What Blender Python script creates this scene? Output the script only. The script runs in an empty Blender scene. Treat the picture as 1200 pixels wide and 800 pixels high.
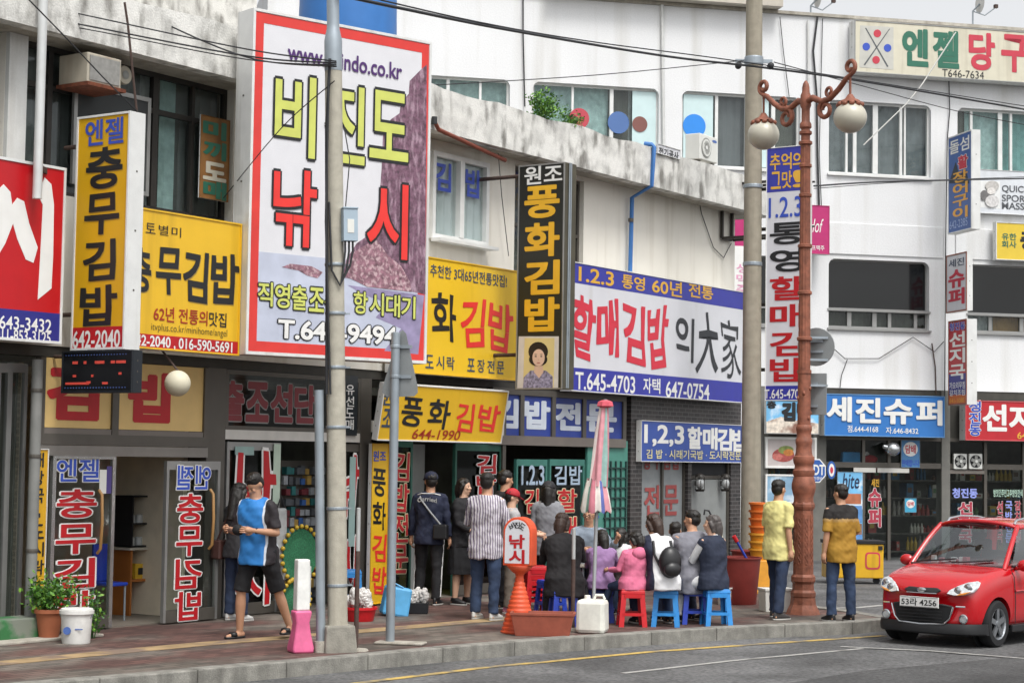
import bpy, bmesh, math, random
import numpy as np
from mathutils import Vector, Matrix, noise as mnoise
random.seed(7)
C = bpy.context.scene.collection
SC = bpy.context.scene
R = math.radians
# ---------------------------------------------------------------- camera
F, HC, PITCH, ROLL = 2200.0, 1.98, math.atan(136/2200.0), 0.015
cd = bpy.data.cameras.new('camera'); cam = bpy.data.objects.new('camera', cd); C.objects.link(cam)
cd.sensor_width = 36; cd.lens = 36*F/1200; cd.clip_start = .1; cd.clip_end = 2000
CM = Matrix.Rotation(math.pi/2+PITCH, 3, 'X') @ Matrix.Rotation(ROLL, 3, 'Z')
cam.matrix_world = Matrix.Translation((0, 0, HC)) @ CM.to_4x4()
SC.camera = cam
# ---------------------------------------------------------------- light: bright overcast
w = bpy.data.worlds.new('World'); SC.world = w; w.use_nodes = True
nt = w.node_tree; bg = nt.nodes['Background']
sky = nt.nodes.new('ShaderNodeTexSky'); sky.sky_type = 'NISHITA'; sky.sun_disc = False
SUN_EL, SUN_AZ = R(60), R(152)
sky.sun_elevation = SUN_EL; sky.sun_rotation = SUN_AZ; sky.air_density = 1; sky.dust_density = 4.0; sky.ozone_density = 1
hs = nt.nodes.new('ShaderNodeHueSaturation'); hs.inputs['Saturation'].default_value = .1; hs.inputs['Value'].default_value = 1.25
nt.links.new(sky.outputs[0], hs.inputs['Color']); nt.links.new(hs.outputs[0], bg.inputs[0]); bg.inputs[1].default_value = .15
sl = bpy.data.lights.new('sun', 'SUN'); sl.energy = 1.55; sl.angle = R(16); sl.color = (1, .97, .92)
so = bpy.data.objects.new('sun', sl); C.objects.link(so)
sd = Vector((math.sin(SUN_AZ)*math.cos(SUN_EL), math.cos(SUN_AZ)*math.cos(SUN_EL), math.sin(SUN_EL)))
so.rotation_euler = sd.to_track_quat('Z', 'Y').to_euler(); so.location = (-10, -20, 30)
SC.view_settings.view_transform = 'Standard'; SC.view_settings.look = 'None'
SC.view_settings.exposure = 0.3; SC.view_settings.gamma = 1
SC.render.engine = 'CYCLES'
SC.cycles.use_denoising = True
SC.cycles.max_bounces = 6; SC.cycles.transparent_max_bounces = 12; SC.cycles.glossy_bounces = 3; SC.cycles.transmission_bounces = 4
SC.cycles.caustics_reflective = False; SC.cycles.caustics_refractive = False
# ---------------------------------------------------------------- survey: photo measurements to real places
def ray(px, py): return CM @ Vector(((px-600)/F, (400-py)/F, -1))
def ground(px, py, z=0.0):
    d = ray(px, py); t = (z-HC)/d.z; return Vector((d.x*t, d.y*t, z))
class Plane:
    def __init__(s, P0, ang):
        s.P0 = Vector((P0[0], P0[1])); a = R(ang); s.u = Vector((math.sin(a), math.cos(a))); s.n = Vector((math.cos(a), -math.sin(a)))
        s.rz = math.pi/2-a
    def at(s, px, py, off=0.0):
        d = ray(px, py); o = s.P0+s.n*off; d2 = Vector((d.x, d.y)); t = o.dot(s.n)/d2.dot(s.n); q = d2*t-o
        return q.dot(s.u), HC+d.z*t
    def P(s, a, z, off=0.0): q = s.P0+s.u*a+s.n*off; return Vector((q.x, q.y, z))
    def rect(s, x0, y0, x1, y1, x2, y2, x3, y3, off=0.0):   # TL TR BR BL -> s0,s1,z0,z1
        a, b, c, d = s.at(x0, y0, off), s.at(x1, y1, off), s.at(x2, y2, off), s.at(x3, y3, off)
        return (a[0]+d[0])/2, (b[0]+c[0])/2, (c[1]+d[1])/2, (a[1]+b[1])/2
A = Plane(ground(0, 748), 34)
B = Plane(ground(1000, 655, -.12), 77)
def depth_at(p): return p.y
# ---------------------------------------------------------------- materials
def lin(h):
    if isinstance(h, str):
        v = [int(h[i:i+2], 16)/255 for i in (0, 2, 4)]; return tuple(c/12.92 if c <= .04045 else ((c+.055)/1.055)**2.4 for c in v)
    return tuple(h) if not isinstance(h, float) else (h, h, h)
MATS = {}
def M(name, col=.5, rough=.6, metal=0., var=.08, scale=5., bump=0., bscale=60., streak=None, sk=(.45, .75), ss=5, sv=.07, spots=None, emit=0., spec=.5, coat=0., grain=0., gs=110.):
    """principled with procedural tone variation; streak = colour of run-down dirt; spots = colour of blotchy wear"""
    if name in MATS: return MATS[name]
    if name.startswith(('sign_', 'billboard')): bump, bscale, grain = max(bump, .3), 2.5, .05
    if name.startswith('plastic_'): var, grain, gs, rough = max(var, .13), .04, 30, rough+.08
    m = bpy.data.materials.new(name); m.use_nodes = True; n = m.node_tree; N = n.nodes; L = n.links.new
    b = N['Principled BSDF']; c = lin(col)
    b.inputs['Roughness'].default_value = rough; b.inputs['Metallic'].default_value = metal
    b.inputs['Specular IOR Level'].default_value = spec; b.inputs['Coat Weight'].default_value = coat
    tc = N.new('ShaderNodeTexCoord')
    def nz(sc, detail=4, mp=None):
        t = N.new('ShaderNodeTexNoise'); t.inputs['Scale'].default_value = sc; t.inputs['Detail'].default_value = detail
        if mp:
            q = N.new('ShaderNodeMapping'); q.inputs['Scale'].default_value = mp; L(tc.outputs['Object'], q.inputs[0]); L(q.outputs[0], t.inputs['Vector'])
        else: L(tc.outputs['Object'], t.inputs['Vector'])
        return t
    def ramp(src, p0, c0, p1, c1):
        r = N.new('ShaderNodeValToRGB'); e = r.color_ramp.elements; e[0].position = p0; e[1].position = p1
        e[0].color = (*c0, 1); e[1].color = (*c1, 1); L(src, r.inputs[0]); return r
    def mix(f, a, bcol):
        x = N.new('ShaderNodeMix'); x.data_type = 'RGBA'; L(f, x.inputs[0]); L(a, x.inputs[6]); x.inputs[7].default_value = (*lin(bcol), 1); return x.outputs[2]
    t = nz(scale, 5)
    out = ramp(t.outputs['Fac'], .3, [max(0, k*(1-var)) for k in c], .7, [min(1, k*(1+var)) for k in c]).outputs[0]
    if streak:
        t2 = nz(1.0, 6, (ss, ss, ss*sv)); out = mix(ramp(t2.outputs['Fac'], sk[0], (0,)*3, sk[1], (.85,)*3).outputs[0], out, streak)
    if spots:
        t3 = nz(2.2, 8); out = mix(ramp(t3.outputs['Fac'], .52, (0,)*3, .62, (.9,)*3).outputs[0], out, spots)
    if grain:
        g = nz(gs, 3); x = N.new('ShaderNodeMix'); x.data_type = 'RGBA'; x.blend_type = 'MULTIPLY'; x.inputs[0].default_value = 1; L(out, x.inputs[6])
        L(ramp(g.outputs['Fac'], .3, (1-grain,)*3, .7, (1+grain,)*3).outputs[0], x.inputs[7]); out = x.outputs[2]
    L(out, b.inputs['Base Color'])
    rr = N.new('ShaderNodeMapRange'); rr.inputs[3].default_value = max(.02, rough-.07); rr.inputs[4].default_value = min(1, rough+.07)
    L(t.outputs['Fac'], rr.inputs[0]); L(rr.outputs[0], b.inputs['Roughness'])
    if bump:
        t4 = nz(bscale, 4); bp = N.new('ShaderNodeBump'); bp.inputs['Strength'].default_value = bump; bp.inputs['Distance'].default_value = .01
        L(t4.outputs['Fac'], bp.inputs['Height']); L(bp.outputs[0], b.inputs['Normal'])
    if emit:
        L(out, b.inputs['Emission Color']); b.inputs['Emission Strength'].default_value = emit
    MATS[name] = m; return m
def glass_mat(name, tint=(.8, .85, .85), trans=.8, rough=.03, ior=1.5):
    if name in MATS: return MATS[name]
    m = bpy.data.materials.new(name); m.use_nodes = True; N = m.node_tree.nodes; L = m.node_tree.links.new
    N.remove(N['Principled BSDF']); o = N['Material Output']
    t = N.new('ShaderNodeBsdfTransparent'); t.inputs[0].default_value = (*[k*trans for k in tint], 1)
    g = N.new('ShaderNodeBsdfGlossy'); g.inputs['Roughness'].default_value = rough; g.inputs[0].default_value = (.9, .93, .95, 1)
    f = N.new('ShaderNodeFresnel'); f.inputs[0].default_value = ior; x = N.new('ShaderNodeMixShader')
    gm = N.new('ShaderNodeNewGeometry'); q = N.new('ShaderNodeMath'); q.operation = 'SUBTRACT'; q.inputs[0].default_value = 1; L(gm.outputs['Backfacing'], q.inputs[1])   # the far side of a thin pane adds no second mirror
    r = N.new('ShaderNodeMath'); r.operation = 'MULTIPLY'; L(f.outputs[0], r.inputs[0]); L(q.outputs[0], r.inputs[1])
    L(r.outputs[0], x.inputs[0]); L(t.outputs[0], x.inputs[1]); L(g.outputs[0], x.inputs[2]); L(x.outputs[0], o.inputs[0])
    MATS[name] = m; return m
GLASS = glass_mat('shop_glass', (.93, .96, .95), .96); WGLASS = glass_mat('window_glass', (.92, .95, .95), .94, .05)
# ---------------------------------------------------------------- mesh builder
class MB:
    def __init__(s): s.v = []; s.f = []; s.m = []; s.mats = []
    def mi(s, m):
        if m not in s.mats: s.mats.append(m)
        return s.mats.index(m)
    def add(s, vs, fs, m):
        o = len(s.v); s.v.extend([tuple(q) for q in vs]); k = s.mi(m)
        for f in fs: s.f.append([i+o for i in f]); s.m.append(k)
        return s
    def box(s, x0, x1, y0, y1, z0, z1, m, T=None):
        vs = [Vector((x, y, z)) for z in (z0, z1) for y in (y0, y1) for x in (x0, x1)]
        if T: vs = [T @ q for q in vs]
        return s.add(vs, [(0, 2, 3, 1), (4, 5, 7, 6), (0, 1, 5, 4), (2, 6, 7, 3), (0, 4, 6, 2), (1, 3, 7, 5)], m)
    def taper(s, x0, x1, y0, y1, z0, z1, k, m, T=None):     # box whose top is scaled by k
        cx, cy = (x0+x1)/2, (y0+y1)/2
        vs = [Vector(((cx+(x-cx)*q), (cy+(y-cy)*q), z)) for z, q in ((z0, 1), (z1, k)) for y in (y0, y1) for x in (x0, x1)]
        if T: vs = [T @ q for q in vs]
        return s.add(vs, [(0, 2, 3, 1), (4, 5, 7, 6), (0, 1, 5, 4), (2, 6, 7, 3), (0, 4, 6, 2), (1, 3, 7, 5)], m)
    def poly(s, pts, z0, z1, m):                            # prism from a ground outline
        n = len(pts); vs = [(p[0], p[1], z0) for p in pts]+[(p[0], p[1], z1) for p in pts]
        return s.add(vs, [list(range(n))[::-1], list(range(n, 2*n))]+[(i, (i+1) % n, n+(i+1) % n, n+i) for i in range(n)], m)
    def plate(s, pts, y0, y1, m):                           # prism from an outline in x,z
        n = len(pts); vs = [(p[0], y0, p[1]) for p in pts]+[(p[0], y1, p[1]) for p in pts]
        return s.add(vs, [list(range(n)), list(range(n, 2*n))[::-1]]+[((i+1) % n, i, n+i, n+(i+1) % n) for i in range(n)], m)
    def tube(s, pts, r, m, n=10, caps=True):
        pts = [Vector(p) for p in pts]; rs = r if isinstance(r, (list, tuple)) else [r]*len(pts); vs = []; fs = []; up = None
        for i, p in enumerate(pts):
            d = (pts[min(i+1, len(pts)-1)]-pts[max(i-1, 0)]).normalized()
            if up is None: up = Vector((0, 0, 1)) if abs(d.z) < .9 else Vector((0, 1, 0))
            a = d.cross(up); a = a.normalized() if a.length > 1e-6 else d.orthogonal().normalized(); b = a.cross(d).normalized(); up = b
            for k in range(n): t = 2*math.pi*k/n; vs.append(p+(a*math.cos(t)+b*math.sin(t))*rs[i])
        for i in range(len(pts)-1):
            for k in range(n): fs.append((i*n+k, i*n+(k+1) % n, (i+1)*n+(k+1) % n, (i+1)*n+k))
        if caps: fs += [list(range(n))[::-1], [(len(pts)-1)*n+k for k in range(n)]]
        return s.add(vs, fs, m)
    def lathe(s, prof, m, n=24, c=(0, 0, 0), axis='z', flute=0, caps=True):
        vs = []; fs = []
        for r, h in prof:
            for k in range(n):
                t = 2*math.pi*k/n; q = r*(1-flute*(k % 2)); a, b = q*math.cos(t), q*math.sin(t)
                vs.append({'z': (c[0]+a, c[1]+b, c[2]+h), 'y': (c[0]+a, c[1]+h, c[2]+b), 'x': (c[0]+h, c[1]+a, c[2]+b)}[axis])
        for i in range(len(prof)-1):
            for k in range(n): fs.append((i*n+k, i*n+(k+1) % n, (i+1)*n+(k+1) % n, (i+1)*n+k))
        if caps: fs += [list(range(n))[::-1], [(len(prof)-1)*n+k for k in range(n)]]
        return s.add(vs, fs, m)
    def ball(s, c, r, m, nu=16, nv=10):
        r = r if isinstance(r, (tuple, list)) else (r, r, r); vs = []; fs = []
        for j in range(nv+1):
            p = math.pi*(j/nv)
            for k in range(nu): t = 2*math.pi*k/nu; vs.append((c[0]+r[0]*math.sin(p)*math.cos(t), c[1]+r[1]*math.sin(p)*math.sin(t), c[2]-r[2]*math.cos(p)))
        for j in range(nv):
            for k in range(nu): fs.append((j*nu+k, j*nu+(k+1) % nu, (j+1)*nu+(k+1) % nu, (j+1)*nu+k))
        return s.add(vs, fs, m)
    def build(s, name, parent=None, smooth=False, bevel=0., loc=None, rz=None, sub=0):
        me = bpy.data.meshes.new(name); me.from_pydata(s.v, [], s.f)
        for m in s.mats: me.materials.append(m)
        me.polygons.foreach_set('material_index', s.m)
        bm = bmesh.new(); bm.from_mesh(me); bmesh.ops.remove_doubles(bm, verts=bm.verts, dist=1e-6); bmesh.ops.recalc_face_normals(bm, faces=bm.faces); bm.to_mesh(me); bm.free()
        o = bpy.data.objects.new(name, me); C.objects.link(o)
        if parent is not None: o.parent = parent
        if loc is not None: o.location = loc
        if rz is not None: o.rotation_euler.z = rz
        if smooth:
            me.polygons.foreach_set('use_smooth', [True]*len(me.polygons))
            if smooth != 2: me.set_sharp_from_angle(angle=R(40))
        if bevel:
            b = o.modifiers.new('bevel', 'BEVEL'); b.width = bevel; b.segments = 2; b.limit_method = 'ANGLE'; b.angle_limit = R(40)
        if sub: q = o.modifiers.new('sub', 'SUBSURF'); q.levels = sub; q.render_levels = sub
        return o
def tag(o, label=None, cat=None, group=None, kind=None):
    for k, v in (('label', label), ('category', cat), ('group', group), ('kind', kind)):
        if v: o[k] = v
    return o
def thing(name, label, cat, loc=(0, 0, 0), rz=0., group=None):
    o = bpy.data.objects.new(name, None); o.empty_display_size = .1; C.objects.link(o); o.location = loc; o.rotation_euler.z = rz
    return tag(o, label, cat, group)
# ---------------------------------------------------------------- lettering
_GL = {}
def glyphs(txt, bold, shear=0., spacing=1.):
    k = (txt, round(bold, 4), shear, spacing)
    if k not in _GL:
        cu = bpy.data.curves.new('tmp', 'FONT'); cu.body = txt; cu.offset = bold; cu.shear = shear; cu.space_character = spacing; cu.resolution_u = 4
        ob = bpy.data.objects.new('tmp', cu); C.objects.link(ob)
        me = bpy.data.meshes.new_from_object(ob.evaluated_get(bpy.context.evaluated_depsgraph_get()))
        v = np.array([q.co[:2] for q in me.vertices]) if len(me.vertices) else np.zeros((0, 2)); f = [list(p.vertices) for p in me.polygons]
        bpy.data.objects.remove(ob); bpy.data.curves.remove(cu); bpy.data.meshes.remove(me); _GL[k] = (v, f)
    return _GL[k]
def put(mb, txt, x0, x1, z0, z1, y, mat, bold=.015, out=None, ow=.03, shear=0., wob=0., mirror=False, sh=None):
    """fit one line of text into a rectangle of the local x,z plane, facing -y. out = outline material, sh = drop-shadow material"""
    ex = max(0, bold-.012); v, f = glyphs(txt, min(bold, .012), shear)
    if not len(v): return
    lo, hi = v.min(0), v.max(0); sx, sz = (x1-x0)/(hi[0]-lo[0]), (z1-z0)/(hi[1]-lo[1])
    def place(vv, yy, dx=0, dz=0):
        X = (vv[:, 0]-lo[0])*sx; Z = z0+(vv[:, 1]-lo[1])*sz+dz
        if mirror: X = (x1-x0)-X
        X = x0+X+dx
        if wob:
            h = z1-z0; X = X+wob*h*np.sin(Z/h*5+X/h*2.1); Z = Z+wob*h*.8*np.sin(X/h*4.3+1.3)
        return [(a, yy, b) for a, b in zip(X, Z)]
    def stamp(extra, yy, m_):            # heavier weight: the glyph struck several times round a small circle
        if extra < .002: mb.add(place(v, yy), f, m_); return
        n = 8 if extra > .02 else 4
        for k in range(n): t = 2*math.pi*(k+.5)/n; mb.add(place(v, yy+.0002*k, extra*sx*math.cos(t), extra*sz*math.sin(t)), f, m_)
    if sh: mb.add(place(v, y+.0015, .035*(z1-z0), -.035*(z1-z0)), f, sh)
    if out: stamp(ex+ow, y, out); stamp(ex, y-.0045, mat)
    else: stamp(ex, y-.0022, mat)
def vput(mb, txt, x0, x1, z0, z1, y, mat, gap=.12, **k):       # vertical text, one glyph per cell from the top
    n = len(txt); h = (z1-z0)/n
    for i, ch in enumerate(txt):
        if ch != ' ': put(mb, ch, x0, x1, z1-h*(i+1)+h*gap/2, z1-h*i-h*gap/2, y, mat, **k)
def hput(mb, txt, x0, x1, z0, z1, y, mat, gap=.1, **k):        # spaced text, one glyph per cell
    n = len(txt); h = (x1-x0)/n
    for i, ch in enumerate(txt):
        if ch not in ' ·': put(mb, ch, x0+h*i+h*gap/2, x0+h*(i+1)-h*gap/2, z0, z1, y, mat, **k)
        elif ch == '·': mb.box(x0+h*i+h*.35, x0+h*i+h*.65, y-.003, y-.001, (z0+z1)/2-.02, (z0+z1)/2+.02, mat)
# flat paint colours for signs
WHT = M('vinyl_white', 'e2e2df', .45, var=.04); BLK = M('vinyl_black', '1c1d20', .45); RED = M('vinyl_red', 'b3161f', .45); NAVY = M('vinyl_navy', '2a2d80', .45)
YEL = M('sign_yellow', 'e4b626', .4, var=.05, scale=2, streak='bd9420', sk=(.5, .9)); BLUE = M('vinyl_blue', '2f4fae', .45); GLD = M('vinyl_gold', 'd9a83a', .45)
ALU = M('aluminium', '9a9a98', .4, .6, var=.06); DKALU = M('dark_aluminium', '5c5852', .45, .4, var=.08); DARK = M('dark_void', '15161a', .7)
CABW = M('sign_cabinet_white', 'd6d7d5', .5, var=.06, streak='9a9488', sk=(.52, .85), grain=.06); STEEL = M('galvanised', '9aa3aa', .42, .5, var=.1); RUST = M('rusty_iron', '4a3a34', .8, var=.3, scale=30)
CONC = M('concrete', 'a8a398', .9, var=.15, scale=8, bump=.5, streak='837d72', grain=.15)
# ================================================================ ground
def asphalt(name, col):
    m = M(name, col, .9, var=.3, scale=.9, bump=.6, bscale=140, streak=tuple(col*.45 for _ in range(3)), ss=.7, sv=1, sk=(.46, .66), grain=.45, gs=24); return m
road_m = asphalt('asphalt', .115)
mb = MB(); mb.box(-300, 300, -60, 500, -.6, -.14, road_m); tag(mb.build('road'), kind='structure')
mb = MB(); q = [ground(*p, -.14) for p in ((880, 808), (1010, 786), (1230, 766), (1300, 775), (1300, 860), (880, 860))]
mb.poly([(p.x, p.y) for p in q], -.139, -.135, asphalt('asphalt_patch', .06)); tag(mb.build('road_patch'), kind='structure')
K = [Vector(p) for p in ((-9.5, 10.6), (-6.4, 13.75), (-3.72, 16.34), (-2.56, 17.55), (-.22, 20.05), (1.3, 21.42), (2.69, 22.54), (4.25, 23.42), (4.75, 23.8), (5.0, 24.25), (4.95, 24.8), (4.6, 25.25), (4.2, 25.9), (4.0, 28), (4.45, 33))]
def offset_line(pts, d):
    out = []
    for i, p in enumerate(pts):
        t = (pts[min(i+1, len(pts)-1)]-pts[max(i-1, 0)]).normalized(); out.append(p+Vector((-t.y, t.x))*d)
    return out
def resample(pts, step):
    out = [pts[0]]; acc = 0
    for a, b in zip(pts, pts[1:]):
        L = (b-a).length; t = step-acc
        while t < L: out.append(a+(b-a)*(t/L)); t += step
        acc = (acc+L) % step
    out.append(pts[-1]); return out
# sidewalk: block paving in red and grey courses, one sheet from kerb to facade
pm = bpy.data.materials.new('block_paving'); pm.use_nodes = True; N = pm.node_tree.nodes; L = pm.node_tree.links.new; pb = N['Principled BSDF']
tc = N.new('ShaderNodeTexCoord'); mp = N.new('ShaderNodeMapping'); mp.inputs['Rotation'].default_value = (0, 0, R(-50)); L(tc.outputs['Object'], mp.inputs[0])
bk = N.new('ShaderNodeTexBrick'); L(mp.outputs[0], bk.inputs[0]); bk.inputs['Scale'].default_value = 1; bk.inputs['Brick Width'].default_value = .22; bk.inputs['Row Height'].default_value = .11; bk.inputs['Mortar Size'].default_value = .006
bk.inputs['Color1'].default_value = (.66, .66, .66, 1); bk.inputs['Color2'].default_value = (1.32, 1.28, 1.25, 1); bk.inputs['Mortar'].default_value = (.38, .37, .35, 1)
sp = N.new('ShaderNodeSeparateXYZ'); L(mp.outputs[0], sp.inputs[0])
nz = N.new('ShaderNodeTexNoise'); nz.inputs['Scale'].default_value = 1.1; nz.inputs['Detail'].default_value = 6; L(mp.outputs[0], nz.inputs[0])
def mth(op, a, b):
    x = N.new('ShaderNodeMath'); x.operation = op
    for i, k in enumerate((a, b)):
        if isinstance(k, (int, float)): x.inputs[i].default_value = k
        else: L(k, x.inputs[i])
    return x.outputs[0]
band = mth('SINE', mth('MULTIPLY', sp.outputs[1], 5.2), 0); band2 = mth('SINE', mth('MULTIPLY', sp.outputs[0], 1.3), 0)
fac = mth('ADD', mth('MULTIPLY', mth('ADD', band, band2), .13), nz.outputs['Fac'])
cr = N.new('ShaderNodeValToRGB'); e = cr.color_ramp.elements; e[0].position = .42; e[0].color = (.115, .062, .053, 1); e[1].position = .66; e[1].color = (.145, .128, .11, 1); L(fac, cr.inputs[0])
mx = N.new('ShaderNodeMix'); mx.data_type = 'RGBA'; mx.blend_type = 'MULTIPLY'; mx.inputs[0].default_value = 1; L(cr.outputs[0], mx.inputs[6]); L(bk.outputs[0], mx.inputs[7])
nz2 = N.new('ShaderNodeTexNoise'); nz2.inputs['Scale'].default_value = .6; nz2.inputs['Detail'].default_value = 8; L(tc.outputs['Object'], nz2.inputs[0])
cr2 = N.new('ShaderNodeValToRGB'); e = cr2.color_ramp.elements; e[0].position = .35; e[0].color = (.62, .6, .58, 1); e[1].position = .7; e[1].color = (1.2, 1.2, 1.2, 1); L(nz2.outputs['Fac'], cr2.inputs[0])
mx2 = N.new('ShaderNodeMix'); mx2.data_type = 'RGBA'; mx2.blend_type = 'MULTIPLY'; mx2.inputs[0].default_value = 1; L(mx.outputs[2], mx2.inputs[6]); L(cr2.outputs[0], mx2.inputs[7])
L(mx2.outputs[2], pb.inputs['Base Color']); pb.inputs['Roughness'].default_value = .8
bp = N.new('ShaderNodeBump'); bp.inputs['Strength'].default_value = .5; bp.inputs['Distance'].default_value = .004; L(bk.outputs['Fac'], bp.inputs['Height']); bp.invert = True; L(bp.outputs[0], pb.inputs['Normal'])
inner = offset_line(K, .2)
mb = MB(); a0, a1 = A.P(-6, 0, -.3), A.P(17.2, 0, -.3)
mb.poly([(p.x, p.y) for p in inner]+[(a1.x, a1.y), (a0.x, a0.y)], -.3, 0, pm); tag(mb.build('sidewalk'), kind='structure')
km = M('kerb_granite', '85837c', .85, var=.22, scale=9, bump=.5, streak='55534e', grain=.2)
ks = resample(K, 1.05); ko = offset_line(ks, .19); mb = MB()
for i in range(len(ks)-1):
    t = (ks[i+1]-ks[i]); g = t.normalized()*.004; a, b, c, d = ks[i]+g, ks[i+1]-g, ko[i+1]-g, ko[i]+g; dz = random.uniform(-.004, .004)
    mb.poly([a, b, c, d], -.3, .012+dz, km)
tag(mb.build('kerb', bevel=.012), kind='structure')
def strip(name, pix, wd, z, mat, zz=-.14, arr=None):
    pts = [Vector(ground(*p, zz)[:2]) for p in pix]; l, r = offset_line(pts, wd/2), offset_line(pts, -wd/2); m_ = MB()
    m_.poly(l+r[::-1], z-.003, z, mat); return tag(m_.build(name), kind='structure')
worn_w = M('road_paint_white', '9c9b97', .8, var=.2, scale=20, spots='6d6b68'); worn_y = M('road_paint_yellow', 'b59a55', .8, var=.25, scale=20, spots='6f6a60')
strip('yellow_line', ((380, 806), (424, 800), (570, 782), (760, 764), (900, 754), (1036, 745)), .1, -.132, worn_y)
strip('white_line', ((730, 789), (860, 774), (1010, 760)), .07, -.132, worn_w)
strip('white_line', ((985, 758), (1090, 763), (1200, 772)), .07, -.128, worn_w)
strip('white_line', ((955, 713), (1005, 712), (1035, 709)), .12, -.132, worn_w)
strip('tactile_paving', ((-60, 782), (0, 777), (60, 771), (165, 761), (242, 754), (380, 743), (520, 731), (690, 716)), .3, .006, M('tactile_yellow', '9a8360', .85, var=.3, scale=4, bump=.4, bscale=30, spots='77665a'), 0)
# ================================================================ low shop building (A)
CREAM = M('cream_render', 'e0dcd2', .9, var=.05, scale=1.2, bump=.3, streak='b5ad9c', sk=(.52, .85), ss=3, grain=.06)
BAND = M('weathered_concrete', 'cfcec9', .95, var=.2, scale=5, bump=.7, bscale=40, streak='6b6862', sk=(.48, .68), ss=5, sv=.35, spots='e0dfda', grain=.12)
DARKF = M('window_frame_bronze', '35322f', .5, .3); WFR = M('window_frame_white', 'd9dad8', .5)
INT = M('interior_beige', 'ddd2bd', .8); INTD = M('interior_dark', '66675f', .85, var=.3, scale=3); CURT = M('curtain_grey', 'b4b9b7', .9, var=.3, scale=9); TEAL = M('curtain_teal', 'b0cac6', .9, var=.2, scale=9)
BR = bpy.data.materials.new('dark_brick'); BR.use_nodes = True; N = BR.node_tree.nodes; L = BR.node_tree.links.new
tcb = N.new('ShaderNodeTexCoord'); mpb = N.new('ShaderNodeMapping'); mpb.inputs['Rotation'].default_value = (R(90), 0, 0); L(tcb.outputs['Object'], mpb.inputs[0])
bkb = N.new('ShaderNodeTexBrick'); L(mpb.outputs[0], bkb.inputs[0]); bkb.inputs['Scale'].default_value = 1; bkb.inputs['Brick Width'].default_value = .21; bkb.inputs['Row Height'].default_value = .07; bkb.inputs['Mortar Size'].default_value = .008
bkb.inputs['Color1'].default_value = (.022, .02, .021, 1); bkb.inputs['Color2'].default_value = (.05, .043, .042, 1); bkb.inputs['Mortar'].default_value = (.105, .1, .098, 1); L(bkb.outputs[0], N['Principled BSDF'].inputs['Base Color']); N['Principled BSDF'].inputs['Roughness'].default_value = .45
def holed(mb, s0, s1, z0, z1, holes, y0, y1, mat):
    """a wall with rectangular openings (they do not overlap along the wall)"""
    x = s0
    for a, b, c, d in sorted(holes):
        if a > x: mb.box(x, a, y0, y1, z0, z1, mat)
        if c > z0: mb.box(a, b, y0, y1, z0, c, mat)
        if d < z1: mb.box(a, b, y0, y1, d, z1, mat)
        x = b
    if x < s1: mb.box(x, s1, y0, y1, z0, z1, mat)
def window(par, s0, s1, z0, z1, y, mull, fm, back, fw=.05, rails=(), dep=.06, pane=WGLASS, backs=None, inset=.16):
    """frame (part) with its panes (sub-part) and the curtain behind (sub-part)"""
    f = MB(); f.box(s0, s0+fw, y, y+dep, z0, z1, fm); f.box(s1-fw, s1, y, y+dep, z0, z1, fm)
    f.box(s0+fw, s1-fw, y, y+dep, z0, z0+fw, fm); f.box(s0+fw, s1-fw, y, y+dep, z1-fw, z1, fm)
    for t, wd in mull: x = s0+(s1-s0)*t; f.box(x-wd/2, x+wd/2, y-.012, y+dep-.004, z0+fw, z1-fw, fm)
    for t in rails: zz = z0+(z1-z0)*t; f.box(s0+fw, s1-fw, y-.008, y+dep-.008, zz-fw/2, zz+fw/2, fm)
    o = f.build('window', par); p = MB(); p.box(s0+fw, s1-fw, y+dep*.5, y+dep*.5+.006, z0+fw, z1-fw, pane); p.build('pane', o)
    c = MB()
    for a, b, m in (backs or [(0, 1, back)]):
        xa, xb = s0+(s1-s0)*a, s0+(s1-s0)*b; n = max(2, int((xb-xa)/.09)); vs = []
        for i in range(n+1): x = xa+(xb-xa)*i/n; yy = y+inset+(.03 if i % 2 else 0); vs += [(x, yy, z0), (x, yy, z1)]
        c.add(vs, [(2*i, 2*i+2, 2*i+3, 2*i+1) for i in range(n)], m)
    c.build('curtain', o)
    if fm is WFR or fm is ALU: c = MB(); c.box(s0-.03, s1+.03, y-.16, y-.002, z0-.05, z0-.003, fm); c.build('window_sill', o)
    return o
bA = thing('shop_building', 'two storey row of shops with cream upper wall and weathered concrete parapet', 'building', A.P(0, 0), A.rz)
def ax(px, py, off=0.): return A.at(px, py, off)[0]
def az(px, py, off=0.): return A.at(px, py, off)[1]
W0 = (ax(27, 150), ax(274, 150), 4.78, 6.42); W1 = (ax(503, 220), ax(569, 230), 5.02, 6.25); W2 = (ax(603, 250), ax(684, 250), 4.75, 6.35)
mb = MB(); SE = ax(861, 300); holed(mb, -6, SE, 3.12, 6.42, [W0, W1, W2, (-5.5, ax(4, 150), 4.78, 6.42)], 0, .25, CREAM); mb.box(SE-.25, SE, .25, 9, 3.12, 6.42, CREAM); mb.box(16.75, 17.0, .25, 9, -.1, 3.1, CREAM); mb.box(-6, SE-.25, 8.75, 9, -.1, 6.42, CREAM); mb.box(SE+.002, 17, .25, 9, 3.12, 3.2, CONC); mb.build('upper_wall', bA)
mb = MB(); mb.box(-6, 17.0, .3, 9, 6.42, 6.5, CONC); mb.build('roof', bA)
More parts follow.
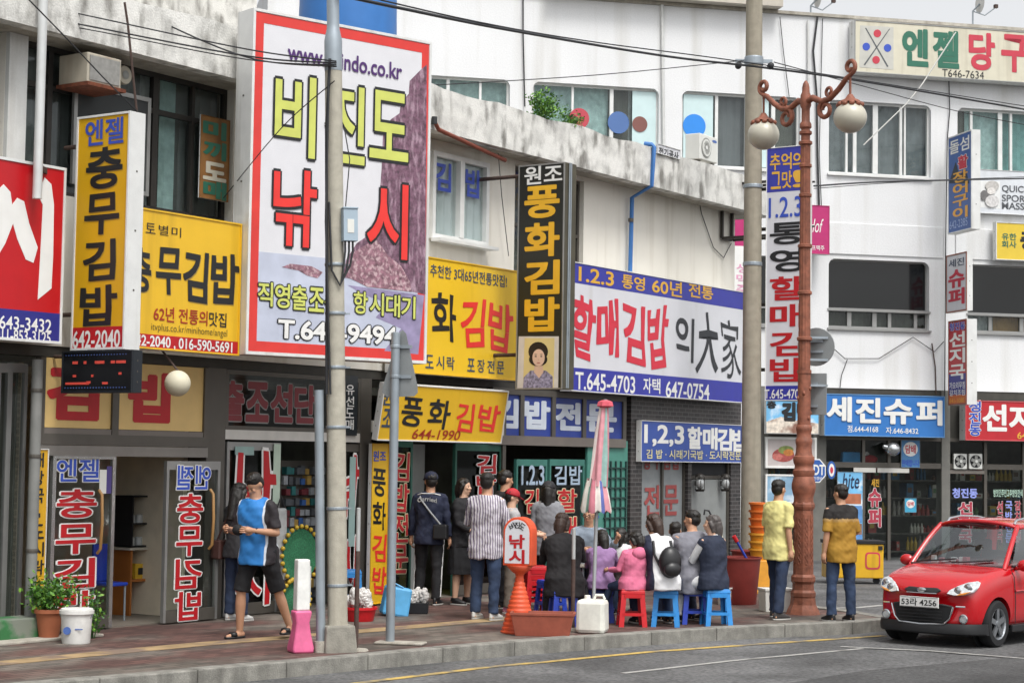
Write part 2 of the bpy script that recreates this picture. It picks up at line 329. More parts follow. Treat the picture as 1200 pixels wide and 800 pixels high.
# parapet: overhanging beam, top edge slightly ragged
mb = MB(); xs = np.linspace(-6, 17.35, 90); tops = [7.02+.01*(x/5)+.018*math.sin(x*3.1)+random.uniform(-.012, .012) for x in xs]; vs = []
for x, t in zip(xs, tops): vs += [(x, -.45, 6.42), (x, -.45, t), (x, -.27, t-.01), (x, -.27, 6.42)]
fs = []
for i in range(len(xs)-1):
    for k in range(4): fs.append((i*4+k, i*4+(k+1) % 4, i*4+4+(k+1) % 4, i*4+4+k))
mb.add(vs, fs+[(0, 1, 2, 3), tuple(len(vs)-4+k for k in range(4))], BAND); mb.box(-6, 17.35, -.27, .3, 6.42, 6.56, CONC); mb.build('parapet', bA)
# 2nd-floor windows
window(bA, *W0, .12, [(.14, .07), (.36, .06), (.63, .09), (.82, .05)], DARKF, None, .06, rails=(.72,), backs=[(0, .6, M('blind_dim', '6f7371', .9, var=.3, scale=2)), (.6, .7, CURT), (.7, .78, TEAL), (.78, 1, MATS['blind_dim'])])
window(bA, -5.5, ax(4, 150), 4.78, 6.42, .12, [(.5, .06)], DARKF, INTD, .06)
f = MB(); x0, x1, z0, z1 = ax(88, 150), ax(178, 150), az(88, 215), az(88, 94)
for q in ((x0, x0+.05, z0, z1), (x1-.05, x1, z0, z1), (x0+.05, x1-.05, z1-.05, z1), (x0+.05, x1-.05, z0, z0+.05)): f.box(q[0], q[1], .02, .06, q[2], q[3], ALU)
f.box(x0+.05, x1-.05, .035, .045, z0+.05, z1-.05, M('mesh_screen', '3a3d3e', .8, var=.1)); f.build('window_screen', bA)
mb = MB(); x0 = ax(4, 150); mb.box(x0+.002, ax(26, 150)-.002, -.06, .12, 4.72, 6.415, CABW); mb.build('window_column', bA)
o = window(bA, *W1, -.07, [(.5, .1)], WFR, CURT, .07, dep=.14, backs=[(0, 1, M('blind_pale', 'd5dad9', .9))], inset=.1)
mb = MB(); put(mb, '김', W1[0]+.12, W1[0]+.5, 5.72, 6.12, -.008, M('vinyl_royal', '3a50b0', .5), .03); mb.build('lettering', o); mb = MB(); put(mb, '밥', W1[1]-.52, W1[1]-.12, 5.72, 6.12, -.008, MATS['vinyl_royal'], .03); mb.build('lettering', o)
window(bA, *W2, .08, [(.5, .06)], DKALU, CURT, .05, rails=(.45,), backs=[(0, 1, INTD)])
# ground floor: piers, fascia and shop rooms
FAS = M('fascia_dark', '3a3833', .7, var=.25, scale=4)
mb = MB(); mb.box(-6, 17.0, .02, .24, 3.0, 3.12, FAS); mb.build('fascia', bA)
sE0, sE1 = ax(41, 600), ax(240, 600); sF0, sF1 = ax(262, 600), ax(420, 600); sP0, sP1 = ax(433, 600), ax(588, 600); sQ0, sQ1 = ax(592, 600), ax(738, 600); sB1 = 17.0
for a, b in ((sE1, sF0), (sF1, sP0), (sP1, sQ0)): mb = MB(); mb.box(a+.003, b-.003, .0, .3, 0, 3.0, DKALU); mb.build('pier', bA)
mb = MB()   # shop interiors: floor, back, side and ceiling of each room
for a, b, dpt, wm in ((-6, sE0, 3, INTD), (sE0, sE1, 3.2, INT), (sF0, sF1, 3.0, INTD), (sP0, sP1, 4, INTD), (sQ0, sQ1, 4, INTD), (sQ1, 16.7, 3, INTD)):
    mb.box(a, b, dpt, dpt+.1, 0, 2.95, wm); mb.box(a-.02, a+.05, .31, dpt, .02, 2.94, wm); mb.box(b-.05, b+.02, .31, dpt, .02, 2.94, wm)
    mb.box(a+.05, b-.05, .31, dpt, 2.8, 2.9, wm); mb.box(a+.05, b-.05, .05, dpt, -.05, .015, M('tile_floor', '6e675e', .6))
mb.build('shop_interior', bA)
mb = MB(); holed(mb, sQ1+.01, 17.0, 0, 3.0, [(ax(752, 600), ax(806, 600), .55, 2.2), (ax(810, 600), ax(856, 600), .06, 2.05)], .0, .22, BR); mb.box(sQ1+.01, 17.0, -.001, .21, 3.002, 3.12, BR); mb.build('brick_wall', bA)
def lettered(par, name, fn):
    m_ = MB(); fn(m_)
    return m_.build(name, par) if m_.v else None

def door_leaf(px0, px1, py0, py1, y=.05, fr=ALU, fw=.05, rail=True, name='glass_door', bar=None, pane=GLASS, par=bA, kick=.14):
    """framed glass leaf between two picture columns; returns leaf object and its rectangle"""
    s0, s1 = ax(px0, 640), ax(px1, 640); z1 = az((px0+px1)/2, py0); z0 = .02
    f = MB(); f.box(s0, s0+fw, y, y+.05, z0, z1, fr); f.box(s1-fw, s1, y, y+.05, z0, z1, fr); f.box(s0+fw, s1-fw, y, y+.05, z1-.1, z1, fr); f.box(s0+fw, s1-fw, y, y+.05, z0, z0+kick, DKALU)
    o = f.build(name, par); p = MB(); p.box(s0+fw, s1-fw, y+.02, y+.03, z0+kick, z1-.1, pane); p.build('pane', o)
    if bar:
        h = MB(); x = s0+(s1-s0)*bar; h.tube([(x, y-.01, .85), (x, y-.06, .9), (x, y-.075, 1.2), (x, y-.06, 1.5), (x, y-.01, 1.55)], .018, M('wood_handle', 'a67f4d', .5)); h.build('handle', o, True)
    return o, s0, s1, z0, z1
# --- shop 0, at the picture's edge: sliding shutter leaves
for k, (a, b) in enumerate(((-40, -4), (-3, 12), (13, 34))): door_leaf(a, b, 425, 720, .04+.03*k, ALU, .04, pane=WGLASS, name='sliding_door')
# --- kimbap shop of the yellow signs
LB = M('lightbox_cream', 'd9b979', .5, var=.06)
zt0, zt1 = az(140, 520), az(140, 418)
f = MB(); x0, x1 = sE0, sE1; xm = ax(134, 470)
for a, b in ((x0, x0+.07), (xm-.05, xm+.05), (x1-.08, x1)): f.box(a, b, -.03, .06, zt0, 2.99, DKALU)
f.box(x0, x1, -.035, .055, zt0-.02, zt0+.1, DKALU); f.box(x0+.07, x1-.08, -.02, .05, zt0+.1, zt0+.16, M('fascia_grey', '77706a', .5, .3)); tr = f.build('transom', bA)
f = MB(); f.box(x0+.07, xm-.05, 0, .05, zt0+.165, 2.99, LB); f.box(xm+.05, x1-.08, 0, .05, zt0+.165, 2.99, LB); f.build('light_panel', tr)
lettered(tr, 'lettering', lambda m: put(m, '김', ax(57, 460), ax(114, 460), zt0+.27, 2.9, -.004, RED, .05)); lettered(tr, 'lettering', lambda m: (put(m, '밥', ax(152, 465), ax(206, 465), zt0+.27, 2.88, -.004, RED, .05),))
NVO = M('vinyl_blue_bright', '3350b4', .5)
o, s0, s1, z0, z1 = door_leaf(58, 132, 527, 735, -.02, M('chrome', 'b5b6b4', .25, .8), .05, bar=.72)
c0, c1 = ax(66, 600), ax(112, 600)
def angel(m, mir, c0, c1, y):
    put(m, '엔젤', c0-.02, c1+.03, az(90, 564), az(90, 537), y, NVO, .015, WHT, .04, mirror=mir)
    for ch, a, b in (('충', 573, 606), ('무', 614, 648), ('김', 654, 688), ('밥', 692, 722)): put(m, ch, c0, c1, az(90, b), az(90, a), y, RED, .025, WHT, .035, mirror=mir)
lettered(o, 'lettering', lambda m: angel(m, False, c0, c1, s0*0+.0-.006))
f = MB(); f.box(ax(116, 560), ax(124, 560), -.012, -.006, az(120, 578), az(120, 550), M('paper_white', 'd8d8d2', .8)); f.box(ax(124, 560)+.002, ax(130, 560), -.012, -.006, az(120, 578), az(120, 546), M('sticker_violet', '4b3f7c', .6)); f.build('sticker', o)
o, s0, s1, z0, z1 = door_leaf(186, 249, 540, 728, -.1, ALU, .04, bar=.8)
c0, c1 = ax(199, 620), ax(229, 620)
def angel2(m):
    put(m, '엔젤', c0-.02, c1+.12, az(215, 573), az(215, 545), -.11, NVO, .015, WHT, .04, mirror=True)
    for ch, a, b in (('충', 578, 612), ('무', 616, 650), ('김', 654, 688), ('밥', 692, 725)): put(m, ch, c0, c1, az(215, b), az(215, a), -.11, RED, .025, WHT, .035, mirror=True)
lettered(o, 'lettering', angel2)
f = MB(); f.box(sE0, sE1, -.025, .05, zt0-.14, zt0-.025, M('header_steel', '8c8883', .35, .7)); f.build('door_header', bA)
# --- fishing tackle shop
TRED = M('faded_red', '7c3238', .6); zf = az(330, 505)
f = MB(); f.box(sF0, sF1, .0, .06, az(330, 516), zf, M('header_pale', 'c9c7c1', .5)); f.build('door_header', bA)
f = MB(); f.box(sF0, sF1, .0, .05, 2.94, 2.995, DKALU); f.box(sF0, sF1, .0, .05, zf+.0, zf+.05, DKALU); f.box(sF0, sF0+.05, .002, .05, zf+.05, 2.94, DKALU); f.box(sF1-.05, sF1, .002, .05, zf+.05, 2.94, DKALU); tr = f.build('transom', bA)
f = MB(); f.box(sF0+.05, sF1-.05, .02, .03, zf+.05, 2.94, GLASS); f.build('pane', tr)
lettered(tr, 'lettering', lambda m: hput(m, '출조선단', ax(258, 470), ax(372, 470), zf+.12, 2.85, .012, TRED, .12, bold=.04, out=M('faded_white', '8b8d8b', .6), ow=.03))
o, s0, s1, z0, z1 = door_leaf(265, 328, 518, 715, .02, ALU, .05)
def nak(m):
    k = dict(bold=.02, out=WHT, ow=.035, wob=.03); put(m, '낚', ax(276, 600), ax(321, 600), az(300, 640), az(300, 527), .006, RED, **k); put(m, '시', ax(278, 600), ax(318, 600), az(300, 708), az(300, 650), .006, RED, **k)
lettered(o, 'lettering', nak)
f = MB(); f.box(ax(320, 560)+.01, ax(329, 560)-.005, .004, .01, az(325, 590), az(325, 520), M('paper_mint', 'b5c6b6', .8)); f.box(ax(276, 530), ax(298, 530), .004, .012, az(290, 533), az(290, 523), M('paper_pale', '8fa9a5', .8)); f.build('sticker', o)
o, s0, s1, z0, z1 = door_leaf(401, 424, 520, 715, .02, DKALU, .03)
lettered(o, 'lettering', lambda m: (put(m, '낚', ax(398, 600), ax(420, 600), az(410, 606), az(410, 535), .006, RED, .025, WHT, .035, wob=.03), put(m, '시', ax(401, 600), ax(420, 600), az(410, 700), az(410, 630), .006, RED, .025, WHT, .035, wob=.03)))
f = MB(); f.box(ax(409, 600), ax(416, 600), .0, .004, az(412, 640), az(412, 535), M('paper_pale', '8fa9a5', .8)); f.build('sticker', o)
f = MB(); x0 = ax(400, 470); x1 = ax(417, 470); f.box(x0, x1, -.03, .0, az(408, 510), az(408, 440), M('dark_panel', '2a2f33', .3)); dp = f.build('side_window', bA)
lettered(dp, 'lettering', lambda m: vput(m, '유선도매', x0+.05, x1-.08, az(408, 504), az(408, 450), -.034, WHT, bold=.01))
# --- yellow fascia kimbap shop (Punghwa)
GREEN = M('frame_green', '2f5d50', .5, .2, var=.15); OLIVE = glass_mat('olive_glass', (.5, .55, .1), .5)
o, s0, s1, z0, z1 = door_leaf(459, 484, 515, 705, .03, GREEN, .04, pane=OLIVE)
lettered(o, 'lettering', lambda m: [put(m, ch, ax(462, 600), ax(480, 600), az(470, 530+36*(i+1)-3), az(470, 530+36*i), .02, RED, .02, M('vinyl_cream', 'd9cfa8', .5), .03, wob=.03) for i, ch in enumerate('김밥전문')])
f = MB(); f.box(sP0, sP1, -.02, .05, az(500, 508), az(500, 495), M('header_pale', 'c9c7c1', .5)); f.build('door_header', bA)
f = MB(); f.box(ax(503, 600), ax(530, 600), .5, .56, .02, 2.15, M('door_grey', '8a8d8c', .5)); f.build('inner_door', bA)
o, s0, s1, z0, z1 = door_leaf(534, 588, 520, 705, .03, GREEN, .04, pane=OLIVE)
lettered(o, 'lettering', lambda m: [put(m, ch, ax(560, 560), ax(582, 560), az(570, 533+24*(i+1)-2), az(570, 533+24*i), .02, RED, .025, WHT, .035, wob=.03) for i, ch in enumerate('김밥전문')])
# --- one-two-three kimbap shop
BT = M('lightbox_blue', '2b3f8c', .5, var=.12); z0, z1 = az(660, 512), az(660, 466); xs = [ax(p, 490) for p in (577, 611, 648, 684, 731)]
f = MB(); f.box(xs[0]-.02, xs[-1]+.05, -.02, .06, z1, z1+.09, DKALU); f.box(xs[0]-.02, xs[-1]+.05, -.02, .06, z0-.14, z0, M('fascia_grey', '77706a', .5, .3))
for x in xs: f.box(x-.05, x+.05, -.022, .05, z0+.001, z1-.001, DKALU)
tr = f.build('transom', bA); f = MB()
for a, b in zip(xs, xs[1:]): f.box(a+.05, b-.05, .01, .05, z0+.002, z1-.002, BT)
f.build('light_panel', tr)
for i, ch in enumerate('김밥전문'): lettered(tr, 'lettering', lambda m: put(m, ch, xs[i]+.1, xs[i+1]-(.1 if i < 3 else .25), z0+.12, z1-.08, .006, M('faded_pale', 'c3cbd6', .5), .05))
TEALF = M('frame_teal', '3a7268', .5, var=.1)
for k, (a, b) in enumerate(((606, 642), (645, 686))):
    o, s0, s1, z0, z1 = door_leaf(a, b, 538, 690, .03, TEALF, .04)
    lettered(o, 'lettering', lambda m: (put(m, '1.2.3' if not k else '김밥', s0+.12, s1-.1, az(625, 568), az(625, 545), .02, M('pale_blue', '9fb2c4', .5), .02), [put(m, ch, s0+.22, s1-.25, az(625, 570+34*(i+1)-3), az(625, 570+34*i+3), .02, RED, .02, M('vinyl_cream', 'd9cfa8', .5), .03) for i, ch in enumerate('할매' if k else '김밥')]))
f = MB(); f.box(ax(689, 600), ax(736, 600), .02, .06, .4, 2.28, M('panel_teal', '4a8679', .45, var=.1)); o = f.build('teal_panel', bA)
f = MB()
for i in range(5): x = ax(709+i*6, 600); f.box(x, x+.03, -.005, .018, .5, 1.95, M('lattice_dark', '1f3b38', .6))
for i in range(9): f.box(ax(708, 600), ax(735, 600), -.004, .016, .55+.16*i, .57+.16*i, MATS['lattice_dark'])
f.build('lattice', o)
lettered(o, 'lettering', lambda m: put(m, '문', ax(693, 600), ax(704, 600), 1.05, 1.3, .016, NVO, .03))
# brick end: window with painted words, steel door
o = window(bA, ax(752, 600), ax(806, 600), .55, 2.2, .06, [(.5, .05)], DKALU, INTD, .05, pane=M('frosted', '8d9294', .35, var=.1))
lettered(o, 'lettering', lambda m: [hput(m, t, ax(757, 600), ax(802, 600), a, b, .08, M('faded_red2', '9c4a48', .6), .25, bold=.03) for t, a, b in (('항구김밥', 1.82, 2.08), ('전문', 1.05, 1.55))])
f = MB(); x0, x1 = ax(810, 600), ax(856, 600); f.box(x0, x1, .06, .12, .06, 1.65, M('door_grey', '8a8d8c', .5)); f.box(x0, x1, .05, .12, 1.66, 1.72, DKALU); f.box(x0, x1, .07, .1, 1.725, 2.04, DARK); f.box(x0, x0+.06, .03, .06, .06, 2.04, DKALU); f.box(x1-.06, x1, .03, .06, .06, 2.04, DKALU); f.build('steel_door', bA)
# ================================================================ white building (B)
WALL = M('white_render', 'dcddde', .85, var=.035, scale=.7, bump=.3, bscale=25, streak='bcbab3', sk=(.52, .85), ss=2.3, spots=None, grain=.05, gs=40)
bB = thing('white_building', 'three storey white rendered building with rounded window recesses and roof sign', 'building', B.P(0, -.14), B.rz)
def bx(px, py, off=0.): return B.at(px, py, off)[0]
ZB = -.14
def bz(px, py, off=0.): return B.at(px, py, off)[1]-ZB
T3, S3, T2, S2 = 9.97-ZB, 8.34-ZB, 6.45-ZB, 4.93-ZB
H3 = [(bx(a, 150), bx(b, 150)) for a, b in ((395, 484), (497, 597), (624, 772), (799, 938), (971, 1091), (1122, 1262))]
H2 = [(bx(a, 340), bx(b, 340)) for a, b in ((624, 772), (799, 938), (971, 1089), (1134, 1275))]
TOP = 11.8-ZB; sL, sR = -13.0, 9.0
mb = MB(); zf = 3.75
holed(mb, sL, sR, 7.4, TOP, [(a, b, S3, T3) for a, b in H3], 0, .3, WALL); holed(mb, sL, sR, zf, 7.4, [(a, b, S2, T2) for a, b in H2], 0, .3, WALL)
# rounded top corners of the recesses
def corner(a, z, sx, r=.16):
    pts = [(a, z)]+[(a+sx*r*(1-math.cos(t)), z-r*(1-math.sin(t))) for t in np.linspace(math.pi/2, 0, 6)][::1]
    pts = [(a, z)]+[(a+sx*(r-r*math.cos(t)), z-(r-r*math.sin(t))) for t in np.linspace(math.pi/2, 0, 7)]
    return pts
for hs_, z in ((H3, T3), (H2, T2)):
    for a, b in hs_:
        mb.plate(corner(a-.001, z+.001, 1), .002, .26, WALL); mb.plate(corner(b+.001, z+.001, -1), .002, .26, WALL)
mb.box(sL, sL+.3, .3, 10, 0, TOP, WALL); mb.box(sR-.3, sR, .3, 10, 0, TOP, WALL); mb.box(sL, sR, 9.7, 10, 0, TOP, WALL)
mb.build('wall', bB)
mb = MB(); mb.box(sL+.3, sR-.3, .3, 9.7, TOP-.5, TOP-.3, CONC); mb.build('roof', bB)
mb = MB()
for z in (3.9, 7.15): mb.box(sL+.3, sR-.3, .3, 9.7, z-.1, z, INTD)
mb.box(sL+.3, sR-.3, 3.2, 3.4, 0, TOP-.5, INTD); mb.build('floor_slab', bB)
# shallow relief panels between the floors
mb = MB(); a, b = bx(945, 250), bx(1106, 250)
for (p, q) in ((a, b), (bx(1118, 250), bx(1290, 250))): mb.box(p+.03, q-.03, -.03, -.002, 6.55-ZB, 7.25-ZB, WALL)
mb.build('relief_panel', bB, bevel=.02)
mb = MB(); mb.box(sL, sR, -.06, .36, TOP+.002, TOP+.07, CONC); mb.build('coping', bB)
mb = MB(); a, b = bx(640, 8), bx(911, 18); mb.box(a, b, -.35, 4, TOP+.08, TOP+.5, M('stone_slab', 'bdb6ab', .9, var=.1, scale=6, bump=.4)); mb.box(a+.2, b-.3, .3, 3.8, TOP+.5, TOP+3, WALL); mb.build('rooftop_house', bB)
CY = M('film_pale_cyan', 'c3d9da', .5, var=.04); GREYG = M('grey_pane', '77797a', .4)
def disc(par, px, py, r, col, y=.055):
    d = MB(); x = bx(px, py); z = bz(px, py); d.lathe([(r, 0), (r, .006)], M('disc_'+col, col, .5, var=.04), 28, (x, y, z), 'y'); return d.build('disc', par)
fb = [(0, .3, CURT), (.3, 1, TEAL)]
window(bB, *H3[0], S3, T3, .1, [(.5, .06)], WFR, TEAL)
window(bB, *H3[1], S3, T3, .1, [(.28, .07), (.66, .05)], WFR, TEAL)
o = window(bB, *H3[2], S3, T3, .1, [(.32, .05), (.63, .08), (.82, .04)], WFR, TEAL, backs=[(0, .62, TEAL), (.62, .78, INTD), (.78, 1, CURT)])
p = MB(); a, b = H3[2]; p.box(a+(b-a)*.795, a+(b-a)*.985, .085, .095, S3+.06, T3-.06, CY); p.build('pane_film', o)
disc(o, 680, 138, .22, 'b8424f', .08); disc(o, 726, 143, .24, '4e6ea4', .08); disc(o, 751, 145, .17, '7c4f48', .072)
o = window(bB, *H3[3], S3, T3, .1, [(.3, .07), (.55, .06), (.78, .09)], WFR, TEAL, backs=[(0, .3, TEAL), (.3, .56, GREYG), (.56, 1, INTD)])
p = MB(); a, b = H3[3]; p.box(a+.06, a+(b-a)*.27, .085, .095, S3+.06, T3-.06, CY); p.build('pane_film', o); p = MB(); p.box(a+(b-a)*.58, a+(b-a)*.74, .085, .095, S3+.06, T3-.06, CY); p.build('pane_film', o)
disc(o, 815, 147, .26, '2a86dd', .076)
window(bB, *H3[4], S3, T3, .1, [(.19, .05), (.27, .08), (.47, .12), (.72, .06), (.76, .04)], WFR, CURT, backs=[(0, 1, M('blind_dark', '7d8283', .8, var=.2))])
window(bB, *H3[5], S3, T3, .1, [(.13, .06), (.37, .1), (.46, .06), (.72, .06)], WFR, TEAL, backs=[(0, .1, INTD), (.1, .36, TEAL), (.36, 1, M('curtain_deep_teal', '7aa8a4', .9, var=.2))])
for (a, b), ml in zip(H2, ([(.5, .06)], [(.5, .06)], [(.22, .1), (.47, .1), (.62, .08), (.88, .08)], [(.2, .08), (.46, .1), (.75, .08)])):
    window(bB, a, b, S2, S2+.42, .1, ml, ALU, INTD, .05, backs=[(0, 1, INTD)] if a < 1.8 else [(0, .25, CURT), (.25, 1, M('curtain_ochre', 'a9885a', .9))])
    window(bB, a, b, S2+.423, T2, .14, [], ALU, INTD, .03, pane=M('black_glass', '101214', .06, var=.2, scale=1))
# ground-floor shopfronts of B
sG0, sG1, sG2 = bx(893, 580), bx(1110, 580), bx(1300, 580); zg = bz(1040, 545); zh = bz(1040, 518)
for p, wd in ((893, .25), (960, .3), (1108, .2), (1290, .25)): x = bx(p, 580); mb = MB(); mb.box(x-wd/2, x+wd/2, -.02, .25, 0, zf, M('pillar_grey', '6e6d68', .7, var=.12)); mb.build('pier', bB)
mb = MB(); mb.box(sL, bx(885, 580), 0, .3, 0, zf, WALL); mb.box(bx(1300, 580), sR, 0, .3, 0, zf, WALL); mb.box(bx(885, 580), bx(1300, 580), .02, .3, 2.7, zf, M('fascia_dark', '3a3833')); mb.build('ground_wall', bB)
f = MB(); f.box(sG0, sG2, .0, .08, zg-.06, zg+.06, DKALU); f.box(sG0, sG2, .0, .08, 2.62, 2.7, DKALU)
for p in (1012, 1042, 1155, 1200, 1245): x = bx(p, 580); f.box(x-.035, x+.035, -.004, .07, .0, 2.62, DKALU)
sf = f.build('shop_front', bB)
f = MB(); f.box(sG0, sG2, .04, .05, .05, zg-.07, GLASS); f.box(sG0, sG2, .04, .05, zg+.07, 2.61, GLASS); f.build('pane', sf)
f = MB(); f.box(bx(1028, 550), bx(1065, 550), -.02, .0, zg-.16, zg-.06, M('header_pale', 'c9c7c1', .5)); f.box(bx(1000, 550), bx(1026, 550), -.02, .0, zg-.16, zg-.06, MATS['header_pale']); f.box(bx(1113, 550), bx(1153, 550), -.02, .0, zg-.16, zg-.08, MATS['fascia_grey']); f.build('door_header', sf)
o = sf
def shoptext(m):
    put(m, '세진', bx(1021, 560), bx(1030, 560), bz(1025, 570), bz(1025, 561), -.006, GLD, .02)
    vput(m, '슈퍼', bx(1018, 560), bx(1032, 560), bz(1025, 618), bz(1025, 571), -.006, M('shop_red', 'a8384a', .5), bold=.05, out=WHT, ow=.03)
def shoptext2(m):
    put(m, '청진동', bx(1116, 575), bx(1145, 575), bz(1130, 583), bz(1130, 572), -.008, M('pale_violet', '8f9be0', .5), .04)
    vput(m, '선지국', bx(1123, 600), bx(1139, 600), bz(1130, 636), bz(1130, 587), -.008, M('shop_red', 'a8384a', .5), bold=.04, out=WHT, ow=.03)
def shoptext3(m):
    put(m, '방앗간주인고추방앗간식', bx(1164, 577), bx(1198, 577), bz(1180, 582), bz(1180, 573), -.008, M('pale_green', 'b4d3c0', .5), .02)
    vput(m, '선지국', bx(1168, 600), bx(1175, 600), bz(1170, 636), bz(1170, 586), -.008, M('shop_red', 'a8384a', .5), bold=.03, out=WHT, ow=.02)
    vput(m, '국밥전문', bx(1178, 600), bx(1186, 600), bz(1180, 636), bz(1180, 586), -.008, M('pale_violet', '8f9be0', .5), bold=.03)
    vput(m, '갈치조림', bx(1189, 600), bx(1196, 600), bz(1190, 636), bz(1190, 586), -.008, M('shop_red', 'a8384a', .5), bold=.03, out=WHT, ow=.02)
[lettered(sf, 'lettering', q) for q in (shoptext, shoptext2, shoptext3)]

# goods seen through the supermarket glass
rd = random.Random(11); gc = [M('goods_'+c, c, .6, var=.2, scale=8) for c in ('8a3a34', '3f6a8a', 'a58a3c', '5a7a52', '8b8680', '5f4a3c', 'b0aca2')]; b = MB()
for x0_, x1_, y0_ in ((bx(895, 580), bx(955, 580), .5), (bx(964, 580), bx(1010, 580), .7), (bx(1045, 580), bx(1106, 580), 1.2), (bx(1114, 580), bx(1285, 580), 1.6)):
    for z in (.15, .55, .95, 1.35, 1.75):
        x = x0_
        while x < x1_-.15:
            w_ = rd.uniform(.07, .22); h = rd.uniform(.1, .33); y_ = y0_+rd.uniform(0, .14); m_ = rd.choice(gc); k = rd.random()
            if k < .45: b.box(x, x+w_-.012, y_, y0_+.4, z, z+h, m_); b.box(x+w_*.15, x+w_*.7, y_-.004, y_-.001, z+h*.35, z+h*.7, rd.choice(gc))
            elif k < .85: r = min(.05, w_*.4); w_ = 2*r+.012; n_ = rd.randint(1, 4); [b.lathe([(r*.95, z), (r, z+h*.55), (r*.4, z+h*.8), (r*.35, z+h)], m_, 9, (x+r+w_*j, y_+.05, 0)) for j in range(n_)]; w_ *= n_
            x += w_+rd.choice((0, 0, .05, .16))
    b.box(x0_, x1_, y0_+.12, y0_+.44, z-.02, z, gc[4]) if False else [b.box(x0_, x1_, y0_+.02, y0_+.44, q-.03, q-.002, DKALU) for q in (.15, .55, .95, 1.35, 1.75)]
o = b.build('shop_goods', bB); o['kind'] = 'stuff'
rp = A.P(ax(140, 10), 7.0, -3.5); t = thing('roof_house', 'weathered concrete rooftop house above the parapet at the shop row end', 'rooftop house', rp, A.rz); b = MB(); b.box(0, 6.2, 0, 4, -.5, 3.2, BAND); b.build('wall', t); b = MB(); b.box(-.2, 6.4, -.2, 4.2, 3.2, 3.4, CONC); b.build('roof', t)
# ================================================================ shop signs
class Sign:
    """a cabinet on a plane: local x along the face, z up, front at y=0"""
    def __init__(s, name, label, pl, pts, off=0., cat='sign', group=None, rect=None):
        s.pl, s.off = pl, off; r = rect or pl.rect(*pts, off=off); s.s0, s.z0 = r[0], r[2]; s.W, s.H = r[1]-r[0], r[3]-r[2]
        s.t = thing(name, label, cat, pl.P(s.s0, s.z0, off), pl.rz, group); s.m = MB()
    def cab(s, face, depth, side=CABW, fr=.03, fm=None, back=True):
        """cabinet (box) + raised rim + face panel"""
        c = MB(); c.box(0, s.W, .006, depth, 0, s.H, side); f = fm or side
        c.box(0, s.W, -.012, .004, 0, fr, f); c.box(0, s.W, -.012, .004, s.H-fr, s.H, f); c.box(0, fr, -.0115, .004, fr, s.H-fr, f); c.box(s.W-fr, s.W, -.0115, .004, fr, s.H-fr, f)
        for i in range(1, 4): c.box(-.004, .0, depth*.45, depth*.55, s.H*i/4-.01, s.H*i/4+.01, DKALU); c.box(s.W, s.W+.004, depth*.45, depth*.55, s.H*i/4-.01, s.H*i/4+.01, DKALU)
        c.build('cabinet', s.t, bevel=.006); s.fr = fr
        p = MB(); p.box(fr, s.W-fr, 0, .005, fr, s.H-fr, face); p.build('face_panel', s.t); return s
    def xz(s, px, py): a, z = s.pl.at(px, py, s.off); return a-s.s0, z-s.z0
    def R(s, xl, yt, xr, yb, c=0):
        ym = (yt+yb)/2; x0, z1 = s.xz(xl, yt); _, z0 = s.xz(xl, yb); x1, _ = s.xz(xr, ym); return x0, x1, z0, z1
    def put(s, txt, xl, yt, xr, yb, mat, y=-.004, f=put, **k): f(s.m, txt, *s.R(xl, yt, xr, yb), y, mat, **k)
    def band(s, z0, z1, mat, x0=None, x1=None, y=-.001): s.m.box(s.fr if x0 is None else x0, s.W-s.fr if x1 is None else x1, y-.001, .001, z0, z1, mat)
    def done(s): s.m.build('lettering', s.t) if s.m.v else None; return s
def perp(pl, s_): return Plane(pl.P(s_, 0)[:2], 124 if pl is A else 167)
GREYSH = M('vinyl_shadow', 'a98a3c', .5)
# red sign at the edge
s = Sign('shop_sign', 'red board with one huge white brush syllable and phone numbers on a blue band', A, (-70, 172, 77, 196, 72, 403, -75, 393), .42).cab(M('sign_red', 'b8121c', .4, var=.05), .2)
s.fr = .03; zb = s.xz(0, 361)[1]; s.band(.03, zb, NAVY)
def poly(s, pts, mat, y0=-.004): s.m.plate([s.xz(*p) for p in pts], y0, y0+.004, mat)
poly(s, [(-70, 330), (-30, 280), (-8, 228), (4, 216), (12, 225), (14, 240), (20, 232), (28, 236), (34, 262), (44, 290), (39, 308), (30, 304), (20, 280), (15, 262), (6, 285), (-20, 330), (-50, 355)], WHT)
poly(s, [(44, 228), (52, 208), (60, 216), (63, 240), (62, 300), (60, 338), (44, 351), (47, 300), (50, 240)], WHT)
s.put('643-3432', -1, 369, 60, 385, WHT, bold=.012); s.put('011-853-3125', -6, 384, 59, 398, WHT, bold=.012); s.done()
# yellow vertical projecting sign
P1 = perp(A, .6)
s = Sign('projecting_sign', 'tall yellow projecting sign with black vertical letters over a red number strip and white edge', P1, None, 0, rect=(.29, 1.10, 3.06, 5.6)).cab(M('sign_ochre', 'd3a314', .4, var=.06, scale=2), .22, fr=.025)
zb = s.xz(85, 384)[1]; s.band(.025, zb, RED)
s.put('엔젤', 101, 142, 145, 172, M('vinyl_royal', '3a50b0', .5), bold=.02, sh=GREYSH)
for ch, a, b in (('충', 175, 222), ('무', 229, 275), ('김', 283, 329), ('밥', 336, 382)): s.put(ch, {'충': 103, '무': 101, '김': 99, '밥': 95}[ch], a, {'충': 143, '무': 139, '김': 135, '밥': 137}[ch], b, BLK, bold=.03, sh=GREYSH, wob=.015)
s.put('642-2040', 86, 388, 141, 408, WHT, bold=.02); s.done()
b = MB()
for z in (.4, s.H-.3): b.tube([(-.29, .1, z), (.02, .1, z)], .025, RUST)
b.build('bracket', s.t)
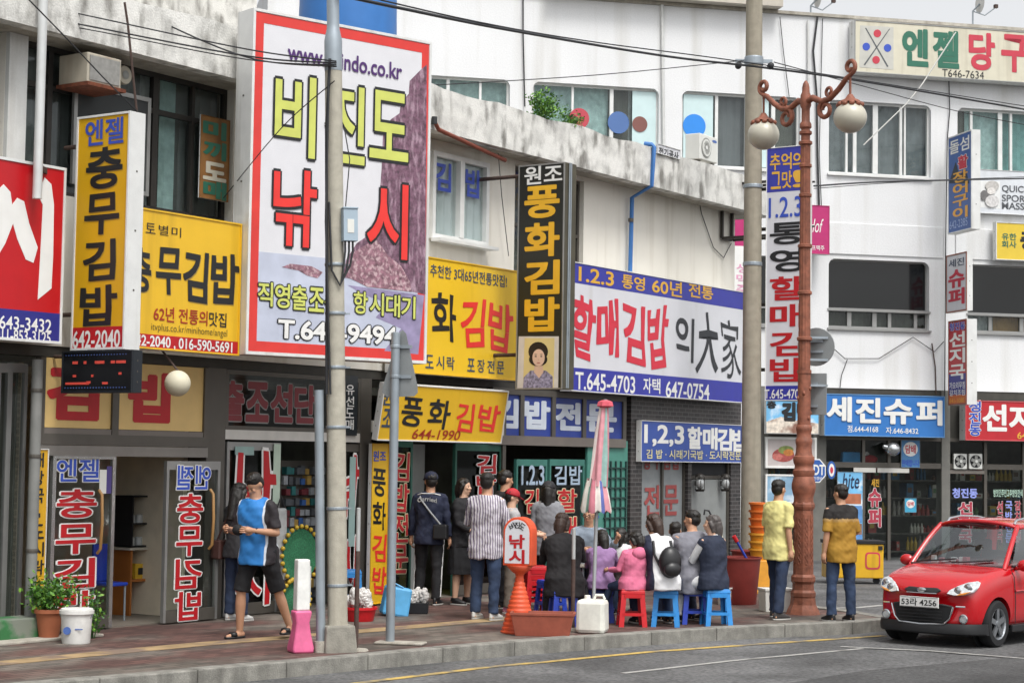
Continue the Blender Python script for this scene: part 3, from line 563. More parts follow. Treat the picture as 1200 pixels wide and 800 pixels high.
# yellow front sign behind it
s = Sign('shop_sign', 'wide yellow sign with black kimbap letters and red number strip beside the tall billboard', A, (150, 241, 283, 262, 280, 417, 150, 407), .8).cab(YEL, .22, fr=.02, fm=YEL)
zb = s.xz(170, 391)[1]; s.band(.02, zb, RED)
s.put('향토별미', 153, 258, 214, 270, BLK, f=hput, gap=.25, bold=.0)
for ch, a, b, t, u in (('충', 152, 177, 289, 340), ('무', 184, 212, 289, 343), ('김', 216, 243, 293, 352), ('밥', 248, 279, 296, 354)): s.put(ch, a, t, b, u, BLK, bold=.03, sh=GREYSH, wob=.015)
s.put('62년 전통의', 180, 358, 243, 376, M('vinyl_brick', 'a03018', .5), bold=.015); s.put('맛집', 245, 365, 265, 382, BLK, bold=.01)
s.put('itvplus.co.kr/minihome/angel', 177, 378, 266, 389, M('vinyl_olive', '5e5326', .6), bold=-.005); s.put('642-2040 , 016-590-5691', 153, 391, 272, 406, WHT, bold=.02); s.done()
# big billboard
PB = Plane(A.P(A.at(292, 200, .92)[0], 0, .92)[:2], 50)
s = Sign('billboard', 'huge white billboard with red border, yellow and red letters and a mauve sea cliff picture', PB, (297, 12, 507, 47, 498, 428, 287, 413), 0, cat='billboard').cab(M('billboard_pale', 'd6d6da', .4, var=.03), .34, fr=.035); W, H = s.W, s.H
BRED = M('border_red', 'd23832', .45, streak='d88a62', sk=(.72, .9)); b = MB()
for q in ((.04, W-.04, .04, .16), (.04, W-.04, H-.16, H-.04), (.04, .15, .16, H-.16), (W-.15, W-.04, .16, H-.16)): b.box(q[0], q[1], -.003, .001, q[2], q[3], BRED)
b.build('border', s.t)
b = MB(); sea = M('print_sea', 'b9bfd0', .5, var=.12, scale=3); b.box(.15, W-.15, -.002, .001, .16, 1.2, sea)
clf = M('print_cliff', '6e4f60', .5, var=.5, scale=16, streak='a88c9b', ss=16, sv=.3, sk=(.5, .64), grain=.16, gs=45); clf2 = M('print_cliff_base', '8a6470', .5, var=.55, scale=14, streak='c4a9ad', ss=20, sv=.9, sk=(.5, .62), grain=.16, gs=45); shade = M('print_water_mauve', '8d84a4', .5, var=.25, scale=6)
def pic(pts, mat, y): b.plate([(s.xz(*p)[0], s.xz(*p)[1]) for p in pts], y, y+.002, mat)
s_ = s
pic([(500, 76), (495, 80), (480, 95), (479, 110), (470, 120), (468, 133), (458, 140), (449, 155), (447, 200), (443, 250), (440, 270), (418, 285), (405, 305), (402, 325), (498, 345)], clf, -.004)
pic([(402, 322), (415, 295), (440, 280), (455, 300), (470, 312), (480, 330), (482, 342), (430, 336)], clf2, -.006)
pic([(407, 334), (497, 346), (490, 415), (450, 411), (470, 385), (440, 372), (455, 355), (425, 345)], shade, -.0035)
pic([(330, 313), (340, 309), (365, 312), (378, 319), (372, 326), (360, 323), (350, 317)], clf2, -.005)
b.build('printed_picture', s.t)
PUR = M('vinyl_purple', '4d2a6a', .5); LY = M('vinyl_pale_yellow', 'c6cc66', .5); BR_ = M('vinyl_bright_red', 'e0342e', .5)
s.put('www.bijindo.co.kr', 337, 51, 471, 77, PUR, y=-.008, bold=.02)
def slab(chs, mat, y=-.01, w_=.035):
    for ch, xl, yt, xr, yb in chs: s.put(ch, xl, yt, xr, yb, mat, y=y, bold=.02, out=BLK, ow=w_)
slab((('비', 323, 85, 369, 180), ('진', 383, 97, 427, 188), ('도', 434, 105, 478, 184)), LY); slab((('낚', 321, 196, 370, 286), ('시', 431, 212, 477, 300)), BR_)
for ch, x in zip('직영출조선', (302, 322, 342, 362, 380)): s.put(ch, x, 330+(x-302)*.11, x+17, 358+(x-302)*.11, LY, y=-.01, bold=.02, out=BLK, ow=.05)
for ch, x in zip('항시대기', (414, 433, 452, 470)): s.put(ch, x, 341+(x-414)*.1, x+16, 367+(x-414)*.1, LY, y=-.01, bold=.02, out=BLK, ow=.05)
s.put('T.641-9494', 326, 374, 464, 396, WHT, y=-.01, bold=.03, out=BLK, ow=.045); s.done()
b = MB()
for x in (.4, 2.2):
    for z in (.6, H-.5): b.tube([(x, .33, z), (x, .9+.3*x, z)], .03, RUST)
b.build('bracket', s.t)
# yellow front sign of the second kimbap shop
BRUSH = dict(bold=.02, wob=.035)
s = Sign('shop_sign', 'yellow sign with black and red brush letters between the billboard and the black projecting sign', A, (470, 295, 607, 318, 605, 448, 465, 434), .3).cab(M('sign_yellow2', 'e8be28', .4, var=.04, scale=2, streak='c79c1c', sk=(.62, .95)), .22, fr=.02, fm=YEL)
s.put('추천한 3대65년전통맛집!', 504, 309, 594, 324, M('vinyl_slate', '3a4a5e', .5), bold=.012)
s.put('풍', 472, 338, 500, 388, BLK, **BRUSH); s.put('화', 506, 343, 535, 398, BLK, **BRUSH); s.put('김', 541, 349, 568, 405, BR_, **BRUSH); s.put('밥', 573, 353, 600, 410, BR_, **BRUSH)
s.put('도시락 포장전문', 497, 415, 592, 431, M('vinyl_slate', '3a4a5e', .5), f=hput, gap=.25, bold=.012); s.done()
# tilted lower yellow sign
s = Sign('awning_sign', 'tilted yellow kimbap signboard with phone number low over the shop door', A, (445, 447, 590, 458, 585, 522, 438, 513), .35).cab(M('sign_yellow3', 'e2b526', .4, var=.04, scale=2, streak='c79c1c', sk=(.6, .95)), .08, fr=.018, fm=WHT)
s.t.rotation_euler = (R(9), 0, A.rz)
s.put('원', 442, 452, 455, 474, M('vinyl_slate', '3a4a5e', .5), bold=.02); s.put('조', 445, 478, 457, 500, M('vinyl_slate', '3a4a5e', .5), bold=.02)
s.put('풍', 466, 464, 491, 499, BLK, **BRUSH); s.put('화', 498, 467, 523, 501, BLK, **BRUSH); s.put('김', 531, 471, 551, 505, BR_, **BRUSH); s.put('밥', 557, 473, 581, 505, BR_, **BRUSH)
s.put('644-1990', 482, 502, 538, 514, M('vinyl_brick', 'a03018', .5), bold=.01, shear=.15); s.done()
# black projecting sign with a portrait
P2 = perp(A, 8.5)
s = Sign('projecting_sign', 'black projecting sign with yellow vertical letters above a portrait photograph', P2, None, 0, rect=(.78, 1.56, 2.94, 6.12)).cab(M('sign_black', '232420', .4), .3, side=M('cabinet_brown', '4a4638', .6, var=.2), fr=.02, fm=ALU)
s.put('원조', 615, 196, 659, 217, WHT, bold=.02)
for ch, a, b in (('풍', 220, 256), ('화', 263, 301), ('김', 307, 345), ('밥', 350, 388)): s.put(ch, 616, a, 655, b, M('vinyl_amber', 'e5b02a', .5), bold=.035)
def pr(pts, mat, y): s.m.plate([s.xz(*p) for p in pts], y, y+.0015, mat)
def ell(cx, cy, rx, ry, n=20): return [(cx+rx*math.cos(2*math.pi*i/n), cy+ry*math.sin(2*math.pi*i/n)) for i in range(n)]
pr([(608, 394), (655, 394), (654, 456), (606, 456)], M('photo_paper', 'cfcac4', .5), -.002)
pr([(615, 396), (650, 396), (649, 455), (613, 455)], M('photo_backdrop', 'd8c68a', .5, var=.12, scale=1.2), -.004)
pr([(613, 455), (614, 442), (622, 434), (640, 434), (648, 441), (648, 455)], M('photo_blouse', '8b87a0', .6, var=.7, scale=26), -.006)
pr([(627, 425), (636, 425), (637, 436), (632, 443), (626, 436)], M('photo_skin', 'd8b7a0', .6), -.0065)
HP = M('photo_hair', '1d1716', .6); pr(ell(631, 412, 11.5, 11.5), HP, -.007); pr(ell(631, 421, 10.8, 8), HP, -.0068)
pr(ell(631.5, 419, 7.2, 10), M('photo_face', 'dcbba6', .6), -.009)
for x in (628.3, 634.8): pr(ell(x, 417.5, 1.3, .7, 8), HP, -.0105); pr(ell(x, 415.2, 1.7, .4, 8), HP, -.0105)
pr(ell(631.5, 425, 2.1, .7, 10), M('photo_lips', 'b26b64', .6), -.0105); pr(ell(631.6, 421.3, .8, .5, 8), M('photo_skin_shade', 'c79c88', .6), -.0105)
s.done(); b = MB()
for z in (.5, s.H-.12): b.tube([(-.78, .15, z), (.02, .15, z)], .028, RUST)
for x in (.3, .42): b.tube([(s.W+.002, .07*x*5, .02), (s.W+.012, .07*x*5, s.H)], .012, STEEL)
b.build('bracket', s.t)
# blue and white fascia sign
s = Sign('shop_sign', 'large white sign with blue bands, red and black brush letters above the dark brick wall', A, (672, 305, 876, 344, 874, 473, 668, 457), .3).cab(M('sign_pale', 'd2d3d8', .4, var=.04, scale=2, streak='b9b7b2', sk=(.58, .95), ss=3), .2, fr=.015, fm=WHT)
z1 = s.xz(672, 331)[1]; z0 = s.xz(668, 430)[1]; s.band(z1, s.H-.015, M('sign_blue', '33379a', .4)); s.band(.015, z0, MATS['sign_blue'])
s.put('1.2.3', 678, 312, 719, 329, GLD, bold=.02); s.put('통영', 728, 321, 756, 337, GLD, bold=.02, f=hput); s.put('60년', 764, 325, 799, 343, GLD, bold=.02); s.put('전통', 806, 331, 836, 347, GLD, bold=.02, f=hput)
RB = M('vinyl_crimson', 'cc2f42', .5); KB = M('vinyl_charcoal', '2f3136', .5); BR2 = dict(bold=.03, wob=.05)
for ch, a, b, t, u in (('할', 672, 696, 347, 419), ('매', 700, 725, 350, 418), ('김', 730, 755, 354, 424), ('밥', 760, 783, 358, 430)): s.put(ch, a, t, b, u, RB, **BR2)
for ch, a, b, t, u in (('의', 792, 812, 369, 421), ('大', 817, 841, 367, 436), ('家', 845, 867, 371, 440)): s.put(ch, a, t, b, u, KB, bold=.02 if ch != '家' else .0, wob=.05)
s.put('T.645-4703', 674, 435, 744, 456, WHT, bold=.015); s.put('자택', 753, 442, 774, 460, WHT, bold=.015, f=hput); s.put('647-0754', 780, 446, 831, 465, WHT, bold=.015); s.done()
# small blue sign
s = Sign('shop_sign', 'small blue kimbap sign with white numerals fixed on dark brick', A, (750, 490, 877, 500, 877, 543, 752, 540), .1).cab(M('sign_blue2', '35509c', .4, var=.08), .09, fr=.012, fm=WHT)
s.put('1,2,3', 755, 497, 801, 522, WHT, bold=.03); [s.put(ch, a, 500+i, a+16, 525+i, WHT, bold=.04) for i, (ch, a) in enumerate(zip('할매김밥', (806, 824, 841, 858)))]
s.put('김 밥 · 시래기국밥 · 도시락전문', 757, 526, 868, 537, M('vinyl_straw', 'd8cf9a', .5), bold=.012); s.done()
# white vertical sign on the concrete pole
PP = Vector((3.98, 30.1)); P3 = Plane(PP, 124)
s = Sign('pole_sign', 'tall white vertical sign with blue ends, red and black letters, mounted on concrete pole', P3, None, 0, rect=(.1, .83, 2.95, 7.02)).cab(M('sign_pale', 'd9dade', .4), .16, fr=.012, fm=WHT)
z1 = s.xz(897, 226)[1]; z0 = s.xz(895, 452)[1]; s.band(z1, s.H-.012, MATS['sign_blue']); s.band(.012, z0, MATS['sign_blue'])
s.put('추억의', 902, 181, 942, 200, GLD, bold=.02, f=hput); s.put('그맛!', 903, 202, 942, 222, GLD, bold=.02, f=hput); s.put('1.2.3', 901, 232, 940, 256, NVO, bold=.01)
for ch, a, b, m_ in (('통', 262, 287, BLK), ('영', 293, 319, BLK), ('할', 325, 352, RED), ('매', 357, 384, RED), ('김', 389, 417, RED), ('밥', 420, 447, RED)): s.put(ch, 903, a, 942, b, m_, bold=.03)
s.put('T.645-4703', 896, 456, 941, 467, WHT, bold=.01); s.done()
b = MB()
for z in (.5, 1.55, s.H-1.3, s.H-.65): b.tube([(-.12, .08, z), (.01, .08, z)], .03, DARKF)
b.build('bracket', s.t)
# signs on the white building
s = Sign('roof_sign', 'long cream roof sign with crossed cues, green and red letters above the top windows', B, (1003, 25, 1275, 41, 1275, 101, 1000, 86), .35).cab(M('sign_cream', 'cfcab6', .5, var=.05, streak='a9a18d', sk=(.5, .85)), .3, fr=.02, fm=ALU)
GRN = M('vinyl_green', '2c6b56', .5); CR = M('vinyl_rose', 'c0384a', .5); PAN = M('billiard_panel', 'bdbcb4', .5)
def pr(pts, mat, y): s.m.plate([s.xz(*p) for p in pts], y, y+.003, mat)
pr([(1008, 30), (1047, 32), (1047, 82), (1007, 79)], PAN, -.004)
for q in ([(1013.5, 33), (1015, 33), (1041, 78), (1039.5, 79)], [(1042, 34), (1043, 34), (1013.5, 77), (1012, 76)]): pr(q, M('cue_grey', '55595c', .5), -.007)
for x, y, m_ in ((1028, 39.5, CR), (1026.5, 70.5, CR), (1015, 55, NVO), (1040, 56.5, NVO)): pr(ell(x, y, 4.4, 4.6), m_, -.009)
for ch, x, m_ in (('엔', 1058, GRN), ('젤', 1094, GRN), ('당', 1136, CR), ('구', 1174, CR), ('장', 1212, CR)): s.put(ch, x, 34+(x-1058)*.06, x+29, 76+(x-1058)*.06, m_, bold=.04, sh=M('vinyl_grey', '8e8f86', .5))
s.put('T646-7634', 1104, 81, 1153, 90, BLK, bold=0); s.done()
PBp = perp(B, 2.06)
s = Sign('projecting_sign', 'blue projecting sign with orange letters, highest on the white building corner', PBp, None, 0, rect=(.37, 1.5, 7.04, 9.2)).cab(M('sign_steel_blue', '3f5f9c', .5), .2, fr=.03)
s.put('돌섬', 1113, 166, 1136, 182, WHT, bold=.02); pr([(1112, 215), (1120, 190), (1124, 205), (1132, 200), (1136, 215)], M('print_islet', '2d3540', .6, var=.3), -.003); s.put('활', 1123, 184, 1134, 199, CR, bold=.04, out=WHT, ow=.04)
for i, ch in enumerate('장어구이'): s.put(ch, 1117, 203+14*i, 1134, 216+14*i, M('vinyl_orange', 'dda33a', .5), bold=.03)
s.put('642-2385', 1113, 260, 1134, 269, M('vinyl_mist', '9fb2d8', .5), bold=0); s.done()
s = Sign('projecting_sign', 'white projecting sign with red supermarket letters, middle one on the white corner', PBp, None, 0, rect=(.28, 1.26, 5.3, 6.58)).cab(M('sign_pale', 'd9dade', .4), .14, fr=.03, fm=M('rim_rusty', '8a5a4a', .7, var=.2))
s.put('세진', 1112, 305, 1130, 314, M('vinyl_slate', '3a4a5e', .5), bold=.02); s.put('슈', 1112, 318, 1130, 338, CR, bold=.04); s.put('퍼', 1112, 340, 1130, 358, CR, bold=.04); s.done()
s = Sign('projecting_sign', 'narrow red projecting sign with white letters, lowest on the white building corner', PBp, None, 0, rect=(.39, 1.26, 3.27, 5.12)).cab(M('sign_red2', 'b3222c', .45), .24, fr=.03, fm=M('rim_rusty', '8a5a4a', .7))
s.put('청진동', 1113, 379, 1131, 388, NVO, bold=.03, out=WHT, ow=.03)
for i, ch in enumerate('선지국'): s.put(ch, 1113, 390+19*i, 1131, 407+19*i, WHT, bold=.03)
s.band(.22, .68, NAVY); s.band(.035, .215, M('strip_orange', 'c4682c', .5)); s.put('가오리무침', 1113, 448, 1131, 456, WHT, bold=.01); s.put('갈치조림', 1113, 457, 1131, 464, WHT, bold=.01); s.put('641-1080', 1113, 467, 1130, 472, M('vinyl_orange', 'dda33a', .5), bold=0); s.done()
s = Sign('banner', 'pale banner with grey lettering and a drawing under the corner top window', B, (1147, 198, 1290, 206, 1290, 256, 1147, 250), .12, cat='banner').cab(M('banner_pale', 'cfd3d8', .6), .05, fr=.01)
s.put('QUICK', 1174, 217, 1207, 226, M('vinyl_dim', '54575c', .5), bold=.02); s.put('SPORTS', 1174, 228, 1213, 236, MATS['vinyl_dim'], bold=.02); s.put('MASSAGE', 1174, 237, 1222, 245, MATS['vinyl_dim'], bold=.02)
pr([(1149, 212), (1172, 213), (1172, 245), (1149, 243)], M('print_white', 'dddedd', .6), -.003)
for q, m_ in ((ell(1162, 218, 8, 6), 'b9b6b2'), (ell(1153, 229, 5, 6), '6d6b6b'), (ell(1161, 224, 5, 4), 'd8d4d0'), (ell(1162, 236, 8, 7), 'c9c7c6')): pr(q, M('print_'+m_, m_, .6, var=.2, scale=20), -.005-.0004*len(s.m.f)/30)
s.done()
s = Sign('shop_sign', 'yellow company sign with green letters beneath the pale banner', B, (1167, 260, 1300, 266, 1300, 310, 1167, 304), .3).cab(M('sign_yellow4', 'd8bb3c', .5, var=.05), .15, fr=.02)
s.put('유한', 1174, 273, 1191, 281, GRN, bold=.02); s.put('회사', 1174, 282, 1191, 290, GRN, bold=.02); s.put('충무관광', 1196, 270, 1280, 292, BLK, bold=.04); s.done()
s = Sign('shop_sign', 'bright blue supermarket sign with thick white letters over the shop windows', B, (966, 459, 1107, 466, 1107, 514, 966, 509), .35).cab(M('sign_azure', '2f73bb', .45, var=.05), .28, fr=.02, fm=M('rim_blue', '5f90c0', .5))
for ch, a, b in (('세', 969, 997), ('진', 1003, 1031), ('슈', 1036, 1068), ('퍼', 1074, 1103)): s.put(ch, a, 465+(a-969)*.04, b, 493+(a-969)*.04, WHT, bold=.04, sh=M('vinyl_grey', '8e8f86', .5), y=-.02)
s.put('점.644-4168', 993, 498, 1029, 506, WHT, bold=.01); s.put('자.646-8432', 1038, 500, 1076, 508, WHT, bold=.01); s.done()
s = Sign('shop_sign', 'red soup shop sign with white letters above the two wall fans', B, (1131, 467, 1290, 474, 1290, 520, 1131, 514), .35).cab(M('sign_red2', 'b3222c', .45), .28, fr=.02, fm=M('rim_red', 'c0585c', .5))
[s.put(ch, 1136, 469+14*i, 1149, 482+14*i, NVO, bold=.03, out=WHT, ow=.04) for i, ch in enumerate('청진동')]
[s.put(ch, 1152+31*i, 474+i, 1179+31*i, 504+i, WHT, bold=.04) for i, ch in enumerate('선지국집')]; s.put('641-1080', 1192, 506, 1235, 514, M('vinyl_orange', 'dda33a', .5), bold=.02); s.done()
PINK = M('sign_magenta', 'b3286a', .45)
s = Sign('shop_sign', 'magenta bar sign with white script beside the tall white pole sign', B, (940, 240, 972, 241, 972, 298, 940, 297), .5).cab(PINK, .2, fr=.012, fm=PINK)
s.put('Hof', 947, 256, 965, 272, WHT, bold=.0, shear=.35); s.put('호프맥주', 946, 287, 966, 293, WHT, bold=.01); s.done()
s = Sign('shop_sign', 'narrow magenta and white sign seen through the empty black cage', B, (857, 235, 881, 236, 881, 352, 857, 351), .8).cab(PINK, .2, fr=.012, fm=PINK)
s.band(.012, 1.15, WHT); s.put('생맥주', 863, 308, 877, 345, M('vinyl_pink', 'd79ab8', .5), bold=.02, f=vput); s.done()
# picture boards beside the supermarket
def board(label, pts, off, face, fn=None, d=.06, fr=.015, name='poster_board', fm=ALU):
    s = Sign(name, label, B, pts, off, cat='poster').cab(face, d, fr=fr, fm=fm)
    if fn: fn(s)
    return s.done()
SKY_ = M('print_sky', '6fb0da', .5, var=.3, scale=1.6, spots='dfe8ee')
def f1(s):
    s.m.plate([s.xz(*p) for p in ((898, 494), (915, 488), (930, 492), (959, 496), (959, 508), (898, 507))], -.004, -.002, M('print_food', 'd8cdbf', .5, var=.3, scale=12, spots='7c4a36'))
    s.put('김밥', 917, 472, 950, 492, BLK, y=-.006, bold=.08); s.put('충', 899, 470, 909, 478, BLK, y=-.006, bold=.06)
board('blue sky picture board with dark letters and food, under the tall pole sign', (897, 468, 960, 470, 960, 509, 897, 508), .3, SKY_, f1)
def f2(s):
    for q, c_ in ((ell(918, 533, 13, 8), '9e4a46'), (ell(921, 527, 9, 5), '7d8a4a'), (ell(924, 530, 6, 4), 'c07a3a'), (ell(911, 535, 6, 4), 'b86a62')): s.m.plate([s.xz(*p) for p in q], -.004-.0006*len(s.m.f)/22, -.002, M('print_'+c_, c_, .5, var=.3, scale=14))
board('white framed food photograph board above the sea picture, behind the iron lamp post', (897, 511, 957, 513, 957, 549, 897, 548), .1, M('print_plate', 'bdb4b2', .5, var=.1), f2, fm=WHT, fr=.05)
board('framed blue sea picture board behind the man in the yellow shirt', (897, 555, 935, 556, 935, 590, 897, 589), .1, M('print_seaview', '86a9c4', .5, var=.25, scale=2, spots='dbe4ea'), None, fm=WHT, fr=.04)
def f3(s):
    s.put('hite', 987, 554, 1007, 572, M('print_navy', '1f2a4a', .5), bold=.01, shear=.2)
    for q, c_, y in (((985, 578, 1009, 590), 'b06a4a', -.003), ((983, 592, 1010, 612), '5d8fc9', -.003), ((983, 613, 1010, 640), '8f6a5a', -.003), ((995, 626, 1010, 650), '5d8fc9', -.005)):
        x0, x1, z0, z1 = s.R(*q); s.m.lathe([((x1-x0)/2, z0), ((x1-x0)/2*1.02, (z0+z1)/2), ((x1-x0)/2*.98, z1)], M('print_'+c_, c_, .5, var=.2, scale=8), 4 if q[1] > 600 else 4, ((x0+x1)/2, 0, 0)) if False else s.m.box(x0, x1, y, y+.002, z0, z1, M('print_'+c_, c_, .5, var=.25, scale=6))
board('tall beer poster in blue and orange beside the supermarket door', (981, 552, 1011, 553, 1011, 655, 981, 654), .03, SKY_, f3, .02, .004)
def f4(s): s.m.plate([s.xz(*p) for p in ell(1067, 526, 8.5, 8.5)], -.004, -.002, WHT); s.put('담배', 1061, 521, 1073, 531, CR, y=-.006, bold=.03); s.put('판매합니다', 1057, 538, 1077, 546, NVO, bold=.02)
board('blue tobacco notice with white disc in the upper shop window', (1056, 515, 1078, 516, 1078, 548, 1056, 547), .03, M('poster_blue', '4a7fae', .5, var=.08), f4, .02, .004, 'notice')
def f5(s): s.m.plate([s.xz(*p) for p in ell(1067, 590, 5, 5)], -.004, -.002, WHT); s.put('담배', 1063.5, 587.5, 1070.5, 592.5, CR, y=-.006, bold=.03)
board('small square blue tobacco notice stuck on the shop door glass', (1060, 583, 1074, 583, 1074, 600, 1060, 600), .03, M('poster_cyan', '3f9cc0', .5), f5, .012, .003, 'notice')
# blue alarm plates
s = Sign('alarm_plate', 'octagonal blue alarm company plate with white letters by the lamp post', B, (943, 537, 968, 537, 968, 566, 943, 565), .45, cat='sign'); c = MB(); q = [(math.cos(R(22.5+45*i))*.5*s.W*1.06+s.W/2, math.sin(R(22.5+45*i))*.5*s.H*1.06+s.H/2) for i in range(8)]
c.plate(q, 0, .03, WHT); q2 = [(s.W/2+(x-s.W/2)*.9, s.H/2+(z-s.H/2)*.9) for x, z in q]; c.plate(q2, -.004, .0, M('plate_blue', '2c5aa5', .4)); c.build('plate', s.t)
s.put('ADT', 946, 544, 966, 556, WHT, y=-.006, bold=.03); s.put('무인경비', 949, 558, 963, 562, WHT, y=-.006, bold=.01); s.done()
s = Sign('alarm_plate', 'small oval blue plate with red centre beside the octagonal plate', B, (970, 541, 979, 541, 979, 560, 970, 560), .3, cat='sign'); c = MB(); c.plate([(s.W/2+s.W*.55*math.cos(t), s.H/2+s.H*.55*math.sin(t)) for t in np.linspace(0, 2*math.pi, 21)[:-1]], 0, .03, M('plate_blue', '2c5aa5', .4))
c.plate([(s.W/2+s.W*.36*math.cos(t), s.H/2+s.H*.4*math.sin(t)) for t in np.linspace(0, 2*math.pi, 21)[:-1]], -.004, .001, WHT); c.plate([(s.W/2+s.W*.2*math.cos(t), s.H/2+s.H*.2*math.sin(t)) for t in np.linspace(0, 2*math.pi, 21)[:-1]], -.008, -.003, CR); c.build('plate', s.t)
# wooden board on the upper window, vertical yellow strips by the doors
s = Sign('board_sign', 'worn plywood board with green and white letters in the dark upper window', A, (234, 134, 268, 141, 268, 238, 235, 231), .03).cab(M('plywood', '8d6233', .7, var=.18, scale=6, streak='6a4724'), .02, fr=.004, fm=M('plywood', '8d6233'))
for ch, a, m_ in (('미', 140, GRN), ('끼', 164, GRN), ('도', 189, M('vinyl_bone', 'c8c2b0', .6)), ('매', 211, GRN)): s.put(ch, 239, a, 264, a+20, m_, bold=.05)
s.done()
s = Sign('door_sign', 'narrow yellow strip with black vertical letters by the glass door with the potted plant', A, (36, 525, 54, 526, 54, 722, 36, 725), .1).cab(M('sign_ochre2', 'c99a1c', .45), .06, fr=.01)
for i, ch in enumerate('해장국·도시락·주문'):
    if ch == '·': x0, x1, a, b = s.R(43, 538+21*i, 47, 543+21*i); s.m.box(x0, x1, -.004, -.001, a, b, BLK)
    else: s.put(ch, 38, 530+21*i, 51, 547+21*i, BLK, bold=.02)
s.done()
s = Sign('door_sign', 'bright yellow strip with blue, black and red vertical letters behind the steel sign post', A, (436, 519, 455, 520, 453, 706, 433, 708), .12).cab(M('sign_yellow', 'e4b626'), .06, fr=.01, fm=YEL)
s.put('원조', 437, 528, 452, 540, NVO, bold=.03)
for ch, a, m_ in (('풍', 549, BLK), ('화', 588, BLK), ('김', 626, BR_), ('밥', 664, BR_)): s.put(ch, 437, a, 452, a+32, m_, **BRUSH)
s.done()
# LED board
s = Sign('message_board', 'black scrolling message board with red lights hanging under the tall yellow sign', perp(A, .55), None, 0, rect=(.22, 1.28, 2.6, 3.05), cat='sign').cab(M('led_black', '101216', .35), .14, side=M('led_case', '1b2026', .4), fr=.02)
LEDR = M('led_red', 'c8483c', .5, emit=.12); LEDB = M('led_blue', '4a5f9a', .5, emit=.1)
for i in range(22): s.m.box(.05+.043*i, .062+.043*i, -.004, -.001, .4, .412, LEDB); s.m.box(.05+.043*i, .062+.043*i, -.004, -.001, .05, .062, LEDB)
for i, (a, b) in enumerate(((.16, .24), (.33, .37), (.5, .64), (.74, .8), (.82, .96))): s.m.box(a, b, -.004, -.001, .31, .34, LEDR)
for a, b, z in ((.06, .42, .09), (.62, .7, .09), (.17, .22, .17), (.45, .48, .17), (.86, .9, .19), (.38, .44, .1)): s.m.box(a, b, -.0045, -.001, z, z+.025, LEDR)
s.done(); b = MB(); b.tube([(.5, .07, s.H), (.5, .07, s.H+.05)], .02, RUST); b.tube([(-.2, .07, s.H-.05), (.02, .07, s.H-.05)], .02, RUST); b.build('bracket', s.t)
# ================================================================ street furniture
def pt(px, py, Y): d = ray(px, py); t = Y/d.y; return Vector((d.x*t, d.y*t, HC+d.z*t))
def G2(px, py, z=0.): return ground(px, py, z)
POLEC = M('pole_concrete', 'aba698', .9, var=.12, scale=10, bump=.4, streak='857f71', sk=(.5, .85)); CABLE = M('black_cable', '26272a', .6)
# near utility pole
p0 = G2(396, 763); TILT = R(.0)
t = thing('utility_pole', 'grey concrete utility pole with meter box and hanging cables in front of the billboard', 'utility pole', p0, R(20)); t.rotation_euler = (R(-.3), R(-1.6), R(20)); D = p0.y
def zpx(py, base): return HC+(ray(600, py+(ROLL*0)).z/ray(600, py).y)*base.y-.015*((base.x/base.y))*base.y*0
zt = zpx(85, p0)
b = MB(); b.lathe([(.105, .26), (.1, .3), (.098, 1.5), (.088, zt)], POLEC, 28)
b.build('shaft', t, True)
b = MB(); b.lathe([(.09, zt-.02), (.092, zt), (.092, zt+.3), (.066, zt+.42), (.064, 6.4), (.06, 9.5)], STEEL, 24); b.build('steel_cap', t, True)
b = MB(); b.taper(-.17, .17, -.15, .15, -.02, .27, .88, M('base_grey', '86837a', .95, var=.2, scale=10, bump=.5)); b.build('base_block', t, bevel=.02)
b = MB(); b.tube([(-.185, -.03, 0), (-.185, -.03, zpx(460, p0))], .048, STEEL, 14); b.tube([(-.185, -.03, .0), (-.185, -.03, .12)], .07, CONC, 12); b.build('conduit', t, True)
b = MB(); z = zpx(287, p0); b.box(.05, .2, -.17, -.05, z, z+.33, M('box_bluegrey', '9fb0bd', .5, var=.05)); b.box(.045, .205, -.18, -.04, z+.33, z+.345, MATS['box_bluegrey']); b.box(.09, .16, -.174, -.168, z+.08, z+.22, M('paper_white', 'd8d8d2', .8)); o = b.build('meter_box', t, bevel=.006)
b = MB()
for i, x in enumerate((.08, .12, .16)): b.tube([(x, -.11, z), (x, -.11, z-.1), (x-.03, -.11, z-.35+.05*i), (.02, -.12, z-.45), (-.06, -.1, z-.3), (-.08, -.09, z+.4)], .011, CABLE, 6)
b.tube([(-.11, -.05, zpx(465, p0)), (-.1, -.06, z), (-.1, -.08, zpx(160, p0)), (-.06, -.09, zpx(75, p0))], .016, CABLE, 6); b.tube([(-.08, -.09, zpx(465, p0)), (-.12, -.1, z+.2), (-.08, -.1, zpx(120, p0))], .011, CABLE, 6)
b.tube([(.1, -.02, zpx(150, p0)), (.16, -.02, zpx(190, p0)), (.1, -.06, z+.35)], .006, CABLE, 6); b.build('cable_loop', t, True)
for pyb in (315, 372, 435, 505, 600, 690):
    b = MB(); zz = zpx(pyb, p0); b.lathe([(.104, zz), (.106, zz+.006), (.106, zz+.024), (.104, zz+.03)], STEEL, 24); b.box(.1, .15, -.02, .02, zz+.005, zz+.02, STEEL); b.build('band', t)
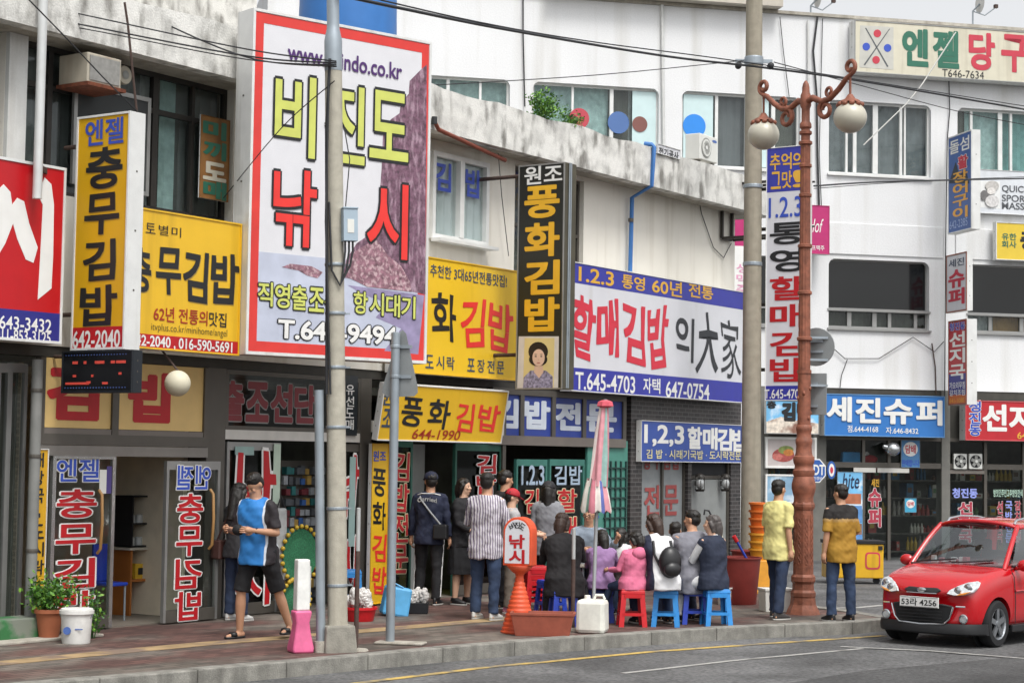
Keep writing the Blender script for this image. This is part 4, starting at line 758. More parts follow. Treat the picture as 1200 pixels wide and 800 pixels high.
# steel sign post with the back of a warning sign
p0 = G2(457, 754); t = thing('sign_post', 'galvanised post carrying a triangular traffic sign seen from behind, beside the yellow awning sign', 'road sign', p0, R(-12))
b = MB(); b.lathe([(.048, 0), (.048, zpx(392, p0)), (.03, zpx(391, p0))], STEEL, 18); b.build('post', t, True)
z0, z1 = zpx(467, p0), zpx(388, p0); q = [(-.1, z0+.0), (.2, z0+.01), (.24, z0+.05), (.235, z0+.12), (.1, z1-.04), (.06, z1), (.02, z1-.03), (-.15, z0+.1), (-.155, z0+.05)]
b = MB(); b.plate(q, .052, .056, M('sign_back', '8f9394', .5, .5, var=.08)); b.build('sign_plate', t)
for z in (z0+.2, z1-.2):
    b = MB(); b.box(-.07, .17, .03, .05, z, z+.035, STEEL); b.lathe([(.053, z), (.055, z+.005), (.055, z+.03), (.053, z+.035)], STEEL, 16); b.build('bracket', t)
b = MB(); b.box(-.14, .38, -.13, .1, .003, .03, CONC); b.build('footing', t, bevel=.01)
# two thin rusty posts
for px, py, top, lab in ((417, 762, 598, 'thin rusty iron post with pale upper half beside the concrete utility pole'), (671, 738, 618, 'thin rusty iron post with pale top standing behind the white water can')):
    p0 = G2(px, py); t = thing('iron_post', lab, 'post', p0, 0, 'rusty posts by the kerb'); zt = zpx(top, p0)
    b = MB(); b.lathe([(.024, 0), (.024, zt*.7)], RUST, 12); b.build('lower_pipe', t, True); b = MB(); b.lathe([(.022, zt*.7), (.022, zt), (.012, zt+.006)], M('pipe_pale', 'b3b5b4', .5, .3), 12); b.build('upper_pipe', t, True)
    b = MB(); b.lathe([(.13, 0), (.12, .02), (.03, .03)], CONC, 10); b.build('base_plate', t)
# pink and white stand
p0 = G2(352, 764); PK = M('plastic_pink', 'd4648e', .4, var=.05); t = thing('advert_stand', 'pink waisted plastic stand with a white box on top, next to the utility pole', 'stand', p0, R(25)); t.scale = (.82, .82, 1)
b = MB()
prof = [(.13, .13, 0), (.135, .13, .05), (.1, .1, .2), (.085, .09, .3), (.105, .1, .38), (.11, .1, .42)]
vs = []; n = 4
for a, c, z in prof: vs += [(-a, -c, z), (a, -c, z), (a, c, z), (-a, c, z)]
fs = [(0, 3, 2, 1), (20, 21, 22, 23)]+[(i*4+k, i*4+(k+1) % 4, i*4+4+(k+1) % 4, i*4+4+k) for i in range(5) for k in range(4)]
b.add(vs, fs, PK); b.build('base', t, True, bevel=.02)
b = MB(); b.taper(-.085, .085, -.08, .08, .421, .93, .93, M('plastic_white', 'dcdcd8', .4)); b.build('box', t, bevel=.015)
b = MB(); b.box(.08, .11, -.03, .03, .5, .86, M('box_grey', 'b8b8b4', .5)); b.build('handle', t, bevel=.008)
# orange lit sign on a cone
p0 = G2(608, 741); ORG = M('plastic_orange', 'd2512c', .45, var=.06); t = thing('cone_sign', 'orange cone stand topped by a round arched sign with red fishing letters', 'sign stand', p0, R(-20))
b = MB(); prof = []
for i in range(12): z = .03+i*.05; r = .19-.013*i; prof += [(r, z), (r+.008, z+.018), (r-.002, z+.04)]
b.lathe([(.21, 0), (.21, .025)]+prof+[(.05, .66), (.09, .69), (.16, .76)], ORG, 24); b.build('cone', t, 2)
q = [(-.17, .76), (.17, .76), (.17, 1.14)]+[(.17*math.cos(a), 1.14+.17*math.sin(a)) for a in np.linspace(0, math.pi, 13)[1:-1]]+[(-.17, 1.14)]
b = MB(); b.plate(q, -.1, .1, ORG); o = b.build('sign_box', t, bevel=.01)
b = MB(); b.plate([(x*.86, 1.03+(z-1.03)*.9) for x, z in q], -.106, -.1005, M('sign_pale', 'd9dade', .4)); b.build('face', o)
b = MB()
for i, ch in enumerate('비진도'): a = (1-i)*.55; b2 = MB(); put(b2, ch, -.035, .035, -.035, .035, -.109, BLK, .02); cs, sn = math.cos(a), math.sin(a); b.add([(x*cs-z*sn-.115*sn*1.0, y, x*sn+z*cs+1.12+.1*cs) for x, y, z in b2.v], b2.f, BLK)
put(b, '낚', -.09, .09, .96, 1.11, -.109, RED, .035); put(b, '시', -.09, .09, .79, .94, -.109, RED, .035); b.build('lettering', o)
# trough, water can, parasol
p0 = G2(636, 744); TC = M('plastic_brown', '8f4a38', .5, var=.1, scale=8); t = thing('planter_trough', 'reddish brown rectangular plastic trough on the kerb below the orange cone', 'trough', p0, R(-4))
def trough(b, w, d, h, k, m):
    vs = []
    for s_, z, i in ((1, 0, 0), (k, h, 0), (k*1.06, h, 0), (k*1.06, h-.025, 0), (k*1.0, h-.025, 0)): pass
    o = [(-w, -d), (w, -d), (w, d), (-w, d)]
    rings = [(1, 0), (k, h-.03), (k*1.05, h-.03), (k*1.05, h), (k*.97, h), (.95, .06)]
    for s_, z in rings: vs += [(x*s_, y*s_, z) for x, y in o]
    fs = [(0, 3, 2, 1), (20, 21, 22, 23)]+[(i*4+q, i*4+(q+1) % 4, i*4+4+(q+1) % 4, i*4+4+q) for i in range(5) for q in range(4)]; b.add(vs, fs, m)
b = MB(); trough(b, .3, .14, .26, 1.16, TC); b.build('tub', t, bevel=.012); b = MB(); b.box(-.28, .28, -.13, .13, .1, .17, M('soil', '3c322a', .95, var=.3)); b.build('soil', t)
p0 = G2(696, 741); JW = M('plastic_milky', 'd9d9d0', .4, var=.04); t = thing('water_can', 'milky white square water can weighing down the closed pink parasol', 'water can', p0, R(-14))
b = MB(); b.taper(-.19, .15, -.16, .16, 0, .38, .96, JW); b.build('can', t, bevel=.045); b = MB(); b.lathe([(.035, .38), (.035, .42), (.03, .425)], JW, 12, (-.08, 0, 0)); b.tube([(.0, 0, .385), (.02, 0, .43), (.1, 0, .43), (.12, 0, .385)], .016, JW); b.build('handle', t, True)
pp = G2(695, 738)+Vector((.0, .12, 0)); t = thing('parasol', 'closed pink and white striped parasol with frilled multicoloured skirt by the seated group', 'parasol', pp); zt = zpx(466, pp)
b = MB(); b.tube([(0, 0, .0), (.03, 0, 1.4), (.12, 0, zt)], .022, M('pole_grey', 'b4b8ba', .4, .5), 12); b.build('pole', t, True)
cols = [M('cloth_'+c, c, .9, var=.12, scale=12) for c in ('d0929a', 'd0929a', '8fb0aa', 'cd868f', 'd0929a', 'dfd3ce')]
def px2z(y): return zpx(y, pp)
b = MB(); n = 30; rings = [(.03, px2z(470)), (.05, px2z(480)), (.07, px2z(505)), (.088, px2z(535)), (.105, px2z(568))]; vs = []
for r, z in rings:
    for k in range(n): a = 2*math.pi*k/n; q = r*(1+.2*math.sin(k*2*math.pi/5+z*3)+.06*math.sin(k*3.1+z*9)); f_ = (z-1.2)/(zt-1.2); vs.append((.1*f_+.01+q*math.cos(a), q*math.sin(a), z))
mi = [(i, k) for i in range(len(rings)-1) for k in range(n)]
for i, k in mi: b.add([vs[i*n+k], vs[i*n+(k+1) % n], vs[(i+1)*n+(k+1) % n], vs[(i+1)*n+k]], [(0, 1, 2, 3)], cols[(k//3) % 6])
b.build('canopy', t, 2)
fc = [M('cloth_'+c, c, .9, var=.12, scale=12) for c in ('5f6aa8', 'd0929a', 'd8d4cb', '7da394', 'bb7480', 'd9d2cb')]
b = MB(); rings = [(.1, px2z(560)), (.14, px2z(578)), (.17, px2z(596)), (.165, px2z(598))]; vs = []
for r, z in rings:
    for k in range(n): a = 2*math.pi*k/n; q = r*(1+.1*(-1)**(k//2)); vs.append((.02+q*math.cos(a), q*math.sin(a), z+.02*math.sin(k*1.7)))
for i in range(3):
    for k in range(n): b.add([vs[i*n+k], vs[i*n+(k+1) % n], vs[(i+1)*n+(k+1) % n], vs[(i+1)*n+k]], [(0, 1, 2, 3)], fc[(k//2) % 6])
b.build('skirt', t, 2)
b = MB(); q = px2z(471); vs = []
for r, z in ((.03, q+.04), (.075, q+.02), (.085, q-.03), (.045, q-.05)):
    for k in range(16): a = 2*math.pi*k/16; rr = r*(1+.2*(k % 2)); vs.append((.115+rr*math.cos(a), rr*math.sin(a), z))
b.add(vs, [(i*16+k, i*16+(k+1) % 16, i*16+16+(k+1) % 16, i*16+16+k) for i in range(3) for k in range(16)], M('cloth_cf5a68', 'cf5a68', .9)); b.build('top_frill', t, True)
# plastic stools
SB, SR, SL_ = M('plastic_blue', '2540a8', .35, var=.05), M('plastic_red', 'c01a22', .35, var=.05), M('plastic_sky', '2f86cc', .35, var=.05)
def stool(label, x, y, mat, rz=0., z=0., h=.44):
    t = thing('plastic_stool', label, 'stool', (x, y, z), rz, 'plastic stools around the seated group'); b = MB()
    b.taper(-.145, .145, -.145, .145, h-.05, h-.012, .96, mat); b.box(-.135, .135, -.135, .135, h-.0119, h, mat); b.build('seat', t, bevel=.018)
    for sx in (-1, 1):
        for sy in (-1, 1):
            l = MB(); a, c = .17, .125; w_ = .03
            vs = [(sx*(q-w_*u), sy*(q-w_*v), zz) for zz, q in ((0, a), (h-.05, c+.012)) for u, v in ((0, 0), (2, 0), (2, .5), (.5, .5), (.5, 2), (0, 2))]
            l.add(vs, [(0, 1, 2, 3, 4, 5), (11, 10, 9, 8, 7, 6)]+[(i, (i+1) % 6, 6+(i+1) % 6, 6+i) for i in range(6)], mat); l.build('leg', t)
    r = MB()
    for k in range(4):
        m4 = Matrix.Rotation(math.pi/2*k, 4, 'Z'); r.box(-.13, .13, -.162, -.148, .13, .165, mat, m4); r.box(-.1, .1, -.148, -.138, h-.1, h-.05, mat, m4)
    r.build('stretcher', t); return t
def on(px, py): p = G2(px, py); return p.x, p.y
stool('blue plastic stool under the seated woman in black', *on(660, 733), SB, R(10)); stool('blue plastic stool behind the white water can under the purple hooded child', *on(704, 728), SB, R(-5))
stool('red plastic stool under the child in the pink hoodie', *on(740, 733), SR, R(3)); stool('sky blue plastic stool under the woman with the black backpack', *on(780, 733), SL_, R(-6))
stool('dark blue plastic stool under the seated man in grey', *on(813, 730), SB, R(4)); stool('sky blue plastic stool under the woman in the navy vest', *on(839, 732), SL_, R(8))
stool('blue plastic stool behind the cone sign and beside the black seated woman', *on(645, 720), SB, R(20))
for k in range(3): stool(['lowest red stool of the stack behind the orange cone', 'middle red stool of the stack behind the orange cone', 'topmost red stool of the stack behind the orange cone'][k], *on(627, 716), SR, R(15), .075*k)
# big tubs and buckets by the brick wall
def bucket(name, label, cat, p, r0, r1, h, mat, rim=.02, handle=False, group=None, n=28, ribs=False):
    t = thing(name, label, cat, p, 0, group); b = MB(); mid = []
    if ribs: mid = [(r0+(r1-r0)*f+(.006 if i % 2 else 0), h*f) for i, f in enumerate(np.linspace(.1, .9, 9))]
    b.lathe([(r0*.97, 0), (r0, .01)]+mid+[(r1, h-rim), (r1+.018, h-rim), (r1+.018, h), (r1-.008, h), (r0-.012, .05)], mat, n); b.build('body', t, True)
    if handle: c = MB(); c.tube([(math.cos(a)*(r1+.01), -r1*.55*math.sin(a), h-.03-.1*math.sin(a)) for a in np.linspace(0, math.pi, 14)], .006, STEEL, 6); c.build('handle', t, True)
    return t
MAR = M('plastic_maroon', '82322c', .45, var=.1)
bucket('water_tub', 'large maroon plastic tub standing next to the woman in the navy vest', 'tub', G2(868, 709)+Vector((0, .3, 0)), .25, .31, .65, MAR); bucket('water_tub', 'smaller maroon tub behind the large one by the concrete pole', 'tub', G2(886, 694)+Vector((0, .3, 0)), .28, .34, .62, MAR)
bucket('lidded_bucket', 'small white bucket between the seated woman and the large maroon tub', 'bucket', G2(849, 708), .09, .1, .24, M('plastic_white', 'dcdcd8', .4), handle=True)
t = thing('foam_box', 'white foam box on the pavement behind the man in the yellow shirt', 'box', G2(910, 716), R(12)); b = MB(); b.taper(-.2, .2, -.14, .14, 0, .27, 1.05, M('foam_white', 'd6d6d0', .9)); b.build('box', t, bevel=.01); b = MB(); b.box(-.215, .215, -.155, .155, .271, .31, MATS['foam_white']); b.build('lid', t, bevel=.008)
OB = M('plastic_tangerine', 'd8702a', .45, var=.06); OY = M('plastic_amber', 'd9972e', .45, var=.06); pb_ = G2(888, 692)+Vector((-.02, -.45, 0))
labs = ['topmost', 'second from the top', 'third from the top', 'fourth from the top', 'fifth from the top', 'sixth from the top', 'lowest']
for k in range(7): bucket('basket', f'{"orange" if k > 2 else "amber"} plastic basket, {labs[6-k]} of the stack against the concrete pole', 'basket', pb_+Vector((0, 0, .5+.115*k)), .14, .17, .17, OB if k > 2 else OY, .03, group='stacked baskets by the concrete pole', n=20)
t = thing('stool_stand', 'upturned amber crate carrying the stack of orange baskets', 'crate', pb_); b = MB(); b.taper(-.2, .2, -.2, .2, 0, .5, .85, OY); b.build('body', t, bevel=.015); b = MB(); b.box(-.21, .21, -.21, .21, 0, .04, OY); b.build('rim', t, bevel=.01)
t = thing('broom', 'blue and red handled brush leaning out of the maroon tub', 'brush', G2(868, 709)+Vector((0, .3, 0))); b = MB(); b.tube([(.22, .05, .45), (-.02, 0, .86)], .018, M('plastic_blue', '2540a8'), 8); b.build('handle', t, True); b = MB(); b.tube([(-.02, 0, .86), (-.07, -.01, .94)], .03, M('plastic_red', 'c01a22'), 8); b.build('grip', t, True)
t = thing('folded_umbrella', 'folded cream sunshade leaning beside the large maroon tub', 'parasol', G2(845, 704)+Vector((0, .4, 0))); b = MB(); b.tube([(.1, 0, .3), (.0, 0, .9), (-.1, 0, 1.18)], [.1, .06, .02], M('cloth_cream', 'cfc7b0', .9), 14); b.build('canopy', t, True); b = MB(); b.tube([(-.1, 0, 1.18), (-.14, 0, 1.26), (-.2, 0, 1.27), (-.21, 0, 1.2)], .014, CABLE, 8); b.build('handle', t, True); b = MB(); b.lathe([(.12, 0), (.11, .04), (.03, .06), (.02, .34)], MATS['plastic_blue'], 16, (.1, 0, 0)); b.build('foot', t, True)
# ornate iron lamp post
p0 = G2(941, 719); IR = M('lamp_iron', '8a5440', .6, .1, var=.3, scale=12, bump=.4, bscale=50, streak='5c382c', sk=(.5, .9)); m_ = p0.y/F
t = thing('lamp_post', 'ornate reddish brown cast iron lamp post with two frosted globes', 'street lamp', p0, math.atan2(-.7, .466))
def Z(py): return zpx(py+ -.015*0, p0)+(-.015*(p0.x))*0
yb = 719
def zz(py): return (yb-py)*m_*1.003
def pf(l): return [(w*m_/2, zz(y)) for w, y in l]
b = MB(); b.lathe(pf([(40, 719), (36, 714), (30, 708), (28, 700)]), IR, 8); b.lathe(pf([(27, 701), (29, 698), (29, 694), (25, 691), (24.5, 684), (28, 681), (28, 676), (24, 673)]), IR, 8); b.lathe(pf([(23.5, 674), (22, 598)]), IR, 8); b.lathe(pf([(24, 598), (26, 595), (26, 592), (23, 589)]), IR, 8); b.build('base', t)
b = MB()
for k in range(8):
    T_ = Matrix.Rotation(2*math.pi*(k+.5)/8, 4, 'Z'); r = 22.6*m_/2*math.cos(math.pi/8)
    b.box(-.035, .035, -r-.006, -r+.003, zz(666), zz(604), IR, T_)
    for sg in (-1, 1): b.tube([T_ @ Vector((sg*.02*math.sin(j*.9), -r-.006, zz(662)+(zz(608)-zz(662))*j/28)) for j in range(29)], .007, IR, 5)
b.build('base_ornament', t, True)
b = MB(); b.lathe(pf([(23, 590), (22.5, 584), (25, 580), (28, 574), (28, 569), (25, 563), (23, 560), (25.5, 557), (25.5, 553), (22, 551), (21, 547), (24, 544), (25, 540), (24, 537), (21, 536), (19, 532), (18, 524), (19.5, 521), (19.5, 517), (17, 515), (17, 508), (18.5, 506), (18.5, 502), (15.5, 500)]), IR, 24); b.build('collar', t, True)
b = MB(); b.lathe(pf([(15.5, 501), (15, 440)]), IR, 20, flute=.0); b.lathe(pf([(17, 440), (17, 436)]), IR, 20); b.lathe(pf([(14.5, 437), (13, 295), (12, 170)]), IR, 24, flute=.1)
for y, w_ in ((399, 18), (345, 17), (290, 17), (230, 15), (195, 15), (168, 16), (156, 15)): b.lathe(pf([(w_-3, y+3), (w_, y+2), (w_, y-1), (w_-3, y-2)]), IR, 20)
for j in range(9): a = j*1.1; z = zz(492)+(zz(446)-zz(492))*j/8; b.ball((7.6*m_*math.cos(a), 7.6*m_*math.sin(a), z), (.02, .02, .03), IR, 8, 5)
b.lathe(pf([(11, 170), (10.5, 152), (14, 150), (14, 146), (10, 143), (10, 128), (13, 124), (12.5, 112), (9, 108), (9, 103), (7, 98), (3, 95), (1, 94)]), IR, 20); b.build('shaft', t, True)
def scroll(c, r0, turns, a0, sgn=1, n=26): return [(c[0]+sgn*(r0*(1-.62*i/n))*math.cos(a0+turns*2*math.pi*i/n), 0, c[1]+(r0*(1-.62*i/n))*math.sin(a0+turns*2*math.pi*i/n)) for i in range(n+1)]
zg = (6.47+6.3)/2+.04; GL = M('globe_frosted', 'b9b5a6', .35, var=.05, scale=3, streak='8f8b7d', sk=(.6, .95))
for sg in (-1, 1):
    b = MB(); za = zz(122)
    b.tube([(sg*.03, 0, za+.03), (sg*.14, 0, za+.06), (sg*.32, 0, za-.02), (sg*.46, 0, za+.0), (sg*.63, 0, za+.1), (sg*.77, 0, za+.22), (sg*.86, 0, za+.26)], [.05, .045, .04, .04, .038, .035, .03], IR, 10)
    b.tube([(p[0], 0, p[2]) for p in scroll((sg*.84, za+.36), .1, 1.2, -math.pi/2, sg)], [.03]*27, IR, 8)
    b.tube([(p[0], 0, p[2]) for p in scroll((sg*.38, za-.13), .13, 1.25, math.pi/2, sg)], [.038-.0006*i for i in range(27)], IR, 8)
    b.tube([(p[0], 0, p[2]) for p in scroll((sg*.45, za+.1), .07, 1.0, -math.pi/2, -sg)], .022, IR, 8); b.build('arm', t, True)
    b = MB(); gx = sg*.84; b.tube([(gx, 0, za+.27), (gx, 0, zg+.25)], .016, IR, 8)
    b.lathe([(.03, .3), (.05, .27), (.07, .24), (.12, .22), (.15, .19)], IR, 20, (gx, 0, zg))
    for k in range(10): a = 2*math.pi*k/10; b.ball((gx+.145*math.cos(a), .145*math.sin(a), zg+.165), (.04, .04, .035), IR, 8, 5)
    o = b.build('lamp_cap', t, True); g = MB(); g.ball((gx, 0, zg), (.215, .215, .205), GL, 32, 20); g.build('globe', o, 2)
b = MB()
for y in (399, 425, 455): b.box(-.02, .32, -.02, .02, zz(y), zz(y)+.03, STEEL, Matrix.Rotation(math.atan2(.7, .466)+R(10), 4, 'Z'))
b.build('sign_clamp', t)
# round road signs on the lamp post, seen from behind
rr = Plane(p0[:2]+np.array([.16, .14]) if False else (p0.x+.1, p0.y+.12), 95)
t = thing('road_sign', 'grey back of a round traffic sign behind the iron lamp post', 'road sign', (p0.x+.17, p0.y+.12, zz(408)), R(-25)); b = MB(); b.lathe([(.0, 0), (.25, 0), (.255, .01), (.25, .02), (0, .02)], M('sign_back', '8f9394', .5, .5), 28, (0, 0, 0), 'y'); b.build('plate', t); b = MB(); b.box(-.2, .1, -.03, -.003, -.08, -.05, STEEL); b.box(-.2, .1, -.03, -.003, .06, .09, STEEL); b.build('bracket', t)
t = thing('road_sign', 'grey back of a rectangular traffic sign below the round one on the lamp post', 'road sign', (p0.x+.1, p0.y+.12, zz(488)), R(-25)); b = MB(); b.box(-.1, .22, 0, .015, 0, .55, MATS['sign_back']); b.build('plate', t, bevel=.004); b = MB(); b.box(-.15, .1, -.03, -.003, .1, .13, STEEL); b.box(-.15, .1, -.03, -.003, .4, .43, STEEL); b.build('bracket', t)
# far concrete pole
t = thing('utility_pole', 'tall plain concrete utility pole behind the iron lamp, carrying the white vertical sign', 'utility pole', (PP[0]-.12, PP[1]+.05, 0)); b = MB(); b.lathe([(.165, 0), (.15, 4), (.13, 10.5)], M('pole_concrete2', '989182', .9, var=.12, scale=8, bump=.3, streak='767061'), 28); b.build('shaft', t, True)
b = MB(); zb = zpx(72, Vector((0, PP[1], 0))); b.lathe([(.15, zb), (.155, zb+.02), (.155, zb+.12), (.15, zb+.14)], STEEL, 24); b.box(-.3, .3, -.02, .02, zb+.04, zb+.1, STEEL); b.build('band', t)
for sx in (-1, 1):
    b = MB(); b.lathe([(.02, -.12), (.05, -.1), (.03, -.06), (.055, -.03), (.03, 0), (.05, .03), (.02, .06)], CABLE, 12, (sx*.26, -.05, zb-.02), 'y'); b.build('insulator', t, True)
for py in (216, 307):
    b = MB(); z = zpx(py, Vector((0, PP[1], 0))); b.lathe([(.155, z), (.158, z+.01), (.158, z+.05), (.155, z+.06)], STEEL, 24); b.build('strap', t)
# ================================================================ things on the facades
def aT(name, label, cat, px, py, off=0., group=None): a, z = A.at(px, py, off); return thing(name, label, cat, A.P(a, z, off), A.rz, group)
def bT(name, label, cat, px, py, off=0., group=None): a, z = B.at(px, py, off); return thing(name, label, cat, B.P(a, z, off), B.rz, group)
def split_ac(t, W, D_, H, mark=True):
    c = MB(); c.box(0, W, 0, D_, .03, H, M('ac_white', 'd3d4cf', .5, var=.04)); c.box(.06, .14, .05, D_-.05, 0, .03, DKALU); c.box(W-.14, W-.06, .05, D_-.05, 0, .03, DKALU); c.build('casing', t, bevel=.015)
    f = MB(); f.lathe([(H*.36, -.012), (H*.37, -.004), (H*.36, 0), (.03, -.001)], M('ac_grille', '8f908c', .5), 28, (H*.47, 0, H*.52), 'y')
    for k in range(5): r = H*.36*(k+1)/6; f.lathe([(r-.004, -.018), (r+.004, -.018), (r+.004, -.012), (r-.004, -.012)], MATS['ac_white'], 28, (H*.47, 0, H*.52), 'y')
    f.lathe([(.04, -.02), (.03, -.024)], MATS['ac_white'], 16, (H*.47, 0, H*.52), 'y'); f.build('fan_grille', t)
    if mark: l = MB(); l.plate([(W*.82+.09*math.cos(a), H*.84+.025*math.sin(a)) for a in np.linspace(0, 6.28, 17)[:-1]], -.004, -.001, M('mark_blue', '4a68a8', .5)); l.build('maker_mark', t)
t = aT('air_conditioner', 'white outdoor air conditioner unit on the parapet near the pale circle film window', 'air conditioner', 820, 188, -.4); split_ac(t, .68, .3, .5)
t = aT('air_conditioner', 'old boxy rust stained air conditioner jutting from the dark upper window', 'air conditioner', 102, 99, .42); b = MB(); OLD = M('ac_old', 'b3ac9c', .6, var=.1, streak='7d5a42', sk=(.5, .9)); b.box(0, .5, 0, .45, .03, .36, OLD); b.build('casing', t, bevel=.012); b = MB(); b.box(.03, .47, -.01, .0, .06, .33, M('ac_grille2', '8b8a86', .5, var=.15, scale=20)); b.build('front_panel', t); b = MB(); b.box(-.03, .53, -.05, .45, -.01, .029, M('rust_tray', '6b3a26', .9, var=.4, scale=20)); b.build('tray', t)
# small exhaust fan by the old unit
t = aT('exhaust_fan', 'small round exhaust fan next to the old air conditioner', 'fan', 147, 88, .15); b = MB(); b.lathe([(.1, 0), (.11, .02), (.1, .1)], OLD, 20, (0, 0, 0), 'y'); b.build('housing', t, True); b = MB(); b.lathe([(.05, -.01), (.02, -.02)], MATS['ac_grille'], 16, (0, 0, 0), 'y'); b.build('hub', t)
# blue pipe, rust-brown pipe, white mast, drain pipe, cage
PB_ = M('pipe_blue', '3a6fae', .5, var=.1); t = aT('drain_pipe', 'bright blue drain pipe running down the cream wall from the parapet', 'pipe', 738, 310, .1); s_, z_ = A.at(738, 310, .1); zt = A.at(740, 163, .5)[1]
b = MB(); b.tube([(0, 0, -.6), (.05, 0, 6.25-z_), (.06, -.36, 6.42-z_), (.06, -.4, zt-z_-.02), (.05, -.36, zt-z_+.02), (.02, -.24, zt-z_+.04)], .036, PB_, 12); b.build('pipe', t, True)
b = MB(); b.lathe([(.044, 0), (.046, .03), (.044, .06)], DKALU, 12, (.02, 0, .7)); b.build('clip', t, True)
t = aT('iron_pipe', 'thin reddish brown pipe slanting down under the parapet above the letter window', 'pipe', 514, 152, .5); a0, z0 = A.at(514, 152, .5); a1, z1 = A.at(592, 188, .3); b = MB(); b.tube([(-.1, 0, .1), (0, 0, 0), (a1-a0, .2, z1-z0)], .03, M('pipe_redbrown', '7d4030', .6, var=.2), 10); b.build('pipe', t, True); b = MB(); b.lathe([(.04, 0), (.04, .1)], CABLE, 10, (-.1, 0, .06)); b.build('cap', t)
p = A.P(A.at(46, 150, .55)[0], 4.6, .55); t = thing('mast', 'white steel mast rising before the dark upper windows, above the red sign', 'pole', p); b = MB(); b.tube([(0, 0, 0), (0, 0, 4)], .05, M('mast_white', 'c9cbca', .5, .2), 14); b.build('pipe', t, True); b = MB(); b.box(-.03, .03, .03, .5, .3, .36, RUST); b.build('bracket', t)
p = A.P(A.at(40, 560, .15)[0], 0, .15); t = thing('drain_pipe', 'grey drain pipe between the shutter doors and the glass kimbap door', 'pipe', p); b = MB(); b.tube([(0, 0, 0.02), (0, 0, 2.95)], .06, M('pipe_grey', '7b7c79', .6, var=.15), 14); b.build('pipe', t, True)
b = MB()
for z in (.9, 1.9, 2.6): b.lathe([(.066, z), (.068, z+.02), (.066, z+.04)], DKALU, 14)
b.build('clip', t)
t = thing('sign_cage', 'empty black steel sign cage bracketed to the end of the cream wall', 'cage', A.P(A.at(846, 280, .05)[0], A.at(846, 279, .05)[1], .05), A.rz); cw, ch, cdp = .38, .95, 1.0; b = MB()
for x in (0, cw):
    for y in (0, -cdp): b.box(x-.025, x+.025, y-.025, y+.025, 0, ch, DARKF)
for z in (0, ch):
    for x in (0, cw): b.box(x-.022, x+.022, -cdp+.026, -.026, z-.022, z+.022, DARKF)
    for y in (0, -cdp): b.box(.026, cw-.026, y-.022, y+.022, z-.022, z+.022, DARKF)
b.build('frame', t); b = MB(); b.box(cw*.5-.02, cw*.5+.02, -cdp-.7, -cdp-.026, ch-.05, ch-.02, DARKF); b.box(cw*.5-.02, cw*.5+.02, -cdp-.7, -cdp-.026, .12, .15, DARKF); b.build('arm', t)
s = Sign('name_plate', 'small white plate with black letters on the weathered parapet', A, (770, 169, 797, 175, 797, 187, 770, 180), .47, cat='sign').cab(M('sign_pale', 'd9dade', .4), .02, fr=.008); s.put('전기공사', 772, 172, 795, 181, BLK, bold=.02); s.done()
# hanging ball lantern
t = aT('ball_lantern', 'round cream ball lantern hanging below the yellow front sign', 'lantern', 208, 449, .8); b = MB(); b.ball((0, 0, 0), .145, M('lantern_cream', 'cfc9b2', .6, var=.05, scale=4), 28, 18); b.build('globe', t, 2); b = MB(); b.tube([(0, 0, .14), (-.08, .1, .3), (-.1, .3, .5), (-.1, .8, .62)], .012, RUST, 8); b.build('wire', t, True)
# roof tank, weeds, antennas
tp = pt(407, 60, 33.); t = thing('water_tank', 'blue plastic roof water tank showing above the billboard', 'water tank', (tp.x, tp.y, 6.9), R(10)); b = MB(); TB = M('tank_blue', '3470b4', .45, var=.05); zt = pt(407, -30, 33.).z-6.9; r = 118*33/F/2; b.lathe([(r*.96, 0), (r, .05), (r, zt*.5), (r*.985, zt*.52), (r, zt*.55), (r*.97, zt-.1), (r*.6, zt), (.2, zt+.1)], TB, 36); b.build('tank', t, True); b = MB(); b.box(-.1, .1, -.012, .0, 1.9, 2.08, WHT, Matrix.Translation((r*.72, -r*.7, .1)) @ Matrix.Rotation(R(45), 4, 'Z')); b.build('label', t)
b = MB(); b.box(-r, r, -r, r, -.4, -.002, CONC); b.build('plinth', t)
LEAF = [M('leaf_'+c, c, .6, var=.25, scale=20) for c in ('4d7a26', '6f9a35', '35602a')]
def weeds(name, label, loc, rz, n, sx, sy, h, leaf=.045, cat='plant', stems=10, group=None):
    t = thing(name, label, cat, loc, rz, group); b = MB(); st = MB(); rd = random.Random(n+int(loc[0]*100))
    for i in range(stems):
        x, y = rd.uniform(-sx, sx)*.7, rd.uniform(-sy, sy)*.7; hh = h*rd.uniform(.55, 1); dx, dy = rd.uniform(-.1, .1)*2*sx, rd.uniform(-.1, .1)
        st.tube([(x*.5, y*.5, 0), (x, y, hh*.5), (x+dx, y+dy, hh)], [.006, .005, .003], LEAF[2], 5)
        for k in range(n//stems):
            f_ = rd.uniform(.2, 1.05); c = Vector((x*(.5+.5*f_)+dx*f_*f_+rd.gauss(0, .05+.04*sx), y+dy*f_+rd.gauss(0, .05), hh*f_+rd.gauss(0, .03)))
            d = Vector((rd.gauss(0, 1), rd.gauss(0, 1), rd.gauss(.3, .7))).normalized(); e = d.cross(Vector((rd.gauss(0, 1), rd.gauss(0, 1), 1))).normalized(); L_ = leaf*rd.uniform(.6, 1.3)
            b.add([c, c+d*L_*.5+e*L_*.28, c+d*L_, c+d*L_*.5-e*L_*.28], [(0, 1, 2, 3)], LEAF[rd.choice((0, 0, 1, 2))])
    b.build('foliage', t); st.build('stems', t); return t
a_, z_ = A.at(636, 135, .36); weeds('weed_clump', 'bushy green weeds sprouting on top of the weathered parapet', A.P(a_, 6.99, .36), A.rz, 700, .5, .12, .42, .06)
